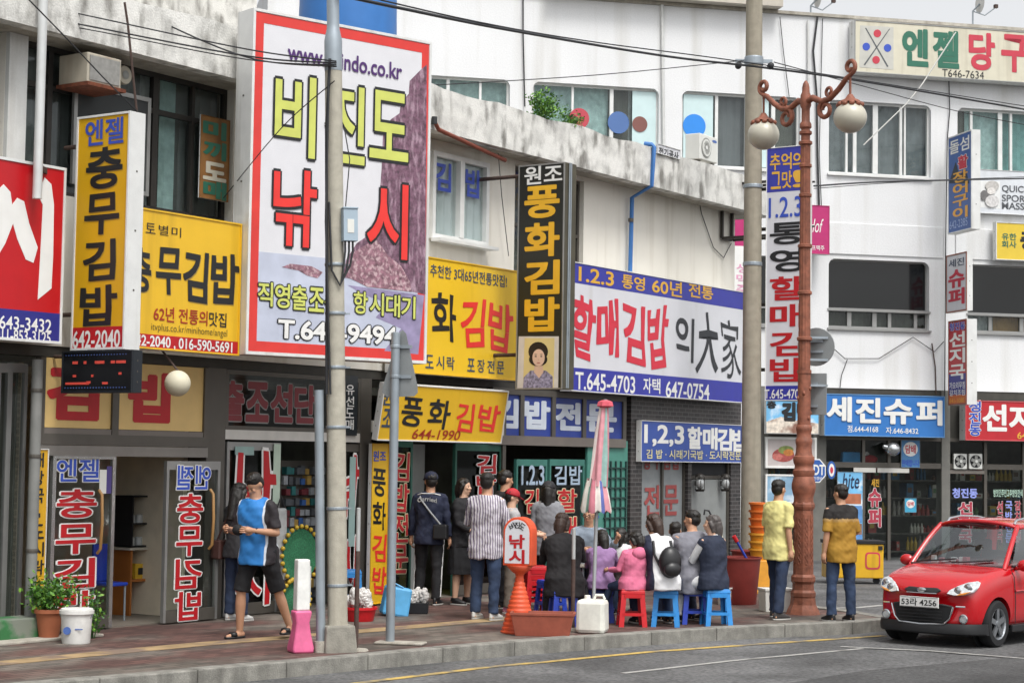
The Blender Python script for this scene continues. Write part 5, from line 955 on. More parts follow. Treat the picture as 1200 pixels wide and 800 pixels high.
a_, z_ = A.at(668, 140, .36); weeds('weed_clump', 'lower spray of weeds beside the bushy clump on the parapet', A.P(a_, 7.0, .36), A.rz, 380, .4, .1, .3, .055)
def dish(label, px, py, tilt):
    t = bT('satellite_dish', label, 'antenna', px, py, -.6); b = MB(); b.tube([(0, 0, -.3), (0, 0, .25), (.12, -.1, .4)], .02, STEEL, 8); b.tube([(0, 0, .25), (.2, -.2, .12), (.42, -.3, .3)], .014, STEEL, 8); b.build('mast', t, True)
    b = MB(); b.lathe([(.001, .06), (.12, .045), (.22, 0), (.23, .005)], M('dish_white', 'c9cac8', .5), 24, (.12, -.1, .42), 'x'); b.build('dish', t, True); b = MB(); b.box(.38, .46, -.34, -.26, .28, .36, RUST); b.build('receiver', t)
dish('small satellite dish on the roof edge above the iron lamp', 950, 20, 0); dish('small satellite dish behind the long cream roof sign', 1140, 26, 0)
# supermarket front: fans, silver vent, cart, goods
for k, px in enumerate((1118, 1136)):
    t = bT('wall_fan', ['square ventilation fan under the red soup sign, next to the door header', 'square ventilation fan under the red soup sign, farther from the door header'][k], 'fan', px, 549, .06, 'ventilation fans of the soup shop'); W_ = bx(px+15, 545)-bx(px, 545); b = MB(); b.box(0, W_, 0, .06, 0, W_*1.08, M('ac_white', 'd3d4cf', .5)); b.lathe([(W_*.45, -.004), (W_*.45, .0), (.01, .0)], DARK, 24, (W_/2, -.002, W_*.54), 'y'); b.build('frame', t)
    b = MB()
    for j in range(5): a = 2*math.pi*j/5+k; T_ = Matrix.Translation((W_/2, -.02, W_*.54)) @ Matrix.Rotation(a, 4, 'Y'); b.box(.02, W_*.4, -.006, .006, -.03, .04, M('ac_grille', '8f908c'), T_)
    b.lathe([(.035, -.04), (.035, -.005)], MATS['ac_white'], 12, (W_/2, 0, W_*.54), 'y'); b.build('rotor', t)
t = bT('vent_turbine', 'round silver vent bulb with spout above the shop door', 'vent', 1046, 526, .25); b = MB(); b.ball((0, 0, 0), (.17, .17, .15), M('bright_steel', 'c3c6c8', .22, .9, var=.05), 20, 12); b.build('bulb', t, 2); b = MB(); b.tube([(-.12, 0, .03), (-.24, -.02, .06)], [.07, .04], MATS['bright_steel'], 12); b.build('spout', t, True)
YC = M('cart_yellow', 'd3a41c', .45, var=.08, streak='8f6c1a', sk=(.6, .95)); cp = G2(1003, 684, -.14); t = thing('cart', 'yellow box cart with dark rim and red logo panel behind the mustard shirt man', 'cart', cp, R(4)); m_ = cp.y/F; w_ = 66*m_/2
b = MB(); b.box(-w_, w_, 0, .5, .1, .7, YC); b.build('body', t, bevel=.02); b = MB(); b.box(-w_-.02, w_+.02, -.02, .52, .701, .76, DARK); b.build('rim', t, bevel=.008)
b = MB(); q = lambda k: [(w_*.6+w_*.27*k*math.copysign(abs(math.cos(a))**.4, math.cos(a)), .41+.15*k*math.copysign(abs(math.sin(a))**.4, math.sin(a))) for a in np.linspace(0, 2*math.pi, 33)[:-1]]; b.plate(q(1), -.006, -.001, CR); b.plate(q(.8), -.009, -.007, YC); b.box(w_*.8, w_*.95, -.02, -.001, .6, .67, DARK); b.build('panel', t)
for sx in (-.8, .8): b = MB(); b.lathe([(.06, 0), (.06, .05)], DARK, 14, (sx*w_, .1, .06), 'y'); b.build('wheel', t)
def goods(name, label, cat, px, py, off, fn, pl=B):
    t = (bT if pl is B else aT)(name, label, cat, px, py, off); fn(t); return t
def f_(t): b = MB(); b.taper(0, .44, 0, .15, 0, .26, .95, M('bag_blue', '2f7fb8', .6, var=.2)); b.build('body', t, bevel=.03); b = MB(); b.tube([(.1, .07, .26), (.15, .07, .32), (.3, .07, .32), (.35, .07, .26)], .012, CABLE, 6); b.build('handle', t, True)
goods('cooler_bag', 'blue bag on the ledge inside the supermarket window', 'bag', 987, 543, -.3, f_)
def f_(t): b = MB(); b.ball((.2, .1, .1), (.2, .1, .1), M('cloth_red', 'a3232c', .8, var=.2), 14, 8); b.build('bundle', t, 2); b = MB(); b.ball((.1, .08, .22), (.09, .07, .05), M('cloth_pale', 'b8b0b0', .8, var=.2), 12, 8); b.build('cap', t, 2)
goods('cloth_bundle', 'red and white cloth bundle on the supermarket window ledge', 'bundle', 1011, 543, -.3, f_)
# wall lamps by the steel door
for k, px in enumerate((816, 846)):
    t = aT('wall_lamp', ['silver wall lamp on the brick beside the steel door, nearer the painted window', 'silver wall lamp on the brick beside the steel door, nearer the concrete pole'][k], 'lamp', px, 566, .0, 'wall lamps at the steel door'); b = MB(); b.ball((0, -.07, 0), (.08, .07, .1), M('lamp_glass', 'b5b8b8', .2, .3), 16, 10); b.build('globe', t, 2)
    b = MB(); b.lathe([(.09, .11), (.07, .15), (.03, .17)], DARKF, 12, (0, -.07, 0)); b.lathe([(.07, -.14), (.09, -.1)], DARKF, 12, (0, -.07, 0))
    for j in range(4): a = math.pi/4+j*math.pi/2; b.tube([(.088*math.cos(a), -.07+.078*math.sin(a), -.11), (.088*math.cos(a), -.07+.078*math.sin(a), .12)], .006, DARKF, 5)
    b.box(-.03, .03, -.03, .02, -.04, .04, DARKF); b.build('cage', t)
# ================================================================ shop goods
POT = M('terracotta', '9a5a3c', .8, var=.12, scale=6); p = G2(57, 749); t = bucket('flower_pot', 'terracotta flower pot with a leafy shrub before the glass kimbap door', 'flower pot', p, .1, .14, .32, POT, .04)
weeds('shrub', 'leafy green shrub growing from the terracotta pot', p+Vector((.02, 0, .28)), 0, 950, .3, .2, .42, .055, stems=14)
weeds('potted_plant', 'darker leafy plant behind the white bucket at the door foot', G2(105, 748)+Vector((.0, .1, 0)), 0, 300, .12, .1, .5, .05, stems=8)
PW = M('plastic_white', 'dcdcd8', .4); t = bucket('paint_bucket', 'white lidded bucket with a blue round emblem beside the terracotta pot', 'bucket', G2(89, 753), .145, .16, .34, PW, .035, True); b = MB(); b.lathe([(.165, .341), (.165, .355), (.15, .36)], PW, 28); b.build('lid', t, True); b = MB(); b.lathe([(.04, 0), (.04, .008)], M('mark_blue', '4a68a8'), 16, (-.06, -.16, .14), 'y'); b.box(.02, .1, -.156, -.149, .15, .16, MATS['mark_blue']); b.build('emblem', t)
p = A.P(A.at(0, 735)[0]-1.2, 0, .0); t = thing('step_block', 'green painted concrete step under the shutter doors', 'step', p, A.rz); b = MB(); x1 = A.at(35, 735)[0]-A.at(0, 735)[0]+1.2; b.box(0, x1, -.35, .01, 0, .23, M('paint_green', '2f6a3c', .7, var=.15, spots='7c7f76')); b.build('step', t, bevel=.01); b = MB(); b.box(0, x1+.5, -.6, -.351, 0, .03, CONC); b.build('slab', t, bevel=.008)
def ain(px, py, off): a, z = A.at(px, py, off); return A.P(a, 0, off)
WD = M('cabinet_wood', 'a2622c', .55, var=.15, scale=3); t = thing('cabinet', 'orange wooden open cabinet inside the kimbap shop door', 'cabinet', ain(152, 700, -.9), A.rz); w_ = A.at(190, 700, -.9)[0]-A.at(152, 700, -.9)[0]
b = MB(); b.box(0, .03, 0, .4, 0.02, .8, WD); b.box(w_-.03, w_, 0, .4, .02, .8, WD); b.box(.03, w_-.03, .37, .4, .02, .8, WD); b.build('carcass', t); b = MB(); b.box(.03, w_-.03, 0, .368, .42, .45, WD); b.build('shelf', t); b = MB(); b.box(-.05, w_+.05, -.03, .42, .801, .83, M('top_pale', 'b8b2a6', .4)); b.build('top', t)
t = thing('carton', 'small yellow carton on the cabinet shelf', 'box', ain(158, 700, -.95)+Vector((0, 0, .45)), A.rz); b = MB(); b.box(0, .28, 0, .2, 0, .18, M('carton_yellow', 'c9a22c', .6)); b.build('box', t, bevel=.004); b = MB(); b.box(.04, .24, -.003, -.001, .05, .13, BLK); b.build('print', t)
t = thing('cup_rack', 'black two tier rack with upturned cups on the wooden cabinet', 'rack', ain(155, 640, -.9)+Vector((0, 0, .835)), A.rz); b = MB(); W_ = .42
for x in (0, W_): b.box(x-.01, x+.01, 0, .3, 0, .62, DARK)
for z in (0, .27, .6): b.box(-.01, W_+.01, 0, .3, z, z+.02, DARK)
b.box(0, W_, .29, .3, 0, .62, DARK); b.build('frame', t)
for k in range(6): c = MB(); c.lathe([(.05, 0), (.045, .09), (.03, .1)], M('ceramic', 'b9bbbb', .3), 14, (.07+.13*(k % 3), .1, .02+.27*(k//3))); c.build('cup', t, True)
t = thing('vase_plant', 'slender strap leaved plant in a pale vase at the back of the kimbap shop', 'plant', ain(181, 600, -1.0)+Vector((0, 0, 1.46)), A.rz); b = MB(); b.lathe([(.06, 0), (.07, .04), (.05, .12), (.035, .2), (.04, .24)], M('ceramic', 'b9bbbb', .3), 16); b.build('vase', t, True); b = MB()
for k in range(7):
    a = k*.9; ca, sa = math.cos(a), math.sin(a); L_ = .3+.06*(k % 3); pts = [Vector((ca*L_*f*.8, sa*L_*f*.4, .22+L_*1.6*f-L_*.9*f*f)) for f in np.linspace(0, 1, 7)]; vs = []
    for i, q in enumerate(pts): ww = .018*(1-i/6.5); vs += [q+Vector((-sa*ww, ca*ww, 0)), q-Vector((-sa*ww, ca*ww, 0))]
    b.add(vs, [(2*i, 2*i+1, 2*i+3, 2*i+2) for i in range(6)], LEAF[2])
b.build('leaves', t)
t = thing('shop_stool', 'blue chair just inside the open kimbap shop door', 'chair', ain(138, 700, -.5), A.rz); b = MB(); b.box(-.12, .16, 0, .3, .42, .46, M('plastic_blue', '2540a8')); b.build('seat', t, bevel=.01); b = MB(); b.box(-.12, .16, .29, .33, .46, .9, MATS['plastic_blue']); b.build('backrest', t, bevel=.015)
for x in (-.1, .14):
    for y in (.03, .3): b = MB(); b.tube([(x, y, .015), (x, y, .42)], .013, STEEL, 8); b.build('leg', t)
# tackle shop: shelves with packets, landing nets, hanging bag
t = thing('shelf_unit', 'wall shelves full of tackle packets at the back of the fishing shop', 'shelf', ain(318, 600, -1.8), A.rz); W_ = 2.2; b = MB()
for z in np.arange(.1, 2.5, .24): b.box(0, W_, 0, .3, z, z+.02, DKALU)
for x in (0, W_): b.box(x-.02, x+.02, 0, .3, 0.02, 2.5, DKALU)
b.build('rack', t); rd = random.Random(3); pc = [M('packet_'+c, c, .5, var=.2, scale=12) for c in ('3a5f9a', '9a9fa3', '6e3238', '2f6a6a', '54585c', 'a88a4a')]; b = MB()
for z in np.arange(.12, 2.4, .24):
    x = .04
    while x < W_-.12: ww = rd.uniform(.06, .13); h = rd.uniform(.1, .2); b.box(x, x+ww-.012, rd.uniform(-.02, .04), .25, z, z+h, rd.choice(pc)) if rd.random() < .6 else b.lathe([(ww*.4, z), (ww*.42, z+h*.7), (ww*.2, z+h*.85), (ww*.18, z+h)], rd.choice(pc), 8, (x+ww/2, .1, 0)); x += ww*rd.choice((1, 1, 1.6))
tag(b.build('packets', t), kind='stuff')
t = thing('packet_stand', 'upright stand hung with small bright tackle packets just inside the fishing shop', 'display stand', ain(332, 600, -.55), A.rz); b = MB(); b.box(0, 1.5, .06, .1, .02, 1.9, DKALU); b.build('panel', t); b = MB()
for i in range(14):
    for j in range(13): b.box(.02+.105*i, .1+.105*i, rd.uniform(-.03, .02), .059, .1+.135*j, .1+.135*j+rd.uniform(.07, .12), rd.choice(pc))
tag(b.build('packets', t), kind='stuff')
for k, (px, py, r) in enumerate(((352, 650, .36), (346, 703, .27))):
    t = aT('landing_net', ['larger green net ring with yellow floats hanging at the fishing shop front', 'smaller green net ring with yellow floats near the shop floor'][k], 'fishing net', px, py, .12, 'net rings of the fishing shop'); b = MB(); b.lathe([(.02, 0), (r*.6, .02), (r-.03, 0), (r-.03, .01), (r*.6, .03), (.02, .01)], M('net_green', '2a6a48', .8, var=.5, scale=60), 28, (0, 0, 0), 'y'); b.build('net', t); b = MB()
    for j in range(24): a = 2*math.pi*j/24; b.ball((r*math.cos(a), -.01, r*math.sin(a)), (.03, .03, .03), M('float_yellow', 'b99a2c', .5), 8, 6)
    b.build('float_ring', t, 2)
t = aT('hanging_bag', 'pale grey tackle bag hanging in the fishing shop doorway', 'bag', 326, 680, .05); b = MB(); b.taper(-.1, .12, -.05, .05, 0, .9, .85, M('bag_grey', 'a3a5a5', .6, var=.2, scale=8)); b.build('body', t, bevel=.03); b = MB(); b.tube([(-.05, 0, .9), (.02, 0, 1.05), (.09, 0, .9)], .01, CABLE, 6); b.build('strap', t, True)
t = bucket('bait_tub', 'low red tub stuffed with clear plastic bags before the fishing shop', 'tub', G2(421, 727), .17, .2, .17, M('plastic_red', 'c01a22'), .03); CL = glass_mat('clear_plastic', (.9, .9, .9), .8, .15); rd = random.Random(5)
def crumple(t, name, c, r, n, seed):
    b = MB(); q = random.Random(seed)
    for k in range(n): b.ball((c[0]+q.uniform(-1, 1)*r, c[1]+q.uniform(-1, 1)*r*.8, c[2]+q.uniform(0, 1)*r), (q.uniform(.3, .6)*r, q.uniform(.3, .6)*r, q.uniform(.4, .9)*r), CL, 10, 7)
    me = bpy.data.meshes.new('tmp'); me.from_pydata(b.v, [], b.f); ob = bpy.data.objects.new('tmp', me); C.objects.link(ob); m = ob.modifiers.new('r', 'REMESH'); m.mode = 'VOXEL'; m.voxel_size = .012
    me2 = bpy.data.meshes.new_from_object(ob.evaluated_get(bpy.context.evaluated_depsgraph_get())); bpy.data.objects.remove(ob); bpy.data.meshes.remove(me)
    for v in me2.vertices: p = v.co; v.co = p+v.normal*.03*(abs(mnoise.noise(p*16+Vector((seed, 0, 0))))-.2+.6*abs(mnoise.noise(p*34)))
    me2.materials.clear(); me2.materials.append(M('bag_film', 'c2bfbb', .2, var=.25, scale=10)); o = bpy.data.objects.new(name, me2); C.objects.link(o); o.parent = t
crumple(t, 'bag_filling', (0, 0, .17), .14, 10, 3)
t = thing('water_box', 'light blue plastic container tilted against the wall by the red tub', 'container', G2(460, 722)+Vector((0, .15, 0)), R(15)); b = MB(); b.taper(-.17, .17, -.12, .12, 0, .36, .95, M('plastic_lightblue', '5aa6d6', .4, var=.05), Matrix.Rotation(R(10), 4, 'Y')); b.build('body', t, bevel=.03); b = MB(); b.tube([(-.05, -.1, .34), (.0, -.1, .4), (.1, -.1, .35)], .012, MATS['plastic_lightblue'], 6); b.build('handle', t, True)
stool('sky blue stool behind the concrete utility pole at the tackle shop', *on(409, 712), SL_, R(10), .0, .5)
t = thing('plastic_bag', 'crumpled clear plastic bag on a dark crate by the blue container', 'bag', G2(488, 719)+Vector((0, .1, 0))); b = MB(); b.taper(-.14, .14, -.1, .1, 0, .14, 1.05, DARK); b.build('crate', t, bevel=.01); crumple(t, 'film', (0, 0, .16), .12, 8, 9)
# ================================================================ cables
def wire(label, pts, r=.012, name='overhead_cable', group='cables over the street'):
    P_ = [pt(*p) for p in pts]; o = P_[0].copy(); out = []
    for i in range(len(P_)-1):
        for k in range(8):
            f_ = k/8; q = [P_[max(i-1, 0)], P_[i], P_[i+1], P_[min(i+2, len(P_)-1)]]
            out.append(.5*((2*q[1])+(-q[0]+q[2])*f_+(2*q[0]-5*q[1]+4*q[2]-q[3])*f_**2+(-q[0]+3*q[1]-3*q[2]+q[3])*f_**3)-o)
    out.append(P_[-1]-o); b = MB(); b.tube(out, r*.72, CABLE, 6); ob = b.build(name, None, True, loc=o); tag(ob, label, 'cable', group); return ob
wire('thick doubled cable sagging across the white building past the far pole', [(395, -6, 19), (470, 10, 20), (600, 36, 23), (780, 66, 28), (900, 80, 30), (1020, 97, 33), (1210, 130, 38)], .026)
wire('thin cable clipped along the thick doubled cable', [(395, -12, 19), (560, 26, 22), (700, 50, 26), (900, 77, 30), (1210, 126, 38)], .013)
wire('cable from the roofline to the near pole, uppermost of three', [(-20, -8, 20), (100, 18, 20), (290, 58, 19.5), (394, 72, 18.9)], .011)
wire('cable from the roofline to the near pole, middle of three', [(-20, 6, 20), (100, 30, 20), (290, 66, 19.5), (394, 74, 18.9)], .013)
wire('cable from the roofline to the near pole, lowest of three', [(-20, 12, 20), (120, 38, 20), (290, 70, 19.5), (394, 76, 18.9)], .009)
wire('black cable from the parapet hook down to the near pole', [(148, 2, 22), (215, 38, 21), (300, 70, 20), (394, 78, 18.9)], .013)
wire('slack thin wire from the pole insulator across the white wall to the billboard', [(508, 100, 27), (700, 88, 29), (872, 71, 30)], .011)
wire('thin wire from the pole insulator towards the corner signs', [(907, 73, 30), (1000, 98, 34), (1120, 130, 39), (1210, 148, 41)], .012)
wire('level black cable crossing the blue projecting corner sign', [(954, 218, 30), (1040, 213, 33), (1210, 209, 37)], .022)
wire('thin second cable along the level black one', [(954, 221, 30), (1080, 212, 34), (1210, 207, 37)], .01)
wire('pair of thin wires slanting before the billboard to the near pole', [(392, 95, 18.9), (330, 150, 20), (262, 232, 22.5)], .008)
def sag(label, pts, r=.014, mat=CABLE, name='wall_cable', pl=B, off=.05):
    b = MB(); q = [pl.at(*p, off) for p in pts]; P_ = [pl.P(a, z, off) for a, z in q]; o = P_[0].copy(); b.tube([p-o for p in P_], r*.75, mat, 6); ob = b.build(name, None, True, loc=o); tag(ob, label, 'cable', 'cables on the walls'); return ob
sag('thick dark cable bundle running down the white wall behind the iron lamp', [(958, 20), (953, 60), (957, 110), (958, 180), (960, 245)], .03); sag('thin cable beside the thick bundle on the white wall', [(964, 22), (962, 100), (960, 180), (963, 250)], .012)
sag('grey vertical cable on the white wall above the parapet weeds', [(613, -5), (613, 40), (615, 125)], .02); sag('loose thin cable from the roof edge down beside the far pole', [(914, 20), (918, 60), (925, 115)], .012)
sag('dark cable strand beside the corner projecting signs', [(1112, 95), (1113, 130), (1110, 165), (1108, 300), (1107, 470)], .016); sag('looping cable drooping across the wall above the blue supermarket sign', [(962, 395), (990, 420), (1030, 420), (1070, 395), (1095, 412), (1106, 400)], .014); sag('branch cable from the loop down to the supermarket sign', [(993, 421), (986, 440), (984, 458)], .012)
b_ = [(776, 8), (776, 170)]
sag('pale conduit pipe down the white wall beside the circle film windows', [(776, 6), (777, 100), (778, 190)], .05, M('pipe_pale2', 'c9cac8', .6), 'drain_pipe'); sag('thin white conduit on the wall edge behind the pole sign', [(947, 24), (948, 180), (950, 460)], .035, MATS['pipe_pale2'], 'drain_pipe')
sag('rusty thin conduit near the blue supermarket sign', [(1092, 402), (1096, 430), (1097, 462)], .02, RUST, 'iron_conduit')
sag('white rope slanting from the roof sign to the top window', [(1120, 38), (1080, 100), (1062, 122), (1012, 170)], .02, M('rope_white', 'c3c3be', .7), 'rope', B, .7)
sag('thin wire looping down the cream wall end to a hook', [(811, 190), (822, 250), (836, 290), (848, 302), (857, 285)], .01, CABLE, 'wall_cable', A, .03); sag('thin wire hanging from the tilted pipe over the cream wall', [(583, 170), (588, 230), (596, 300)], .008, CABLE, 'wall_cable', A, .1)
sag('rusty chain with wires hanging from the parapet down to the tall yellow sign', [(146, 3), (150, 30), (153, 60), (157, 100), (161, 138)], .018, RUST, 'chain', A, .6)
sag('thin diagonal stay wire from the roofline to the tall yellow sign', [(30, -4), (75, 42), (120, 90), (162, 132)], .01, CABLE, 'stay_wire', A, .7)
# ================================================================ people
SKIN = M('skin', 'bd8f72', .5, var=.05, scale=8); SKIN2 = M('skin_fair', 'cda48a', .5, var=.05, scale=8); HAIR = M('hair_black', '17130f', .45, var=.3, scale=40, bump=.5, bscale=120); HAIRB = M('hair_brown', '35231a', .45, var=.3, scale=40, bump=.5, bscale=120); HAIRG = M('hair_grey', '4a4442', .5, var=.3, scale=40)
LIP = M('lip', '9a5a50', .5); EYE = M('eye_dark', '14110f', .3); CLOTH = {}
def cl(name, col, **k):
    return M('fabric_'+name, col, .85, var=k.pop('var', .1), scale=k.pop('scale', 9), bump=.25, bscale=180, **k)
def fuse(mb, name, parent, voxel, mat, smooth=3, fold=0., seed=0, extra=None):
    """fuse overlapping volumes into one continuous skin, relax it and press soft folds into it"""
    me = bpy.data.meshes.new('tmp'); me.from_pydata(mb.v, [], mb.f); ob = bpy.data.objects.new('tmp', me); C.objects.link(ob)
    r = ob.modifiers.new('r', 'REMESH'); r.mode = 'VOXEL'; r.voxel_size = voxel; s = ob.modifiers.new('s', 'SMOOTH'); s.factor = .5; s.iterations = smooth
    me2 = bpy.data.meshes.new_from_object(ob.evaluated_get(bpy.context.evaluated_depsgraph_get())); bpy.data.objects.remove(ob); bpy.data.meshes.remove(me)
    n = len(me2.vertices); co = np.empty(n*3); me2.vertices.foreach_get('co', co); co = co.reshape(-1, 3)
    if fold:
        nm = np.empty(n*3); me2.vertices.foreach_get('normal', nm); nm = nm.reshape(-1, 3); x, y, z = co.T
        w_ = np.array([mnoise.noise((p[0]*7+seed, p[1]*7, p[2]*10+p[0]*6))*1.5+mnoise.noise((p[0]*15, p[1]*15+seed, p[2]*24-p[0]*14))*.4 for p in co])
        co = co+nm*(w_*fold)[:, None]; me2.vertices.foreach_set('co', co.ravel())
    if extra and extra.v:
        bm = bmesh.new(); bm.from_mesh(me2); t = bpy.data.meshes.new('t'); t.from_pydata(extra.v, [], extra.f); bm.from_mesh(t); bm.to_mesh(me2); bm.free(); bpy.data.meshes.remove(t)
    me2.materials.clear(); me2.materials.append(mat); me2.polygons.foreach_set('use_smooth', [True]*len(me2.polygons)); me2.update()
    o = bpy.data.objects.new(name, me2); C.objects.link(o); o.parent = parent; me2.name = name; return o
def limb(mb, pts, rs, n=12):
    pts = [Vector(p) for p in pts]; d0 = (pts[0]-pts[1]).normalized(); d1 = (pts[-1]-pts[-2]).normalized()
    P = [pts[0]+d0*rs[0]*.9, pts[0]+d0*rs[0]*.55]+pts+[pts[-1]+d1*rs[-1]*.55, pts[-1]+d1*rs[-1]*.9]; mb.tube(P, [rs[0]*.4, rs[0]*.83]+list(rs)+[rs[-1]*.83, rs[-1]*.4], SKIN, n)
def cuff(mb, pts, rs, n=14): mb.tube([Vector(p) for p in pts], rs, SKIN, n)
def xform(mb, i0, T): mb.v[i0:] = [tuple(T @ Vector(q)) for q in mb.v[i0:]]
V = Vector
def person(label, loc, yaw, H, top, bottom, legs=None, arms=None, sit=0., lean=0., twist=0., head=(0, 0), hair='short', hairm=None, fem=False, skin=None, shoes=None, sleeve=.75, wide=1., face=True, group=None, hem=-.13, cap=None, sandal=False, child=False, open_jacket=None, side=0., seed=1):
    skin = skin or SKIN; hairm = hairm or HAIR; k = H/1.7; t = thing('person', label, 'person', loc, R(yaw), group); kb = k*wide
    S = V((math.sin(R(side)), -math.sin(R(lean)), math.cos(R(lean)))).normalized(); ct, st = math.cos(R(twist)), math.sin(R(twist)); RX = V((ct, st, 0))
    legs = legs or (((.06, -.05, -1), (.02, .04, -1)), ((-.06, .03, -1), (-.02, .06, -1))); arms = arms or (((.2, .05, -1), (.1, -.2, -1)), ((-.2, .05, -1), (-.1, -.2, -1)))
    lt, ls = .412*k, .402*k
    P = V((0, 0, 0)); hips = [P+V((.092*kb, 0, -.03*k)), P+V((-.092*kb, 0, -.03*k))]; J = []
    for h, (a, b, *_f) in zip(hips, legs): kn = h+V(a).normalized()*lt; J.append((h, kn, kn+V(b).normalized()*ls))
    dz = (sit+.115*k) if sit else -min(j[2].z for j in J)+.075*k
    up = V((0, 0, dz)); P = P+up; J = [tuple(q+up for q in j) for j in J]
    if sit:   # feet reach the ground
        J = [(h, kn, V((an.x, an.y, max(an.z, .075*k)))) for h, kn, an in J]
    sw = (.172 if not fem else .152)*kb; C_ = P+S*.478*k; Nk = P+S*.552*k
    sh = [C_+RX*sw, C_-RX*sw]; AJ = []
    for s_, (a, b) in zip(sh, arms): el = s_+V(a).normalized()*.285*k; AJ.append((s_, el, el+V(b).normalized()*.245*k))
    HT = Matrix.Translation(Nk+S*.075*k+V((0, -.015*k, .066*k))) @ Matrix.Rotation(R(head[0]), 4, 'Z') @ Matrix.Rotation(R(head[1]), 4, 'X')
    hk = k*(1.0 if not child else 1.18); HS = HT @ Matrix.Diagonal((hk, hk, hk, 1))
    def torso(mb, infl, t0, t1, flare=0.):
        prof = [(-.2, .15, .115), (-.1, .163, .122), (0, .165, .125), (.1, .152, .112), (.2, .15, .112), (.3, .163, .12), (.4, .172, .118), (.475, .16, .1), (.515, .118, .082), (.55, .072, .07), (.575, .058, .058)]
        if fem: prof = [(a, b*(.93 if a > .05 else 1.02), c*(1.06 if .25 < a < .4 else 1)) for a, b, c in prof]
        vs = []; n = 20; ts = [a for a, _, _ in prof]; use = sorted({t0, t1, *[a for a in ts if t0 < a < t1]})
        for a in use:
            w_ = np.interp(a, ts, [p[1] for p in prof])*kb+infl; d_ = np.interp(a, ts, [p[2] for p in prof])*kb+infl; w_ += flare*max(0, .1-a); d_ += flare*max(0, .1-a)
            f_ = min(1, max(0, a/.4)); X = (V((1, 0, 0))*(1-f_)+RX*f_).normalized(); ax_ = S if a > 0 else (S*.4+V((0, 0, 1))*.6).normalized(); Y = ax_.cross(X).normalized(); c = P+S*a*k if a > 0 else P+V((0, -S.y*0, 1))*a*k
            for i in range(n): q = 2*math.pi*i/n; cx, sx = math.cos(q), math.sin(q); e = .85; vs.append(c+X*w_*math.copysign(abs(cx)**e, cx)+Y*d_*math.copysign(abs(sx)**e, sx))
        m_ = len(use); mb.add(vs, [list(range(n))[::-1], [(m_-1)*n+i for i in range(n)]]+[(i*n+j, i*n+(j+1) % n, (i+1)*n+(j+1) % n, (i+1)*n+j) for i in range(m_-1) for j in range(n)], SKIN)
    # --- one continuous body: trunk, neck, head with nose, ears and jaw, limbs, hands, feet
    b = MB(); torso(b, -.012*k, -.1, .55); limb(b, [Nk-S*.05*k, HT.translation-V((0, 0, .03*k))], [.066*k, .058*k])
    i0 = len(b.v); b.ball((0, .01, .015), (.074, .093, .1), SKIN, 20, 14); b.ball((0, -.02, -.045), (.056, .065, .068), SKIN, 16, 10); b.ball((0, -.045, -.09), (.03, .033, .025), SKIN, 12, 8)
    b.tube([(0, -.078, .015), (0, -.1, -.018), (0, -.09, -.03)], [.009, .015, .012], SKIN, 8); b.ball((.012, -.088, -.027), .01, SKIN, 8, 6); b.ball((-.012, -.088, -.027), .01, SKIN, 8, 6)
    for sx in (-1, 1): b.ball((sx*.076, .012, -.008), (.012, .02, .032), SKIN, 8, 6); b.ball((sx*.03, -.072, -.015), (.025, .018, .02), SKIN, 8, 6)
    b.ball((0, -.08, -.058), (.024, .016, .012), SKIN, 10, 6); xform(b, i0, HS)
    for (s_, el, wr) in AJ: limb(b, [s_, s_.lerp(el, .4), el], [.05*k, .047*k, .037*k]); limb(b, [el, el.lerp(wr, .3), wr], [.038*k, .04*k, .026*k])
    for (h, kn, an) in J: limb(b, [h, h.lerp(kn, .5), kn], [.08*k, .072*k, .052*k]); limb(b, [kn, kn.lerp(an, .3), an], [.05*k, .056*k, .035*k])
    feet = []
    for (h, kn, an), lg in zip(J, legs):
        f_ = V((lg[2][0], lg[2][1], 0)) if len(lg) > 2 else V((an.x-P.x, 0, 0))*.6+V((0, -1, 0)); f_.normalize(); a2 = V((an.x, an.y, an.z)); feet.append((an, f_)); limb(b, [an-f_*.03*k-V((0, 0, .035*k)), an+f_*.09*k-V((0, 0, .045*k)), an+f_*.165*k-V((0, 0, .055*k))], [.034*k, .033*k, .022*k])
    fx = MB()
    for i, ((s_, el, wr), sg) in enumerate(zip(AJ, (1, -1))):
        d = (wr-el).normalized(); inn = V((-sg, -.3, 0)); nrm = (inn-d*inn.dot(d)).normalized(); sd_ = d.cross(nrm).normalized()
        if sd_.y > 0: sd_ = -sd_
        limb(b, [wr, wr+d*.05*k, wr+d*.08*k], [.024*k, .034*k, .032*k])
        hk_ = k*.95
        for j in range(4):
            p = wr+d*.09*hk_+sd_*(1.5-j)*.019*hk_; q = [p-d*.03*hk_, p]; a = R(18)
            for L_ in (.036, .026, .02): dd = d*math.cos(a)+nrm*math.sin(a); p = p+dd*L_*hk_*(1, 1.1, 1.02, .85)[j]; q.append(p); a += R(26)
            fx.tube(q, [.0098*hk_, .0095*hk_, .0088*hk_, .008*hk_, .006*hk_], SKIN, 7)
        p = wr+d*.03*hk_+sd_*.03*hk_; fx.tube([p-sd_*.015*hk_, p, p+(d*.7+sd_*.5+nrm*.4).normalized()*.035*hk_, p+(d*.85+sd_*.25+nrm*.5).normalized()*.065*hk_], [.014*hk_, .012*hk_, .0105*hk_, .008*hk_], SKIN, 7)
    fuse(b, 'body', t, .0095*max(k, .8), skin, 2, extra=fx)
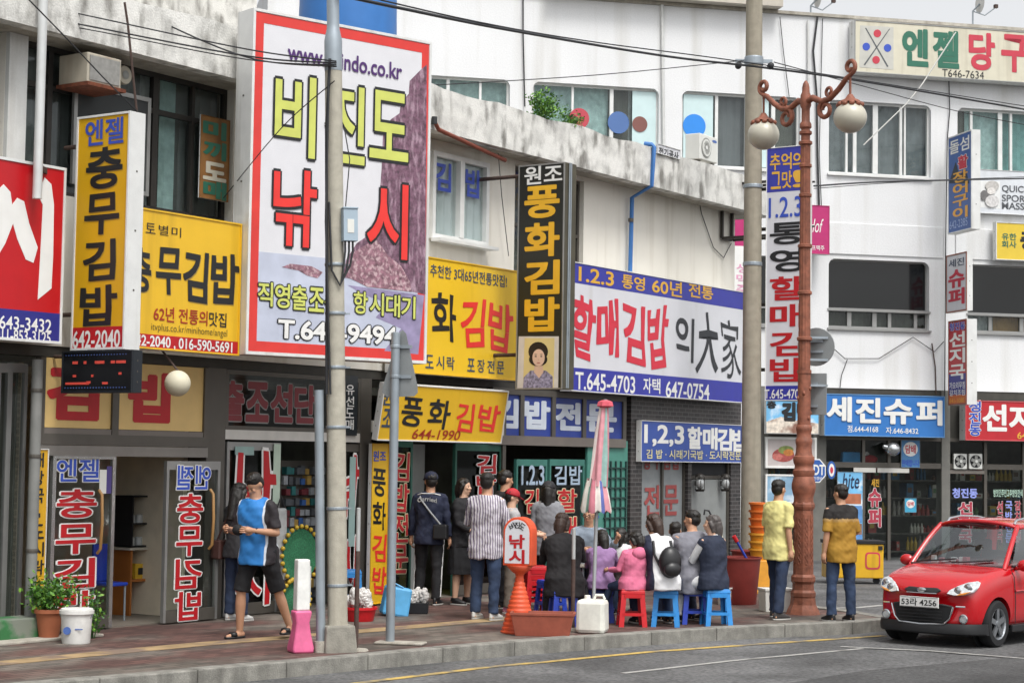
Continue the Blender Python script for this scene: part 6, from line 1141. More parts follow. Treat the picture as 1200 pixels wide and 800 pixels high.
    # --- face
    if face:
        for sx in (-1, 1):
            e = MB(); e.ball((sx*.03, -.083, .004), (.011, .006, .0045), EYE, 10, 6); e.tube([(sx*.016, -.086, .021), (sx*.031, -.085, .025), (sx*.046, -.076, .021)], .0026, hairm, 6); xform(e, 0, HS); e.build('eye', t, 2)
        e = MB(); e.ball((0, -.094, -.056), (.021, .006, .0045), LIP, 10, 6); xform(e, 0, HS); e.build('mouth', t, 2)
    # --- hair
    h = MB(); h.ball((0, .022, .05), (.082, .095, .076), hairm, 20, 12); h.ball((0, .04, .005), (.079, .073, .088), hairm, 18, 12)
    rd = random.Random(seed)
    if hair != 'short':
        dn = {'bob': .1, 'long': .3, 'shoulder': .17, 'tail': .05}[hair]
        for sx in (-1, 1): h.tube([(sx*.066, -.02, .04), (sx*.076, .01, -.02), (sx*.074, .03, -.06-dn*.4)], [.03, .034, .024], hairm, 10)
        h.tube([(0, .06, .02), (0, .075, -.05), (0, .085, -.07-dn)], [.075, .074, .05 if hair != 'long' else .06], hairm, 14)
        if hair in ('long', 'shoulder'): [h.tube([(sx*.05, .05, 0), (sx*.06, .07, -.08), (sx*.055, .075, -.06-dn)], [.04, .042, .03], hairm, 10) for sx in (-1, 1)]
        if hair == 'tail': h.tube([(0, .09, .03), (0, .13, .02), (.01, .14, -.06), (.02, .12, -.15)], [.03, .034, .032, .012], hairm, 10)
    for i in range(40):
        a = rd.uniform(0, 6.28); e_ = rd.uniform(.2, 1.3); x, y, z = .083*math.cos(a)*math.cos(e_), .01+.1*math.sin(a)*math.cos(e_), .05+.08*math.sin(e_)
        if y < -.03 and z < .09: continue
        h.tube([(x*.95, y*.95, z), (x*1.06, y*1.05+.006, z-.012), (x*1.05, y*1.06+.012, z-.035)], [.011, .009, .003], hairm, 6)
    xform(h, 0, HS); fuse(h, 'hair', t, .008*hk, hairm, 1, .0035, seed)
    # --- clothes
    tm, bm_ = top, bottom
    c = MB(); torso(c, .024*k, hem, .553, .06); r0 = .062*k
    for s_, sg in zip(sh, (1, -1)): q = s_-RX*sg*.012*k; limb(c, [C_+S*.01*k+RX*sg*.05*k, q], [.07*k, .064*k])
    for (s_, el, wr) in AJ:
        if sleeve <= 0: continue
        pts = [s_-(el-s_)*.05, s_.lerp(el, .5)]; rs = [r0*1.02, r0*.98]
        if sleeve <= 1: pts = [s_-(el-s_)*.05, s_.lerp(el, sleeve*.6), s_.lerp(el, sleeve)]; rs = [r0*1.02, r0*1.0, r0*1.04]
        else: pts += [el, el.lerp(wr, .5*(sleeve-1)), el.lerp(wr, sleeve-1)]; rs += [r0*.86, r0*.8, r0*.66]
        cuff(c, pts, rs)
    fuse(c, 'shirt', t, .011*k, tm, 2, .011*k, seed)
    if bm_[0] == 'trousers':
        c = MB(); c.ball((P.x, P.y+.005, P.z-.0*k), (.166*kb, .122*kb, .12*k), SKIN, 20, 12); L_ = bm_[2]
        for (h_, kn, an) in J:
            if L_ <= 1: cuff(c, [h_+(h_-kn)*.08, h_.lerp(kn, .5), h_.lerp(kn, L_)], [.1*kb, .092*k, .084*k])
            else: cuff(c, [h_+(h_-kn)*.08, h_.lerp(kn, .55), kn, kn.lerp(an, .4), kn.lerp(an, .98*(L_-1))], [.094*kb, .086*k, .07*k, .068*k, .064*k])
        fuse(c, 'trousers', t, .0115*k, bm_[1], 2, .009*k, seed+1)
    else:
        c = MB(); n = 20; vs = []; L_ = bm_[2]
        for i, (f_, w_) in enumerate(((0, .16), (.15, .19), (.5, .205), (1, .22))):
            for j in range(n): q = 2*math.pi*j/n; rr = w_*kb*(1+.05*math.sin(j*2.5+i)*(f_ > .3)); vs.append((P.x+rr*math.cos(q), P.y+rr*.78*math.sin(q), P.z+.1*k-(L_+.1)*k*f_))
        c.add(vs, [list(range(n)), [3*n+i for i in range(n)][::-1]]+[(i*n+j, (i+1)*n+j, (i+1)*n+(j+1) % n, i*n+(j+1) % n) for i in range(3) for j in range(n)], SKIN); fuse(c, 'skirt', t, .012, bm_[1], 2, .004, seed)
    sm = shoes or M('shoe_black', '1b1b1d', .5); sole = M('shoe_sole', 'a9a7a2', .7) if not sandal else sm
    for an, f_ in feet:
        c = MB(); g = V((-f_.y, f_.x, 0)); fl = an.z-.075*k; o_ = V((an.x, an.y, fl))
        def ring(z, a0, a1, w_): return [o_+f_*(a0+(a1-a0)*(.5-.5*math.cos(q)))*k+g*w_*k*math.sin(q)*(1-.15*math.cos(q))+V((0, 0, z*k)) for q in np.linspace(0, 2*math.pi, 17)[:-1]]
        def stack(rings, m_):
            vs = sum(rings, []); m = len(rings); c.add(vs, [list(range(16))[::-1], [(m-1)*16+i for i in range(16)]]+[(i*16+j, i*16+(j+1) % 16, (i+1)*16+(j+1) % 16, (i+1)*16+j) for i in range(m-1) for j in range(16)], m_)
        stack([ring(0, -.075, .2, .05), ring(.022, -.078, .203, .052)], sole)
        if sandal: stack([ring(.0225, .04, .14, .056), ring(.06, .05, .13, .05), ring(.066, .06, .12, .03)], sm)
        else: stack([ring(.0225, -.074, .198, .05), ring(.05, -.072, .18, .048), ring(.075, -.065, .1, .044), ring(.1, -.06, .05, .042)], sm)
        c.build('shoe', t, 2)
    if cap:
        c = MB(); c.lathe([(.094, .03), (.095, .05), (.088, .085), (.065, .115), (.03, .132), (.004, .137)], cap, 20, (0, 0, 0)); c.v = [(x, y*1.14+.008, z) for x, y, z in c.v]; i0 = len(c.v)
        c.add([(.075*math.sin(a), -.075-.02*math.cos(a), .045) for a in np.linspace(-1.3, 1.3, 9)]+[(.088*math.sin(a*.9), -.1-.075*math.cos(a), .03-.012*math.cos(a)) for a in np.linspace(-1.3, 1.3, 9)]+[(.088*math.sin(a*.9), -.1-.075*math.cos(a), .022-.012*math.cos(a)) for a in np.linspace(-1.3, 1.3, 9)]+[(.075*math.sin(a), -.075-.02*math.cos(a), .037) for a in np.linspace(-1.3, 1.3, 9)], [(r*9+i, r*9+i+1, (r+1)*9+i+1, (r+1)*9+i) for r in range(3) for i in range(8)], cap); xform(c, 0, HS); c.build('cap', t, 2)
    t['_'] = 0; del t['_']
    return dict(t=t, P=P, S=S, RX=RX, C=C_, N=Nk, AJ=AJ, J=J, HS=HS, k=k)
def child_mesh(pd, name, fn, smooth=True, **k): b = MB(); fn(b); return b.build(name, pd['t'], smooth, **k)
def striped(name, cols, freq, axis=0, thr=.5):
    m = bpy.data.materials.new(name); m.use_nodes = True; N = m.node_tree.nodes; L = m.node_tree.links.new; tc = N.new('ShaderNodeTexCoord'); sp = N.new('ShaderNodeSeparateXYZ'); L(tc.outputs['Object'], sp.inputs[0])
    nz = N.new('ShaderNodeTexNoise'); nz.inputs['Scale'].default_value = 7; L(tc.outputs['Object'], nz.inputs[0])
    def mt(op, a, b_):
        x = N.new('ShaderNodeMath'); x.operation = op
        for i, q in enumerate((a, b_)):
            if isinstance(q, (int, float)): x.inputs[i].default_value = q
            else: L(q, x.inputs[i])
        return x.outputs[0]
    v = mt('FRACT', mt('MULTIPLY', mt('ADD', mt('ADD', sp.outputs[axis], mt('MULTIPLY', sp.outputs[1], .8)), mt('MULTIPLY', nz.outputs['Fac'], .03)), freq), 0)
    r = N.new('ShaderNodeValToRGB'); r.color_ramp.interpolation = 'CONSTANT'; e = r.color_ramp.elements; e[0].color = (*lin(cols[0]), 1); e[1].position = thr; e[1].color = (*lin(cols[1]), 1)
    for i, c in enumerate(cols[2:]): q = e.new(thr+.18*(i+1)); q.color = (*lin(c), 1)
    L(v, r.inputs[0]); L(r.outputs[0], N['Principled BSDF'].inputs['Base Color']); N['Principled BSDF'].inputs['Roughness'].default_value = .85; return m
def paneled(name, c0, c1, piping, half):   # centre panel of one colour, sides of another, thin piping between
    m = bpy.data.materials.new(name); m.use_nodes = True; N = m.node_tree.nodes; L = m.node_tree.links.new; tc = N.new('ShaderNodeTexCoord'); sp = N.new('ShaderNodeSeparateXYZ'); L(tc.outputs['Object'], sp.inputs[0])
    a = N.new('ShaderNodeMath'); a.operation = 'ABSOLUTE'; L(sp.outputs[0], a.inputs[0]); r = N.new('ShaderNodeValToRGB'); r.color_ramp.interpolation = 'CONSTANT'; e = r.color_ramp.elements
    e[0].color = (*lin(c0), 1); e[1].position = half; e[1].color = (*lin(piping), 1); q = e.new(half+.015); q.color = (*lin(c1), 1); L(a.outputs[0], r.inputs[0]); L(r.outputs[0], N['Principled BSDF'].inputs['Base Color']); N['Principled BSDF'].inputs['Roughness'].default_value = .7; return m
def zoned(name, c0, c1, z, cm=None):       # upper part c1 above height z (yoke), optional soft band
    m = bpy.data.materials.new(name); m.use_nodes = True; N = m.node_tree.nodes; L = m.node_tree.links.new; tc = N.new('ShaderNodeTexCoord'); sp = N.new('ShaderNodeSeparateXYZ'); L(tc.outputs['Object'], sp.inputs[0]); nz = N.new('ShaderNodeTexNoise'); nz.inputs['Scale'].default_value = 30; L(tc.outputs['Object'], nz.inputs[0])
    a = N.new('ShaderNodeMath'); a.operation = 'MULTIPLY_ADD'; L(nz.outputs['Fac'], a.inputs[0]); a.inputs[1].default_value = .05; L(sp.outputs[2], a.inputs[2]); d = N.new('ShaderNodeMath'); d.operation = 'MULTIPLY'; L(a.outputs[0], d.inputs[0]); d.inputs[1].default_value = .5; r = N.new('ShaderNodeValToRGB'); e = r.color_ramp.elements
    e[0].position = (z-.02)/2; e[0].color = (*lin(c0), 1); e[1].position = (z+.03)/2; e[1].color = (*lin(c1), 1)
    if cm: q = e.new((z+.02)/2); q.color = (*lin(cm), 1)
    L(d.outputs[0], r.inputs[0]); L(r.outputs[0], N['Principled BSDF'].inputs['Base Color']); N['Principled BSDF'].inputs['Roughness'].default_value = .85; return m
def og(px, py, dx=0, dy=0): p = G2(px, py); return (p.x+dx, p.y+dy, 0)
JEAN = cl('jeans', '2f3f5a', var=.35, scale=5); JEAN2 = cl('jeans_dark', '26334c', var=.35, scale=5); BLACKF = cl('black', '1a1a1d'); NAVYF = cl('navy', '1c2238'); GREYF = cl('grey', '8b8c92'); WHITEF = cl('white', 'd4d4d4'); TROU = lambda m, L_=2.: ('trousers', m, L_)
SNK = M('shoe_white', 'c9c9c6', .6, var=.1)
# 1 passer-by looking at his hands
pd = person('walking man in bright blue sports shirt and black shorts looking at his hands', og(301, 748), -32, 1.76, paneled('sport_shirt', '2f7fc8', '2a2529', 'd5dbe2', .17), TROU(BLACKF, .98), legs=(((.12, .38, -1), (.1, .42, -1), (.25, -1)), ((-.12, -.22, -1), (-.1, .1, -1), (-.15, -1))), arms=(((.25, .05, -1), (-.45, -.85, .1)), ((-.22, -.05, -1), (.35, -.9, .15))), lean=7, head=(-8, 42), sleeve=.85, wide=1.14, sandal=True, seed=3)
child_mesh(pd, 'wrist_watch', lambda b: b.lathe([(.031, -.012), (.033, 0), (.031, .012)], CABLE, 14, pd['AJ'][0][1].lerp(pd['AJ'][0][2], .9)[:], 'x'))
t = thing('water_bottle', 'dark small bag held in the hands of the man in blue sports shirt', 'bag', og(301, 748), R(-32)); b = MB(); q = (pd['AJ'][0][2]+pd['AJ'][1][2])/2; b.ball((q.x, q.y-.05, q.z), (.07, .06, .06), BLACKF, 14, 10); b.build('pouch', t, 2); t.name = 'pouch'
# 2 woman behind him
pd = person('long haired woman in dark tee and jeans, back turned, at the tackle shop', og(272, 730, 0, .35), 150, 1.6, cl('charcoal', '2e2e31'), TROU(JEAN2), arms=(((.25, -.1, -1), (.1, -.5, .4)), ((-.3, -.35, -.8), (-.05, -.35, 1))), hair='long', fem=True, sleeve=.6, head=(-10, 10), shoes=SNK, seed=4, skin=SKIN2)
t = thing('shoulder_bag', 'brown shoulder bag with long strap hanging on the woman in the dark tee', 'bag', og(272, 730, -.02, .35), R(150)); b = MB(); b.taper(.15, .3, -.13, .13, .72, .95, .9, M('leather_brown', '4a2f2a', .5, var=.2)); b.build('pouch', t, bevel=.02); b = MB(); b.tube([(.22, -.1, .94), (.2, -.12, 1.15), (-.1, -.0, 1.42), (.0, .14, 1.3), (.22, .1, .94)], .01, MATS['leather_brown'], 6); b.build('strap', t, True)
# 3 tracksuit man
pd = person('man in navy tracksuit and cap with white back print standing in the shop doorway', og(502, 708), 165, 1.74, NAVYF, TROU(BLACKF), hair='short', sleeve=1.92, head=(30, 0), cap=cl('navy_cap', '1a2036'), wide=1.06, seed=5, legs=(((.08, -.1, -1), (.03, .1, -1)), ((-.06, .12, -1), (-.02, .12, -1))))
def f_(b):
    b2 = MB(); put(b2, 'Carried', -.13, .14, .0, .06, 0, WHT, .02); c = pd['C']; b.add([(-x, c.y+.155, c.z-.06+z+.02*math.cos(x*12)) for x, y, z in b2.v], b2.f, WHT)
    for sg in (-1, 1): b.tube([pd['J'][0 if sg > 0 else 1][0]+V((sg*.105, 0, .02)), pd['J'][0 if sg > 0 else 1][1]+V((sg*.075, .01, 0)), pd['J'][0 if sg > 0 else 1][2]+V((sg*.067, .01, .04))], .008, WHT, 6)
    b.tube([c+V((-.16, .05, .04)), c+V((-.09, .1, .06)), c+V((.09, .1, .06)), c+V((.16, .05, .04))], .007, WHT, 6)
child_mesh(pd, 'back_print', f_, False)
t = thing('shoulder_bag', 'black shoulder bag slung across the back of the navy tracksuit man', 'bag', og(502, 708), R(165)); b = MB(); b.taper(-.3, -.1, .08, .2, .88, 1.08, .95, M('leather_black', '1d1d1f', .4)); b.build('pouch', t, bevel=.02); b = MB(); b.tube([(-.2, .17, 1.08), (-.05, .175, 1.25), (.1, .14, 1.42), (.12, .02, 1.49)], .013, M('strap_grey', '8a8c8e', .6), 6); b.build('strap', t, True)
# 4 woman in black
pd = person('woman with wavy bobbed hair in black cardigan and black skirt standing in the doorway', og(541, 708), 62, 1.66, cl('black_cardigan', '1d1c1f'), ('skirt', BLACKF, .5), arms=(((.15, -.2, -1), (-.1, -.75, -.5)), ((-.15, -.1, -1), (.1, -.8, -.35))), hair='bob', hairm=HAIR, fem=True, skin=SKIN2, sleeve=1.85, wide=1.08, seed=6)
child_mesh(pd, 'inner_top', lambda b: b.ball((pd['C'].x, pd['C'].y-.075, pd['C'].z-.06), (.075, .06, .14), GREYF, 14, 10), 2)
# 5 striped shirt
pd = person('man in purple and white striped shirt and jeans with his back turned', og(568, 726), 152, 1.76, striped('striped_shirt', ('c9c5c9', '3a3046', '8d8298'), 26, 0, .55), TROU(JEAN), arms=(((.3, -.15, -1), (-.2, -.9, .15)), ((-.3, -.15, -1), (.2, -.9, .1))), sleeve=1.5, shoes=SNK, wide=1.1, head=(12, 6), hem=-.2, seed=7)
# 6, 7 people behind him
pd = person('tall man in black shirt standing behind the striped shirt man', og(589, 716, 0, .5), 105, 1.78, BLACKF, TROU(BLACKF), sleeve=.8, head=(10, 12), seed=8)
pd = person('youngster in red cap and grey sweater beside the striped shirt man', og(597, 718), 95, 1.55, cl('grey_knit', 'a5a3a3'), TROU(cl('khaki', '6b6258')), sleeve=1.9, arms=(((.15, -.4, -1), (-.1, -.9, -.1)), ((-.15, -.4, -1), (.1, -.9, -.1))), cap=M('cap_red', 'a81c28', .7), head=(5, 15), skin=SKIN2, shoes=M('shoe_pink', 'b5748a', .6), fem=True, seed=9)
# 8 grey hoodie
pd = person('woman in grey hoodie with very long black hair and dark cap facing the teal shopfront', og(641, 712), 172, 1.64, cl('grey_hoodie', '7d7e82'), TROU(BLACKF), hair='long', fem=True, sleeve=1.9, cap=cl('dark_cap', '26262a'), shoes=SNK, wide=1.02, hem=-.2, seed=10)
SEAT = (((.22, -1, -.12), (.05, .06, -1)), ((-.22, -1, -.12), (-.05, .06, -1)))
EAT = (((.15, -.5, -.8), (-.35, -.8, .25)), ((-.15, -.5, -.8), (.35, -.8, .3)))
# 9.. seated group
def seated(label, px, py, yaw, H, top, **k):
    k.setdefault('legs', SEAT); k.setdefault('arms', EAT); k.setdefault('sleeve', 1.9); bt = k.pop('bt', TROU(JEAN)); return person(label, og(px, py), yaw, H, top, bt, sit=k.pop('sit', .44), group='people eating on plastic stools', **k)
seated('woman in loose black coat with brown bobbed hair seated with her back turned', 661, 733, 176, 1.66, cl('black_coat', '1f1d1f'), bt=TROU(BLACKF), hair='bob', hairm=HAIRB, fem=True, wide=1.3, lean=14, side=4, head=(-18, 8), hem=-.22, seed=11)
pd = seated('man with glasses in blue grey shirt facing the street across the seated group', 687, 716, 8, 1.72, cl('blue_grey', '7c8794'), skin=SKIN, lean=10, head=(-28, 6), arms=(((.35, -.5, -.7), (.1, -.8, .55)), ((-.15, -.5, -.8), (.3, -.8, .1))), sleeve=1.7, seed=12)
b = MB()
for sx in (-1, 1): b.tube([(sx*.032+.022*math.cos(a), -.098, .003+.016*math.sin(a)) for a in np.linspace(0, 2*math.pi, 13)], .0032, EYE, 6); b.tube([(sx*.054, -.096, .006), (sx*.08, -.02, .006)], .003, EYE, 6)
b.tube([(-.01, -.099, .006), (.01, -.099, .006)], .003, EYE, 6); xform(b, 0, pd['HS']); b.build('glasses', pd['t'], True)
seated('child in purple hooded jacket with short black hair seated with back turned', 704, 730, 178, 1.28, cl('purple', '94749f'), hair='bob', child=True, wide=1.25, sit=.42, lean=14, head=(24, 12), seed=13, fem=True)
seated('small child in white shirt between the purple and pink jackets', 727, 718, 150, 1.2, WHITEF, hair='bob', child=True, sit=.42, seed=14)
pd = seated('little girl in pink hoodie with a black ponytail seated on the red stool', 741, 733, 205, 1.22, cl('pink', 'd4708f'), hair='tail', child=True, wide=1.3, sit=.44, head=(28, 8), side=-5, arms=(((.3, -.2, -.9), (.2, -.85, -.1)), ((-.15, -.5, -.8), (.3, -.8, .1))), legs=(((.25, -1, -.2), (.25, -.3, -1)), ((-.22, -1, -.12), (-.05, .06, -1))), shoes=M('shoe_pink', 'b5748a', .6), seed=15, fem=True)
child_mesh(pd, 'hood', lambda b: (b.ball((pd['N'].x, pd['N'].y+.1, pd['N'].z-.05), (.1, .055, .075), cl('pink', 'd4708f'), 16, 10)), 2)
pd = seated('woman with curly brown hair in white and navy jacket, black backpack on her back', 778, 734, 196, 1.68, paneled('jacket_white', 'd6d6d8', '20273c', 'd6d6d8', .15), hair='bob', hairm=HAIRB, fem=True, wide=1.1, lean=14, side=9, head=(30, 12), seed=16)
t = thing('backpack', 'black backpack with pale straps worn by the woman in the white and navy jacket', 'backpack', og(778, 734), R(196)); q = pd['P']+pd['S']*.27*pd['k']; b = MB(); b.ball((q.x-.06, q.y+.2, q.z-.04), (.14, .1, .19), M('leather_black', '1d1d1f', .4), 18, 12); b.ball((q.x-.06, q.y+.28, q.z-.12), (.11, .06, .09), MATS['leather_black'], 14, 10); b.build('pack', t, 2)
for sg in (-1, 1): b = MB(); b.tube([(q.x-.06+sg*.08, q.y+.17, q.z-.15), (q.x+sg*.12, q.y+.15, q.z+.05), (q.x+sg*.11, q.y+.08, q.z+.2), (q.x+sg*.11, q.y-.06, q.z+.19)], .017, MATS['leather_black'], 8); b.build('strap', t, True)
seated('child with short dark hair half hidden between the backpack woman and the grey shirt man', 790, 722, 172, 1.35, cl('dark_green', '2d3a35'), child=True, seed=17)
seated('broad man in grey tee shirt with thinning black hair seated with his back turned', 811, 730, 205, 1.72, cl('slate_grey', '7a7a82'), bt=TROU(NAVYF), sleeve=.9, wide=1.24, lean=8, side=-4, head=(38, 4), hem=-.2, seed=18)
pd = seated('woman with grey brown hair in navy vest over white sleeves seated at the end', 836, 732, 218, 1.62, cl('navy_vest', '232a3c'), bt=TROU(WHITEF), hair='bob', hairm=HAIRG, fem=True, sleeve=.2, lean=6, side=-3, head=(42, 0), skin=SKIN2, wide=1.08, seed=19)
def f_(b):
    for (s_, el, wr) in pd['AJ']: b.tube([s_, s_.lerp(el, .6), el, el.lerp(wr, .6)], [.055, .052, .048, .04], WHITEF, 12)
    b.tube([pd['N']+V((-.06, .03, -.02)), pd['N']+V((0, .075, .0)), pd['N']+V((.06, .03, -.02))], .022, WHITEF, 8)
child_mesh(pd, 'sleeve', f_)
# standing men by the lamp post
pd = person('man in pale yellow tee shirt and jeans standing beside the iron lamp post', og(911, 725), 126, 1.73, cl('pale_yellow', 'd6cd88'), TROU(JEAN2), sleeve=.9, legs=(((.12, -.24, -1), (.06, -.02, -1)), ((-.06, .14, -1), (-.02, .16, -1))), arms=(((.2, -.1, -1), (.1, -.35, -1)), ((-.14, .12, -1), (-.04, -.1, -1))), wide=1.05, hem=-.18, head=(10, 4), shoes=M('shoe_darkgrey', '3a3736', .6), seed=20)
pd = person('man in mustard and black tee shirt and worn jeans near the kerb corner', og(985, 728), 205, 1.68, zoned('mustard_shirt', '9a7424', '1f1c1b', 1.28, 'a98a5a'), TROU(JEAN), sleeve=.95, arms=(((.15, .1, -1), (.05, -.15, -1)), ((-.2, -.1, -1), (-.1, -.9, .25))), wide=1.1, hem=-.17, head=(14, 4), seed=21)
# low food table and red box among the seated people
t = thing('food_table', 'low folding table in the middle of the seated group', 'table', og(748, 722, 0, .35)); b = MB(); b.box(-.8, .8, -.3, .3, .6, .63, M('table_top', '8a8378', .5)); b.build('tabletop', t, bevel=.008)
for sx in (-.7, .7):
    for sy in (-.22, .22): b = MB(); b.tube([(sx, sy, 0), (sx, sy, .6)], .016, STEEL, 8); b.build('leg', t)
t = thing('cooler_box', 'maroon cool box on the folding table behind the backpack woman', 'cool box', og(777, 722, -.02, .45)); t.location.z = .631; b = MB(); b.taper(-.24, .24, -.15, .15, 0, .3, 1.03, MAR); b.build('body', t, bevel=.02); b = MB(); b.box(-.26, .26, -.17, .17, .301, .35, MAR); b.build('lid', t, bevel=.015)
# ================================================================ red car
CR_ = M('car_red', 'b50d18', .22, 0, var=.02, spec=.6, coat=.6); BLKP = M('car_black_plastic', '1b1c1e', .55, var=.1, scale=30); CHR = M('car_chrome', 'c9cccf', .15, .95, var=.02); TYRE = M('tyre', '17181a', .85, var=.2, scale=30); RIM_ = M('wheel_alloy', '9da1a5', .3, .8)
CGL = glass_mat('car_glass', (.75, .85, .85), .75, .02, 2.5); cpos = G2(1124, 752, -.139); cpos = V((5.9, 23.3, -.139)); CAR_YAW = -41
car = thing('parked_car', 'small red five door hatchback with roof rails parked at the kerb corner', 'car', cpos, R(CAR_YAW)); car.scale = (.93, .93, .935)
def loft(b, secs, m, close=True):
    n = len(secs[0]); vs = sum([list(s) for s in secs], []); fs = [(i*n+j, i*n+j+1, (i+1)*n+j+1, (i+1)*n+j) for i in range(len(secs)-1) for j in range(n-1)]
    if close: fs += [tuple(range(n))[::-1], tuple((len(secs)-1)*n+j for j in range(n))]
    b.add(vs, fs, m)
def sec(y, w, zb, zs, cr, bow=0.):
    h = [(0, zb), (w*.8, zb), (w*.965, zb+.05), (w, zb+.2), (w*1.005, zb+(zs-zb)*.55), (w*.985, zs-.09), (w*.93, zs-.015), (w*.82, zs+.012), (w*.45, zs+cr*.75), (0, zs+cr)]
    pts = [(x, y+bow*(x/w)**2, z) for x, z in h]; return [(-x, yy, z) for x, yy, z in pts[::-1][:-1]]+pts if False else [(-x, yy, z) for x, yy, z in pts[::-1]]+pts[1:]
st = [(-1.77, .54, .34, .64, .01, .12), (-1.74, .63, .26, .71, .012, .13), (-1.65, .69, .22, .80, .02, .12), (-1.48, .73, .2, .865, .03, .09), (-1.2, .745, .2, .915, .04, .05), (-.95, .75, .2, .955, .04, .0), (-.7, .752, .2, .985, .03, 0), (0, .754, .2, .99, .02, 0), (.8, .754, .2, .995, .02, 0), (1.3, .747, .2, 1.0, .02, 0), (1.62, .71, .24, .99, .02, -.05), (1.74, .64, .32, .94, .02, -.1)]
b = MB(); loft(b, [sec(y, w, zb, zs, cr, bow) for y, w, zb, zs, cr, bow in st], CR_)
tmp = b.build('tmp_body', None, True, sub=2)
cut = MB(); WY, WR = (-1.14, 1.2), .29
for y in WY:
    for sx in (-1, 1): cut.lathe([(WR+.045, -.2), (WR+.045, .14)], BLKP, 32, (sx*.68, y, WR), 'x')
co_ = cut.build('tmp_cut'); bo = tmp.modifiers.new('b', 'BOOLEAN'); bo.operation = 'DIFFERENCE'; bo.object = co_; bo.solver = 'EXACT'
me = bpy.data.meshes.new_from_object(tmp.evaluated_get(bpy.context.evaluated_depsgraph_get())); bpy.data.objects.remove(tmp); bpy.data.objects.remove(co_)
me.name = 'body'; body = bpy.data.objects.new('body', me); C.objects.link(body); body.parent = car; me.polygons.foreach_set('use_smooth', [True]*len(me.polygons)); me.set_sharp_from_angle(angle=R(50))
# greenhouse: windscreen, roof, pillars, side glass, tailgate glass
def ws(u, v, o=0.):   # u -1..1 across, v 0..1 up: windscreen surface
    w_ = .665-.11*v; x = u*w_; y = -.93+.60*v+.02*math.sin(math.pi*v)+.13*(u*u)*(1-.25*v); z = .975+.505*v+.04*math.sin(v*math.pi)-.02*u*u*v; return V((x, y-o*.55, z+o*.8))
def patch(fn, m, nu=12, nv=8, th=None):
    b = MB(); vs = [fn(-1+2*i/nu, j/nv) for j in range(nv+1) for i in range(nu+1)]; b.add(vs, [(j*(nu+1)+i, j*(nu+1)+i+1, (j+1)*(nu+1)+i+1, (j+1)*(nu+1)+i) for j in range(nv) for i in range(nu)], m); return b
wb = patch(lambda u, v: ws(u*.965, v), CGL); wb.build('windscreen', car, 2)
b = MB()
for sx in (-1, 1): b.tube([ws(sx*.99, v, .0)+V((0, .0, -.0)) for v in np.linspace(-.06, 1.04, 9)], [.035]*9, CR_, 10)
b.build('pillar', car, True)
def roof(u, v): w_ = .56-.02*v; y = -.345+.03*0+1.66*v+.12*u*u*(1-v)**3; z = 1.485+.06*(1-u*u)**.8*1.0+.03*math.sin(math.pi*min(1, v*1.15))-.05*v*v-.02*abs(u)**3; return V((u*w_, y, z))
b = patch(roof, CR_, 16, 14); b.build('roof', car, 2)
b = MB(); vs = []
for sx in (-1, 1): b.tube([roof(sx, v)+V((0, 0, -.012)) for v in np.linspace(0, 1, 12)], .03, CR_, 10)
b.tube([roof(u, 0)+V((0, .0, -.012)) for u in np.linspace(-1, 1, 12)], .025, CR_, 10); b.build('roof_edge', car, True)
for sx in (-1, 1):
    b = MB(); b.tube([roof(sx*.86, v)+V((0, 0, dz)) for v, dz in ((.06, .0), (.1, .045), (.3, .06), (.6, .06), (.85, .05), (.9, .0))], .017, CHR, 10); b.build('roof_rail', car, True)
    def sgl(u, v, sx=sx): y = -.72+(1.28+.72)*(u+1)/2; yy = y+.42*v*(1-(u+1)/2)*1.0-.05*v*((u+1)/2); return V((sx*(.71-.14*v+.02*math.sin(v*math.pi)), yy, .99+.475*v))
    patch(sgl, CGL, 14, 6).build('side_window', car, 2)
    b = MB()
    for u in (-.02,): b.tube([sgl(u, v)+V((sx*.006, 0, 0)) for v in np.linspace(0, 1, 6)], .028, BLKP, 8)
    b.tube([sgl(u, 0)+V((sx*.008, 0, -.005)) for u in np.linspace(-1, 1, 14)], .014, BLKP, 8); b.build('window_trim', car, True)
    def cp(u, v, sx=sx): f_ = (u+1)/2; y = 1.22+.36*f_-(.02+.1*f_)*v; return V((sx*((.715-.05*f_)-(.15-.02*f_)*v), y, .985+.485*v))
    patch(cp, CR_, 4, 6).build('rear_pillar', car, 2)
def rg(u, v): return V((u*(.63-.13*v), 1.58-.22*v-.05*u*u, .985+.46*v))
patch(rg, CGL, 8, 5).build('rear_window', car, 2)
# cabin
DKI = M('car_interior', '4b4c4e', .8, var=.15); b = MB(); b.box(-.62, .62, -.72, -.4, .7, .93, DKI); b.build('dashboard', car, bevel=.03)
for sx in (-1, 1):
    b = MB(); b.box(sx*.32-.22, sx*.32+.22, -.05, .42, .42, .58, DKI); b.box(sx*.32-.21, sx*.32+.21, .34, .46, .58, 1.08, DKI, Matrix.Rotation(R(-6), 4, 'X')); o = b.build('seat', car, bevel=.04); h = MB(); h.box(sx*.32-.12, sx*.32+.12, .5, .58, 1.1, 1.27, DKI); h.build('headrest', o, bevel=.03)
b = MB(); b.box(-.6, .6, 1.0, 1.15, .55, 1.1, DKI); b.build('rear_seat', car, bevel=.04)
b = MB(); T_ = Matrix.Translation((.33, -.33, .93)) @ Matrix.Rotation(R(65), 4, 'X'); b.tube([T_ @ V((.18*math.cos(a), .18*math.sin(a), 0)) for a in np.linspace(0, 2*math.pi, 25)], .016, BLKP, 8); b.tube([T_ @ V((-.18, 0, 0)), T_ @ V((.18, 0, 0))], .014, BLKP, 8); b.build('steering_wheel', car, True)
b = MB(); rd = random.Random(2)
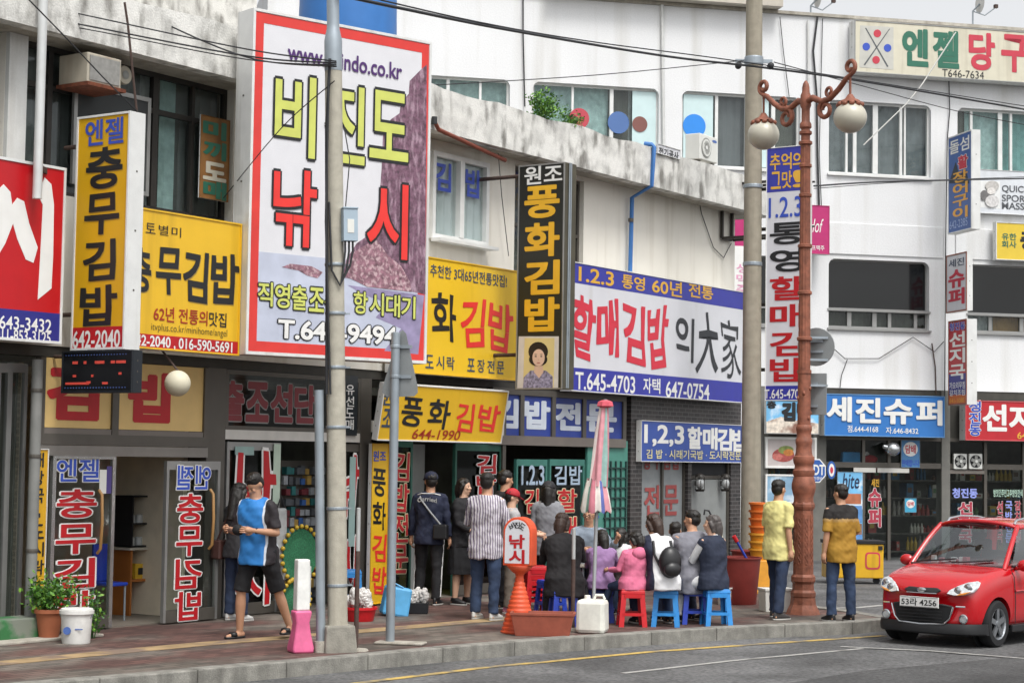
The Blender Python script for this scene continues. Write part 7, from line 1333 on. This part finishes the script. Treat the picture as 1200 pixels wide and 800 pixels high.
for i in range(9): b.box(-.45+.06*i-.03, -.45+.06*i+.03, -.66+rd.uniform(-.04, .04), -.58, .935, .99+rd.uniform(0, .09), rd.choice((WHITEF, M('paper_rose', 'b0606a', .7), WHITEF)))
b.build('dashboard_papers', car)
b = MB(); b.box(-.03, .03, -.2, -.17, 1.33, 1.38, BLKP); b.box(-.1, .1, -.21, -.19, 1.32, 1.385, BLKP); b.build('inner_mirror', car)
# wipers, bonnet lines
b = MB()
for x0, x1 in ((-.5, .02), (-.02, .5)): b.tube([ws(x0/.655, .02, .03), ws(((x0+x1)/2)/.655, .05, .03), ws(x1/.655, .1, .025)], .011, BLKP, 6)
b.build('wiper', car)
b = MB(); b.tube([ws(u, -.03, .012) for u in np.linspace(-.97, .97, 16)], .022, BLKP, 8); b.build('cowl', car, True)
# front: lamps, grille, bumper, plate
HL = M('headlight_lens', 'cfd4d6', .1, .35, var=.25, scale=22); AMB = M('indicator_amber', 'd98a3a', .2)
def fy(x, z): # front skin depth of the nose at height z
    w_, bo_ = .66, .125; base = np.interp(z, [.3, .45, .62, .71, .80, .865, .915], [-1.775, -1.785, -1.775, -1.74, -1.65, -1.48, -1.2]); return float(base+bo_*(x/w_)**2*1.05)
def nose(b, pts, m, lift=.012):
    """a plate laid on the nose from an outline in x,z"""
    n = len(pts); cx = sum(p[0] for p in pts)/n; cz = sum(p[1] for p in pts)/n; vs = [(x, fy(x, z)-lift*.2, z) for x, z in pts]+[(cx+(x-cx)*.93, fy(cx+(x-cx)*.93, cz+(z-cz)*.9)-lift, cz+(z-cz)*.9) for x, z in pts]+[(cx, fy(cx, cz)-lift*1.25, cz)]
    b.add(vs, [(i, (i+1) % n, n+(i+1) % n, n+i) for i in range(n)]+[(n+i, n+(i+1) % n, 2*n) for i in range(n)], m)
def ring_pts(c, rx, rz, n=20, rot=0): return [(c[0]+rx*math.cos(a)*math.cos(rot)-rz*math.sin(a)*math.sin(rot), c[1]+rx*math.cos(a)*math.sin(rot)+rz*math.sin(a)*math.cos(rot)) for a in np.linspace(0, 2*math.pi, n+1)[:-1]]
for sx in (-1, 1):
    q = [(sx*x, z) for x, z in ((.335, .665), (.43, .645), (.56, .655), (.65, .695), (.685, .76), (.675, .81), (.62, .83), (.54, .815), (.44, .765), (.36, .71))]
    if sx < 0: q = q[::-1]
    b = MB(); nose(b, q, HL, .03); o = b.build('headlight', car, True)
    b = MB(); 
    for c_, r in (((.47, .71), .05), ((.575, .745), .06)): y = fy(sx*c_[0], c_[1])-.026; b.lathe([(r, 0), (r*.9, -.012), (r*.4, -.02)], CHR, 16, (sx*c_[0], y, c_[1]), 'y')
    b.build('reflector', o, True); b = MB(); nose(b, [(sx*x, z) for x, z in ((.45, .648), (.56, .662), (.64, .71), (.52, .682))][::sx], AMB, .038); b.build('indicator', o, True)
    b = MB(); y = fy(sx*.56, .36); b.lathe([(.055, .02), (.06, -.01), (.048, -.016), (.045, .0)], CHR, 20, (sx*.54, y, .365), 'y'); b.lathe([(.044, -.006), (.02, -.01)], HL, 16, (sx*.54, y, .365), 'y'); b.build('fog_light', car, True)
b = MB(); nose(b, [(-.2, .665), (.2, .665), (.26, .7), (.2, .73), (-.2, .73), (-.26, .7)], BLKP, .01); b.tube([(x, fy(x, .665)-.014, .662) for x in np.linspace(-.21, .21, 9)], .007, CHR, 6); o = b.build('upper_grille', car)
b = MB(); b.lathe([(.05, 0), (.048, -.012), (.03, -.02)], CHR, 18, (0, fy(0, .7)-.012, .7), 'y'); b.v = [(x*1.25, y, .7+(z-.7)*.62) for x, y, z in b.v]; b.build('badge', o, True)
b = MB(); nose(b, [(-.3, .29), (.3, .29), (.37, .36), (.42, .52), (.3, .54), (-.3, .54), (-.42, .52), (-.37, .36)], M('grille_black', '101113', .6), .012)
for z in (.32, .36, .4, .44): b.box(-.3, .3, fy(0, z)-.022, fy(0, z)-.016, z, z+.01, BLKP)
o = b.build('lower_grille', car); b = MB(); b.tube([(x, fy(x, z)-.016, z) for x, z in ((-.43, .51), (-.38, .36), (-.31, .295), (0, .28), (.31, .295), (.38, .36), (.43, .51))], .012, CHR, 8); b.build('grille_trim', o, True)
b = MB(); vs = []
for x in np.linspace(-.74, .74, 19): y = -1.79+.13*(x/.66)**2*1.0+max(0, abs(x)-.62)*1.3; vs += [(x, y+.03, .16), (x, y-.012, .18), (x, y-.02, .235), (x, y+.005, .3), (x, y+.12, .3), (x, y+.12, .16)]
b.add(vs, [(i*6+j, i*6+(j+1) % 6, i*6+6+(j+1) % 6, i*6+6+j) for i in range(18) for j in range(6)]+[(0, 1, 2, 3, 4, 5), tuple(18*6+j for j in range(6))], BLKP); b.build('front_lip', car, True)
for sx in (-1, 1): b = MB(); b.tube([(sx*x, fy(sx*x, .5)-.012, .515) for x in (.46, .5, .54, .57)], .011, CHR, 6); b.build('bumper_strip', car, True)
b = MB(); b.box(-.27, .27, -1.825, -1.81, .485, .615, WHT); o = b.build('number_plate', car, bevel=.004); b = MB(); put(b, '53라 4256', -.245, .245, .505, .595, -1.827, BLK, .015); b.box(-.262, .262, -1.8275, -1.8255, .489, .494, BLK); b.box(-.262, .262, -1.8275, -1.8255, .606, .611, BLK); b.build('lettering', o)
# sides: mirrors, sills, door seams, handles, wheels
for sx in (-1, 1):
    b = MB(); b.ball((sx*.84, -.62, 1.0), (.1, .06, .075), CR_, 16, 10); b.tube([(sx*.7, -.62, .96), (sx*.8, -.62, .975)], .03, CR_, 8); b.build('door_mirror', car, 2)
    b = MB(); b.box(sx*.745-.02, sx*.745+.02, -.8, .86, .17, .26, BLKP); b.build('sill', car, bevel=.01)
    b = MB()
    for y in (-.72, .18, .98): b.tube([(sx*.757, y, .28), (sx*.766, y, .55), (sx*.752, y-.01, .86), (sx*.70, y-.01, .95)], .005, BLKP, 5)
    b.tube([(sx*.766, y, .68) for y in (-.72, 0, .98)], .012, CR_, 6); b.build('door_seam', car)
    for y in (-.0, .8): b = MB(); b.tube([(sx*.762, y-.08, .8), (sx*.785, y-.05, .805), (sx*.785, y+.05, .805), (sx*.762, y+.08, .8)], .014, CR_, 8); b.build('door_handle', car, True)
    for y in WY:
        b = MB(); x0 = sx*.66; o_ = sx
        b.lathe([(.19, -.09), (.27, -.09), (WR, -.06), (WR, .06), (.27, .085), (.2, .085), (.19, .02)], TYRE, 36, (x0, y, WR), 'x') if sx > 0 else b.lathe([(.19, .09), (.27, .09), (WR, .06), (WR, -.06), (.27, -.085), (.2, -.085), (.19, -.02)], TYRE, 36, (x0, y, WR), 'x')
        w_ = b.build('wheel', car, True); r = MB(); r.lathe([(.2, .07*sx), (.195, .085*sx), (.18, .07*sx), (.17, .03*sx), (.175, -.02*sx)], RIM_, 32, (x0, y, WR), 'x', caps=False); r.lathe([(.05, .05*sx), (.045, .082*sx), (.02, .085*sx)], RIM_, 16, (x0, y, WR), 'x'); r.lathe([(.18, -.02*sx), (.18, .0)], BLKP, 24, (x0, y, WR), 'x')
        for k_ in range(5): T_ = Matrix.Translation((x0, y, WR)) @ Matrix.Rotation(2*math.pi*k_/5, 4, 'X'); r.box(.05*sx, .075*sx, -.032, .032, .03, .185, RIM_, T_)
        r.build('rim', w_)
        b = MB(); b.lathe([(WR+.04, -.0), (WR+.04, .02)], BLKP, 28, (sx*.53, y, WR), 'x'); b.build('wheel_well', car)
b = MB(); b.box(-.7, .7, -1.5, 1.55, .17, .21, BLKP); b.build('underbody', car)
b = MB(); b.tube([(.3, .9, 1.47), (.3, 1.05, 1.62)], .006, BLKP, 6); b.build('aerial', car)
